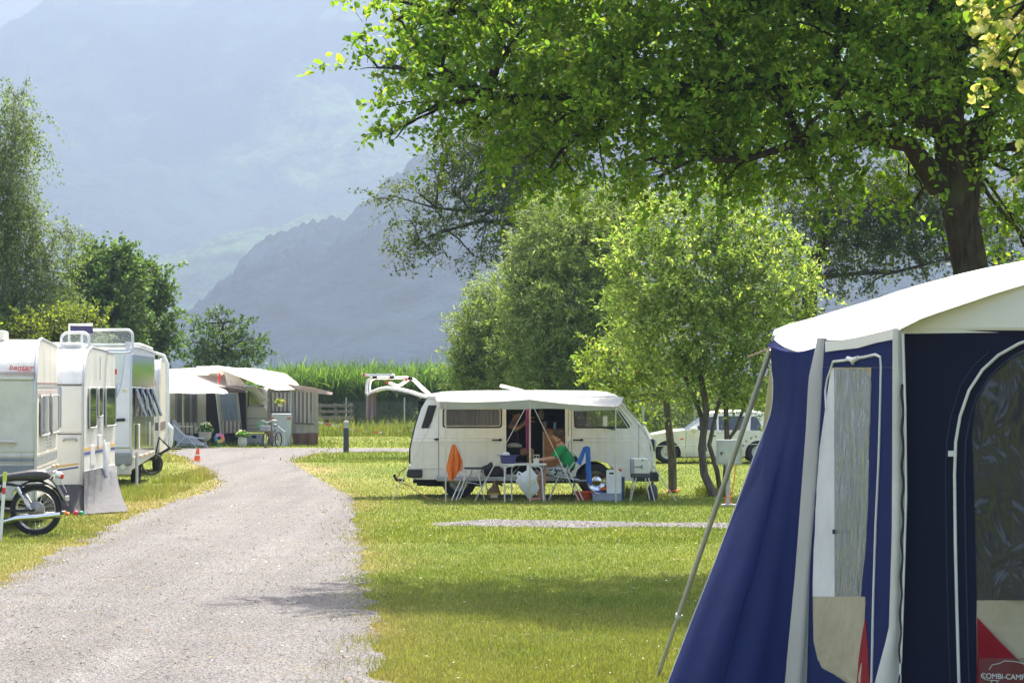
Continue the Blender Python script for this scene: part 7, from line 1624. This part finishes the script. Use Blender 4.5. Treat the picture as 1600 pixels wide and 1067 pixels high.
# wire mesh fence
DW = 114.; o = P(640, 676, DW); o.z = 0; cf = thing('wire_fence', 'wire mesh fence with thin metal posts running behind the camper van', 'fence', o)
x0 = P(535, 0, DW).x; x1 = P(980, 0, DW).x
for px in (541, 632, 725, 820, 915): b = MB(); x = P(px, 0, DW).x-o.x; b.tube([(x, 0, 0), (x, 0, 1.52)], .028, 8); b.build('post', mat('galvanised post', (.36, .38, .38), .5), cf)
def mesh_wires(xa, xb, h, z0, y, par, o, nm='wire_mesh', st=.10, r_=.0035):
    V = []; Q_ = []
    L = xb-xa; n = int((L+h)/st); k = 0
    for i in range(n):
        for s_ in (1, -1):
            xs_ = xa+i*st-(h if s_ == 1 else 0); xe = xs_+h; 
            if s_ == -1: xs_, xe = xe-0, xs_
            pa = [xs_, z0]; pb = [xe, z0+h]
            def clip(p, q):
                if p[0] < xa: t_ = (xa-p[0])/(q[0]-p[0]) if q[0] != p[0] else 2; return None if t_ > 1 or t_ < 0 else [xa, p[1]+(q[1]-p[1])*t_]
                if p[0] > xb: t_ = (xb-p[0])/(q[0]-p[0]) if q[0] != p[0] else 2; return None if t_ > 1 or t_ < 0 else [xb, p[1]+(q[1]-p[1])*t_]
                return p
            a_ = clip(pa, pb); c_ = clip(pb, pa)
            if a_ is None or c_ is None: continue
            for dx, dy in ((r_, 0), (0, r_)):
                V += [(a_[0]-dx-o.x, y-dy-o.y, a_[1]), (a_[0]+dx-o.x, y+dy-o.y, a_[1]), (c_[0]+dx-o.x, y+dy-o.y, c_[1]), (c_[0]-dx-o.x, y-dy-o.y, c_[1])]; Q_.append([k, k+1, k+2, k+3]); k += 4
    raw_mesh(nm, np.array(V), np.array(Q_), mat('galvanised wire', (.3, .32, .32), .5), parent=par)
mesh_wires(x0, x1, 1.3, .05, DW, cf, o)
o = P(1130, 700, 76); o.z = 0; cf2 = thing('wire_fence', 'tall wire mesh fence behind the white car and the thin trees', 'fence', o)
for px in (1005, 1085, 1165, 1245): b = MB(); x = P(px, 0, 76).x-o.x; b.tube([(x, 0, 0), (x, 0, 2.0)], .025, 8); b.build('post', mat('galvanised post'), cf2)
mesh_wires(P(1000, 0, 76).x, P(1260, 0, 76).x, 1.9, .05, 76, cf2, o)
# barrier tape
TP = NT('red white tape'); tc = TP.n('ShaderNodeTexCoord'); sx_ = TP.n('ShaderNodeSeparateXYZ'); TP.l(tc.outputs['Object'], sx_.inputs[0]); m1 = TP.n('ShaderNodeMath', operation='FRACT'); m0 = TP.n('ShaderNodeMath', operation='MULTIPLY'); m0.inputs[1].default_value = 1.6; TP.l(sx_.outputs[0], m0.inputs[0]); TP.l(m0.outputs[0], m1.inputs[0])
m2 = TP.n('ShaderNodeMath', operation='LESS_THAN'); m2.inputs[1].default_value = .5; TP.l(m1.outputs[0], m2.inputs[0]); cc = TP.mix(m2.outputs[0], (.7, .7, .68), (.6, .08, .03)); pb2 = TP.n('ShaderNodeBsdfPrincipled'); TP.l(cc, pb2.inputs[0]); TPM = TP.out(pb2.outputs[0])
DTp = 107.; rows = []
for px, py in [(497, 658), (510, 661), (525, 664), (541, 668), (560, 671.5), (580, 673.5), (600, 674), (620, 672.5), (640, 670), (660, 672), (690, 674)]: a_ = P(px, py, DTp); rows.append([a_, a_-Vector((0, .005, .07))])
b = MB(); b.sheet(rows, .004); tag(b.build('barrier_tape', TPM), 'sagging red and white barrier tape strung in front of the reeds', 'barrier tape')
for i_, (px, lab) in enumerate(((541, 'thin stake left, holding the barrier tape behind the bollard lamp'), (640, 'thin stake holding the barrier tape beside the rear of the van'))):
    b = MB(); b.tube([(0, 0, 0), (0, 0, P(0, 667, DTp).z)], .02, 6); ob = b.build('stake', ALU); ob.location = (P(px, 0, DTp).x, DTp+.03, 0); tag(ob, lab, 'stake')

# ================================================================ the tent in the foreground
BLUE_C = cloth_mat('blue tent canvas', (.019, .036, .17), None, trans=.5, var=.05, wr=.15); NAVY = cloth_mat('navy tent canvas', (.005, .007, .026), None, trans=.02, var=.05, wr=.12)
CRM_C = cloth_mat('cream roof canvas', (.76, .73, .66), None, trans=.15, var=.04, wr=.12); GRY_C = cloth_mat('light grey canvas', (.42, .41, .40), None, trans=.12, var=.05, wr=.1)
BEI_C = cloth_mat('beige canvas', (.40, .35, .25), None, trans=.12, var=.06, wr=.6); RED_C = cloth_mat('red canvas', (.24, .007, .015), None, trans=.12, var=.1, wr=.4); PIP = mat('white piping', (.62, .62, .60), .6)
TO = Vector((2.0, 16.0, 0)); tent = thing('tent', 'large blue and cream camping tent filling the right foreground', 'tent', TO)
def fint(L, v):
    if v <= L[0][0]: return L[0][1]
    for (a_, c_), (d_, e_) in zip(L, L[1:]):
        if a_ <= v <= d_: return c_+(e_-c_)*(v-a_)/(d_-a_)
    return L[-1][1]
WLft = [(540, 1204), (592, 1209), (624, 1208), (646, 1205), (689, 1189), (709, 1181), (800, 1148), (880, 1118), (960, 1086), (1067, 1045), (1095, 1034)]
CLft = [(530, 1279), (592, 1265), (669, 1261), (720, 1257), (900, 1243), (1067, 1227), (1125, 1220)]
CRgt = [(530, 1291), (620, 1287), (720, 1281), (900, 1268), (1012, 1265), (1067, 1263), (1125, 1262)]
ARgt = [(510, 1399), (830, 1395), (1000, 1391), (1180, 1384)]
# wing
rows = []
for j in range(41):
    t_ = j/40; row = []
    for i in range(31):
        u = i/30; D = 17.6-1.35*u**.55; pyb = 603+8400/D; py0 = 541+8*math.sin(math.pi*u)+2*u; py = py0+(pyb-1-py0)*t_; px = fint(WLft, py)+(fint(CLft, py)-fint(WLft, py))*u
        fold = .06*math.sin(u*15+t_*2.2+1)*(.25+.9*t_)*math.sin(math.pi*min(1, u*1.1))+(.09*math.sin(u*6.5-1.2-t_))*t_
        p = P(px, py, D); p.y -= fold-.10*math.sin(math.pi*u)*t_
        dd = math.hypot((u)*.9, t_*1.4)+.12; p.y += .014*math.sin(math.atan2(t_, u+.02)*16)/dd*math.exp(-t_*2.2); row.append(p-TO)
    rows.append(row)
b = MB(); b.sheet(rows, .003); b.build('wing_panel', BLUE_C, tent, smooth=70)
b = MB(); b.tube([r_[0]+Vector((-.004, -.006, 0)) for r_ in rows], .0065, 6); b.build('wing_piping', PIP, tent)
b = MB(); b.tube([r_[int(14+3*(1-j/40))]+Vector((0, -.006, 0)) for j, r_ in enumerate(rows)], .0025, 5); b.build('seam', BLUE_C, tent)
# grey strip (rolled door edge)
rows = []
for j in range(31):
    t_ = j/30; row = []
    for i in range(11):
        u = i/10; D = 16.25-.15*u-.06*math.sin(math.pi*u); pyb = 603+8400/D; py = 528+(pyb-528)*t_; px = fint(CLft, py)-1+(fint(CRgt, py)-fint(CLft, py)+2)*u*(1 if t_ > .03 else 1)
        p = P(px, py, D); p.y -= .015*math.sin(u*9+t_*3)*(.2+t_); row.append(p-TO)
    rows.append(row)
b = MB(); b.sheet(rows, .004); b.build('grey_strip', GRY_C, tent, smooth=70)
def WP(px, py, off=0.0):
    a_ = fint(CRgt, py); c_ = fint(ARgt, py); u = (px-a_)/(c_-a_); D = 16.1-1.5*u
    return P(px, py, D-off-.05)-TO
def wsheet(name, L_, R_, ys, off, m, n=10, wav=.0, fq=9, th=.003):
    rows = []
    for j, y in enumerate(ys):
        a_ = fint(L_, y); c_ = fint(R_, y); rows.append([WP(a_+(c_-a_)*i/n, y, off+wav*math.sin(i/n*fq+j*.35)) for i in range(n+1)])
    b = MB(); b.sheet(rows, th); return b.build(name, m, tent, smooth=70)
Y_ = lambda a_, c_, n: [a_+(c_-a_)*i/n for i in range(n+1)]
GL = [(575, 1299), (600, 1303), (935, 1303)]; GR = [(578, 1353), (590, 1363), (800, 1356), (935, 1346)]
b = MB()
def wstrip(L_, R_, y0, y1, nm='side_wall', m=BLUE_C, off=0., n=8, ny_=20): return wsheet(nm, L_, R_, Y_(y0, y1, ny_), off, m, n)
wstrip([(0, 1289)]+[(y, fint(CRgt, y)-2) for y in (530, 720, 900, 1130)], ARgt, 531, 574, ny_=4)
wstrip([(575, 1362), (800, 1355), (935, 1345), (1060, 1345)], ARgt, 574.2, 1150, ny_=24)
wstrip([(y, fint(CRgt, y)-3) for y in (530, 600, 720, 800, 900, 1130)], [(575, 1300), (700, 1282), (800, 1274), (915, 1272), (1030, 1278), (1130, 1300)], 574.2, 1128)
wsheet('white_curtain', [(576, 1299), (700, 1281), (800, 1273), (915, 1270)], [(576, 1304), (920, 1304)], Y_(576, 931, 20), .004, cloth_mat('white curtain cloth', (.72, .72, .74), None, trans=.3), 6, .006)
CW = glass_mat('wrinkled clear foil', (.20, .22, .25), .07, .25, wavy=.9, coat=.5, wsc=(10, 10, 1.6))
wsheet('foil_window', [(576, 1304), (940, 1304)], [(576, 1352), (590, 1362), (800, 1356), (940, 1347)], Y_(576, 931, 30), .004, CW, 16, .006, 14)
wsheet('beige_panel', [(915, 1270), (1000, 1271), (1040, 1280), (1075, 1340)], [(915, 1347), (935, 1352), (1000, 1349), (1075, 1343)], Y_(931.3, 1070, 16), .008, BEI_C, 10, .008)
wsheet('red_panel', [(965, 1351), (1020, 1342), (1067, 1338), (1150, 1330)], [(965, 1352), (1000, 1355), (1067, 1358), (1150, 1362)], Y_(966, 1150, 12), .012, RED_C, 4)
wsheet('side_wall', [(1040, 1262), (1128, 1262)], [(1040, 1279), (1068, 1336), (1128, 1336)], Y_(1030, 1128, 8), .002, BLUE_C, 8)
rope_ = [(1291, 640), (1290, 610), (1293, 592), (1299, 575), (1302, 565), (1320, 563), (1333, 560), (1350, 558), (1368, 554), (1376, 558), (1377, 572), (1376, 620), (1373, 720), (1368, 820), (1364, 940), (1361, 1067), (1359, 1140)]
b = MB(); b.tube([WP(x, y, .02) for x, y in rope_], .008, 8); b.build('zip_piping', PIP, tent)
b = MB(); b.tube([WP(1325, 560, .03), WP(1333, 563, .045), WP(1341, 559, .03)], .014, 8); b.tube([WP(1332, 563, .04), WP(1333, 568, .04)], .012, 8); b.build('knot', PIP, tent)
b = MB(); b.box(WP(1302, 831, .02)+Vector((-.008, 0, -.008)), WP(1304, 829, .03)+Vector((.008, .01, .008))); b.build('hook', BLACK, tent)
# corner strip between the side wall and the front
rows = []
for j in range(31):
    t_ = j/30; y = 513+(1178-513)*t_; l_ = fint([(513, 1396), (830, 1394), (982, 1389), (1067, 1366), (1178, 1350)], y); r_ = fint([(513, 1410), (776, 1412), (1067, 1403), (1178, 1398)], y)
    rows.append([P(l_+(r_-l_)*i/6, y, 14.50-.05*math.sin(math.pi*i/6))-TO for i in range(7)])
b = MB(); b.sheet(rows, .004); b.build('corner_strip', cloth_mat('pale corner strip', (.56, .55, .51), None, trans=.1, wr=.2), tent, smooth=70)
b = MB(); b.tube([P(1406+4*(1 if y < 800 else 1)-(.02*(y-800) if y > 800 else 0)+1.5*math.sin(y*.11), y, 14.42)-TO for y in range(600, 1178, 6)], .007, 6); b.build('zip', SEAL, tent)
b = MB(); b.tube([P(x, y, 14.42)-TO for x, y in [(1411, 520), (1414, 640), (1415, 776), (1411, 900), (1405, 1067), (1402, 1178)]], .007, 6); b.build('corner_piping', PIP, tent)
# front wall with the arched window
def FP(px, py, off=0.0): return P(px, py, 14.55-.9*(px-1413)/700.-off)-TO
arch = [(1525, 937), (1521, 760), (1518, 680), (1524, 632), (1538, 598), (1560, 571), (1592, 549), (1640, 531), (1700, 531), (1748, 549), (1780, 571), (1802, 598), (1816, 632), (1822, 680), (1820, 760), (1816, 937)]
def fpanel(name, outer, holes, m, off, th=.003):
    b = MB(); b.panel([(x, -y) for x, y in outer], [[(x, -y) for x, y in h_] for h_ in holes], 1.0, lambda v: FP(v[0], -v[2], off+(th if v[1] < .5 else 0))); return b.build(name, m, tent, smooth=0)
fpanel('front_wall', [(1408, 518), (2100, 506), (2100, 1230), (1396, 1178)], [arch+[(1816, 1200), (1525, 1190)]], NAVY, 0)
CW2 = glass_mat('dark clear foil', (.022, .026, .036), .08, .03, wavy=.8, coat=.12, spec=.45, wsc=(4, 4, 1.8))
fpanel('foil_window', arch, [], CW2, -.004)
b = MB(); rows = []
for j in range(9):
    y = 937.5+j*32; rows.append([FP(1525+291*i/24, y if j else 937.3, -.005+.010*math.sin(i*.8+j*.9)) for i in range(25)])
b.sheet(rows, .003); b.build('beige_panel', BEI_C, tent, smooth=70)
fpanel('red_panel', [(1525.5, 963), (1560, 1000), (1600, 1040), (1680, 1120), (1740, 1190), (1525.5, 1188)], [], RED_C, .012, .004)
fpanel('clear_pocket', [(1529, 1027), (1680, 1026), (1680, 1110), (1529, 1110)], [], glass_mat('pocket foil', (.25, .10, .12), .15, .86, wavy=.6), .022, .002)
zp = [(1498, 1180), (1497, 1067), (1494, 950), (1492, 850), (1491, 740), (1493, 690), (1500, 650), (1514, 610), (1535, 578), (1560, 555), (1592, 537), (1640, 520), (1700, 520)]
b = MB(); b.tube([FP(x, y, .012) for x, y in zp], .0085, 8); b.build('zip_piping', PIP, tent)
b = MB(); b.tube([FP(x+ (16 if y > 640 else 12), y+(10 if y < 640 else 0), .006) for x, y in zp if y > 525], .004, 6); b.tube([FP(x-14, y-(6 if y < 640 else 0), .006) for x, y in zp if y > 545], .0035, 6); b.build('seam', mat('navy seam', (.02, .025, .07), .8), tent)
b = MB(); b.box(FP(1481, 713, .03), FP(1492, 704, .012)); b.build('zip_tab', PIP, tent, bevel=.003)
LET = mat('pale lettering', (.62, .70, .66), .6)
tx = text_part('lettering', 'COMBI-CAMP', .040, LET, tent, FP(1531, 1058, .030), (R(90), 0, R(-20.5)), .0008, sx=1.0)
w_ = max(v.co.x for v in tx.data.vertices); tx.scale.x = (64*14.4/F)/math.cos(R(20.5))/w_
b = MB(); b.tube([FP(x, y, .026) for x, y in [(1534, 1052), (1538, 1060), (1545, 1061), (1560, 1062)]], .0015, 5); b.tube([FP(x, y, .026) for x, y in [(1544, 1045), (1549, 1037), (1560, 1035), (1568, 1031), (1585, 1032), (1600, 1036)]], .0015, 5); b.tube([FP(1552+5*math.cos(a), 1066+5*math.sin(a), .026) for a in [k/16*6.2832 for k in range(17)]], .0015, 5); b.build('emblem', LET, tent)
# roof
cols = [((1207, 530, 17.6), (1211, 515, 17.75)), ((1228, 543, 17.3), (1230, 508, 17.85)), ((1248, 550, 17.0), (1252, 502.5, 17.9)), ((1268, 551, 16.6), (1272, 497, 17.9)), ((1281, 547, 16.3), (1292, 491, 17.9)), ((1310, 549, 15.95), (1318, 483, 17.9)), ((1340, 546, 15.5), (1345, 475, 17.9)), ((1370, 540, 15.1), (1375, 466, 17.9)),
        ((1396, 531, 14.6), (1402, 456.5, 17.9)), ((1409, 514, 14.42), (1430, 448, 17.9)), ((1437, 500, 14.40), (1465, 438.5, 17.9)), ((1470, 488, 14.38), (1500, 429, 17.9)), ((1500, 478, 14.36), (1535, 421, 17.9)), ((1550, 461, 14.32), (1590, 410, 17.9)), ((1600, 446, 14.28), (1650, 400, 17.9)), ((1750, 408, 14.15), (1780, 382, 17.9)), ((2100, 350, 13.9), (2100, 345, 17.9))]
rows = []
for j in range(17):
    t_ = j/16; rows.append([P(*f_).lerp(P(*b_), t_)+Vector((0, 0, -.035*math.sin(math.pi*t_)*math.sin(i*.7+1)-.02*math.sin(math.pi*t_)+.010*math.sin(i*2.3+t_*5)*math.exp(-t_*5)*(t_ > 0)))-TO for i, (f_, b_) in enumerate(cols)])
b = MB(); b.sheet(rows, -.004); b.build('roof', CRM_C, tent, smooth=70)
val = [(1290, 533, 1), (1310, 532, 1), (1340, 527, 1), (1370, 520, 1), (1397, 513.5, 1)]
b = MB(); b.sheet([[WP(x, y, .03) for x, y, _ in val], [WP(x, y+15+2*math.sin(x), .045) for x, y, _ in val]], .003); b.build('valance', CRM_C, tent, smooth=70)
b = MB(); b.tube([P(f_[0], f_[1], f_[2]-.01)-TO for f_, b_ in cols[:5]], .007, 6); b.build('roof_hem', CRM_C, tent)
fpanel('front_gable', [(1408, 521.5), (1411, 513), (1437, 499.5), (1470, 487.5), (1500, 477.5), (1550, 460.5), (1600, 445.5), (1750, 407.5), (2100, 349), (2100, 508), (1600, 519)], [], CRM_C, .006)
b = MB(); b.tube([FP(x, y, .02) for x, y in [(1408, 515), (1437, 500), (1470, 488), (1500, 478), (1550, 461), (1600, 446), (1750, 408)]], .006, 6); b.build('gable_hem', CRM_C, tent)
# back and far sides so that the tent is a closed body
b = MB(); bk_ = [P(*c_[1])-TO for c_ in cols]
b.sheet([[p for p in bk_], [Vector((p.x, p.y+.9, 1.7)) for p in bk_], [Vector((p.x, p.y+1.2, .02)) for p in bk_]], .004); b.build('back_wall', CRM_C, tent)
# blue tongue under the roof corner
b = MB(); b.sheet([[P(1198, 540, 17.45)-TO, P(1210, 532, 17.45)-TO], [P(1207, 547, 17.4)-TO, P(1222, 541, 17.4)-TO], [P(1221, 553, 17.2)-TO, P(1232, 548, 17.2)-TO], [P(1240, 561, 17.0)-TO, P(1247, 553, 17.0)-TO]], .004); b.build('eyelet_band', BLUE_C, tent)
b = MB(); b.tube([P(1206, 533, 17.5)-TO, P(1209, 526, 17.5)-TO, P(1213, 518, 17.6)-TO, P(1207, 513, 17.6)-TO], [.008, .012, .02, .01], 8); b.build('pole_tip', mat('grey green plastic', (.2, .25, .22), .5), tent)
a_ = P(1204, 546, 17.5); f_ = G(1027, 1056); k = a_.lerp(f_, .805)
b = MB(); b.tube([a_-TO, k-TO], .0175, 12); b.tube([k-TO, f_-TO], .0145, 12); b.build('pole', mat('dull aluminium', (.40, .40, .37), .5, .5), tent)
b = MB(); b.tube([a_.lerp(f_, .80)-TO, a_.lerp(f_, .81)-TO], .024, 12); b.build('pole_clamp', LGREY, tent)
b = MB(); b.sheet([[P(1203, 543, 17.4)-TO, P(1203, 546, 17.4)-TO], [P(1168, 556, 17.3)-TO, P(1169, 558.5, 17.3)-TO]], .004); b.build('strap', mat('tan strap', (.5, .35, .2), .8), tent)
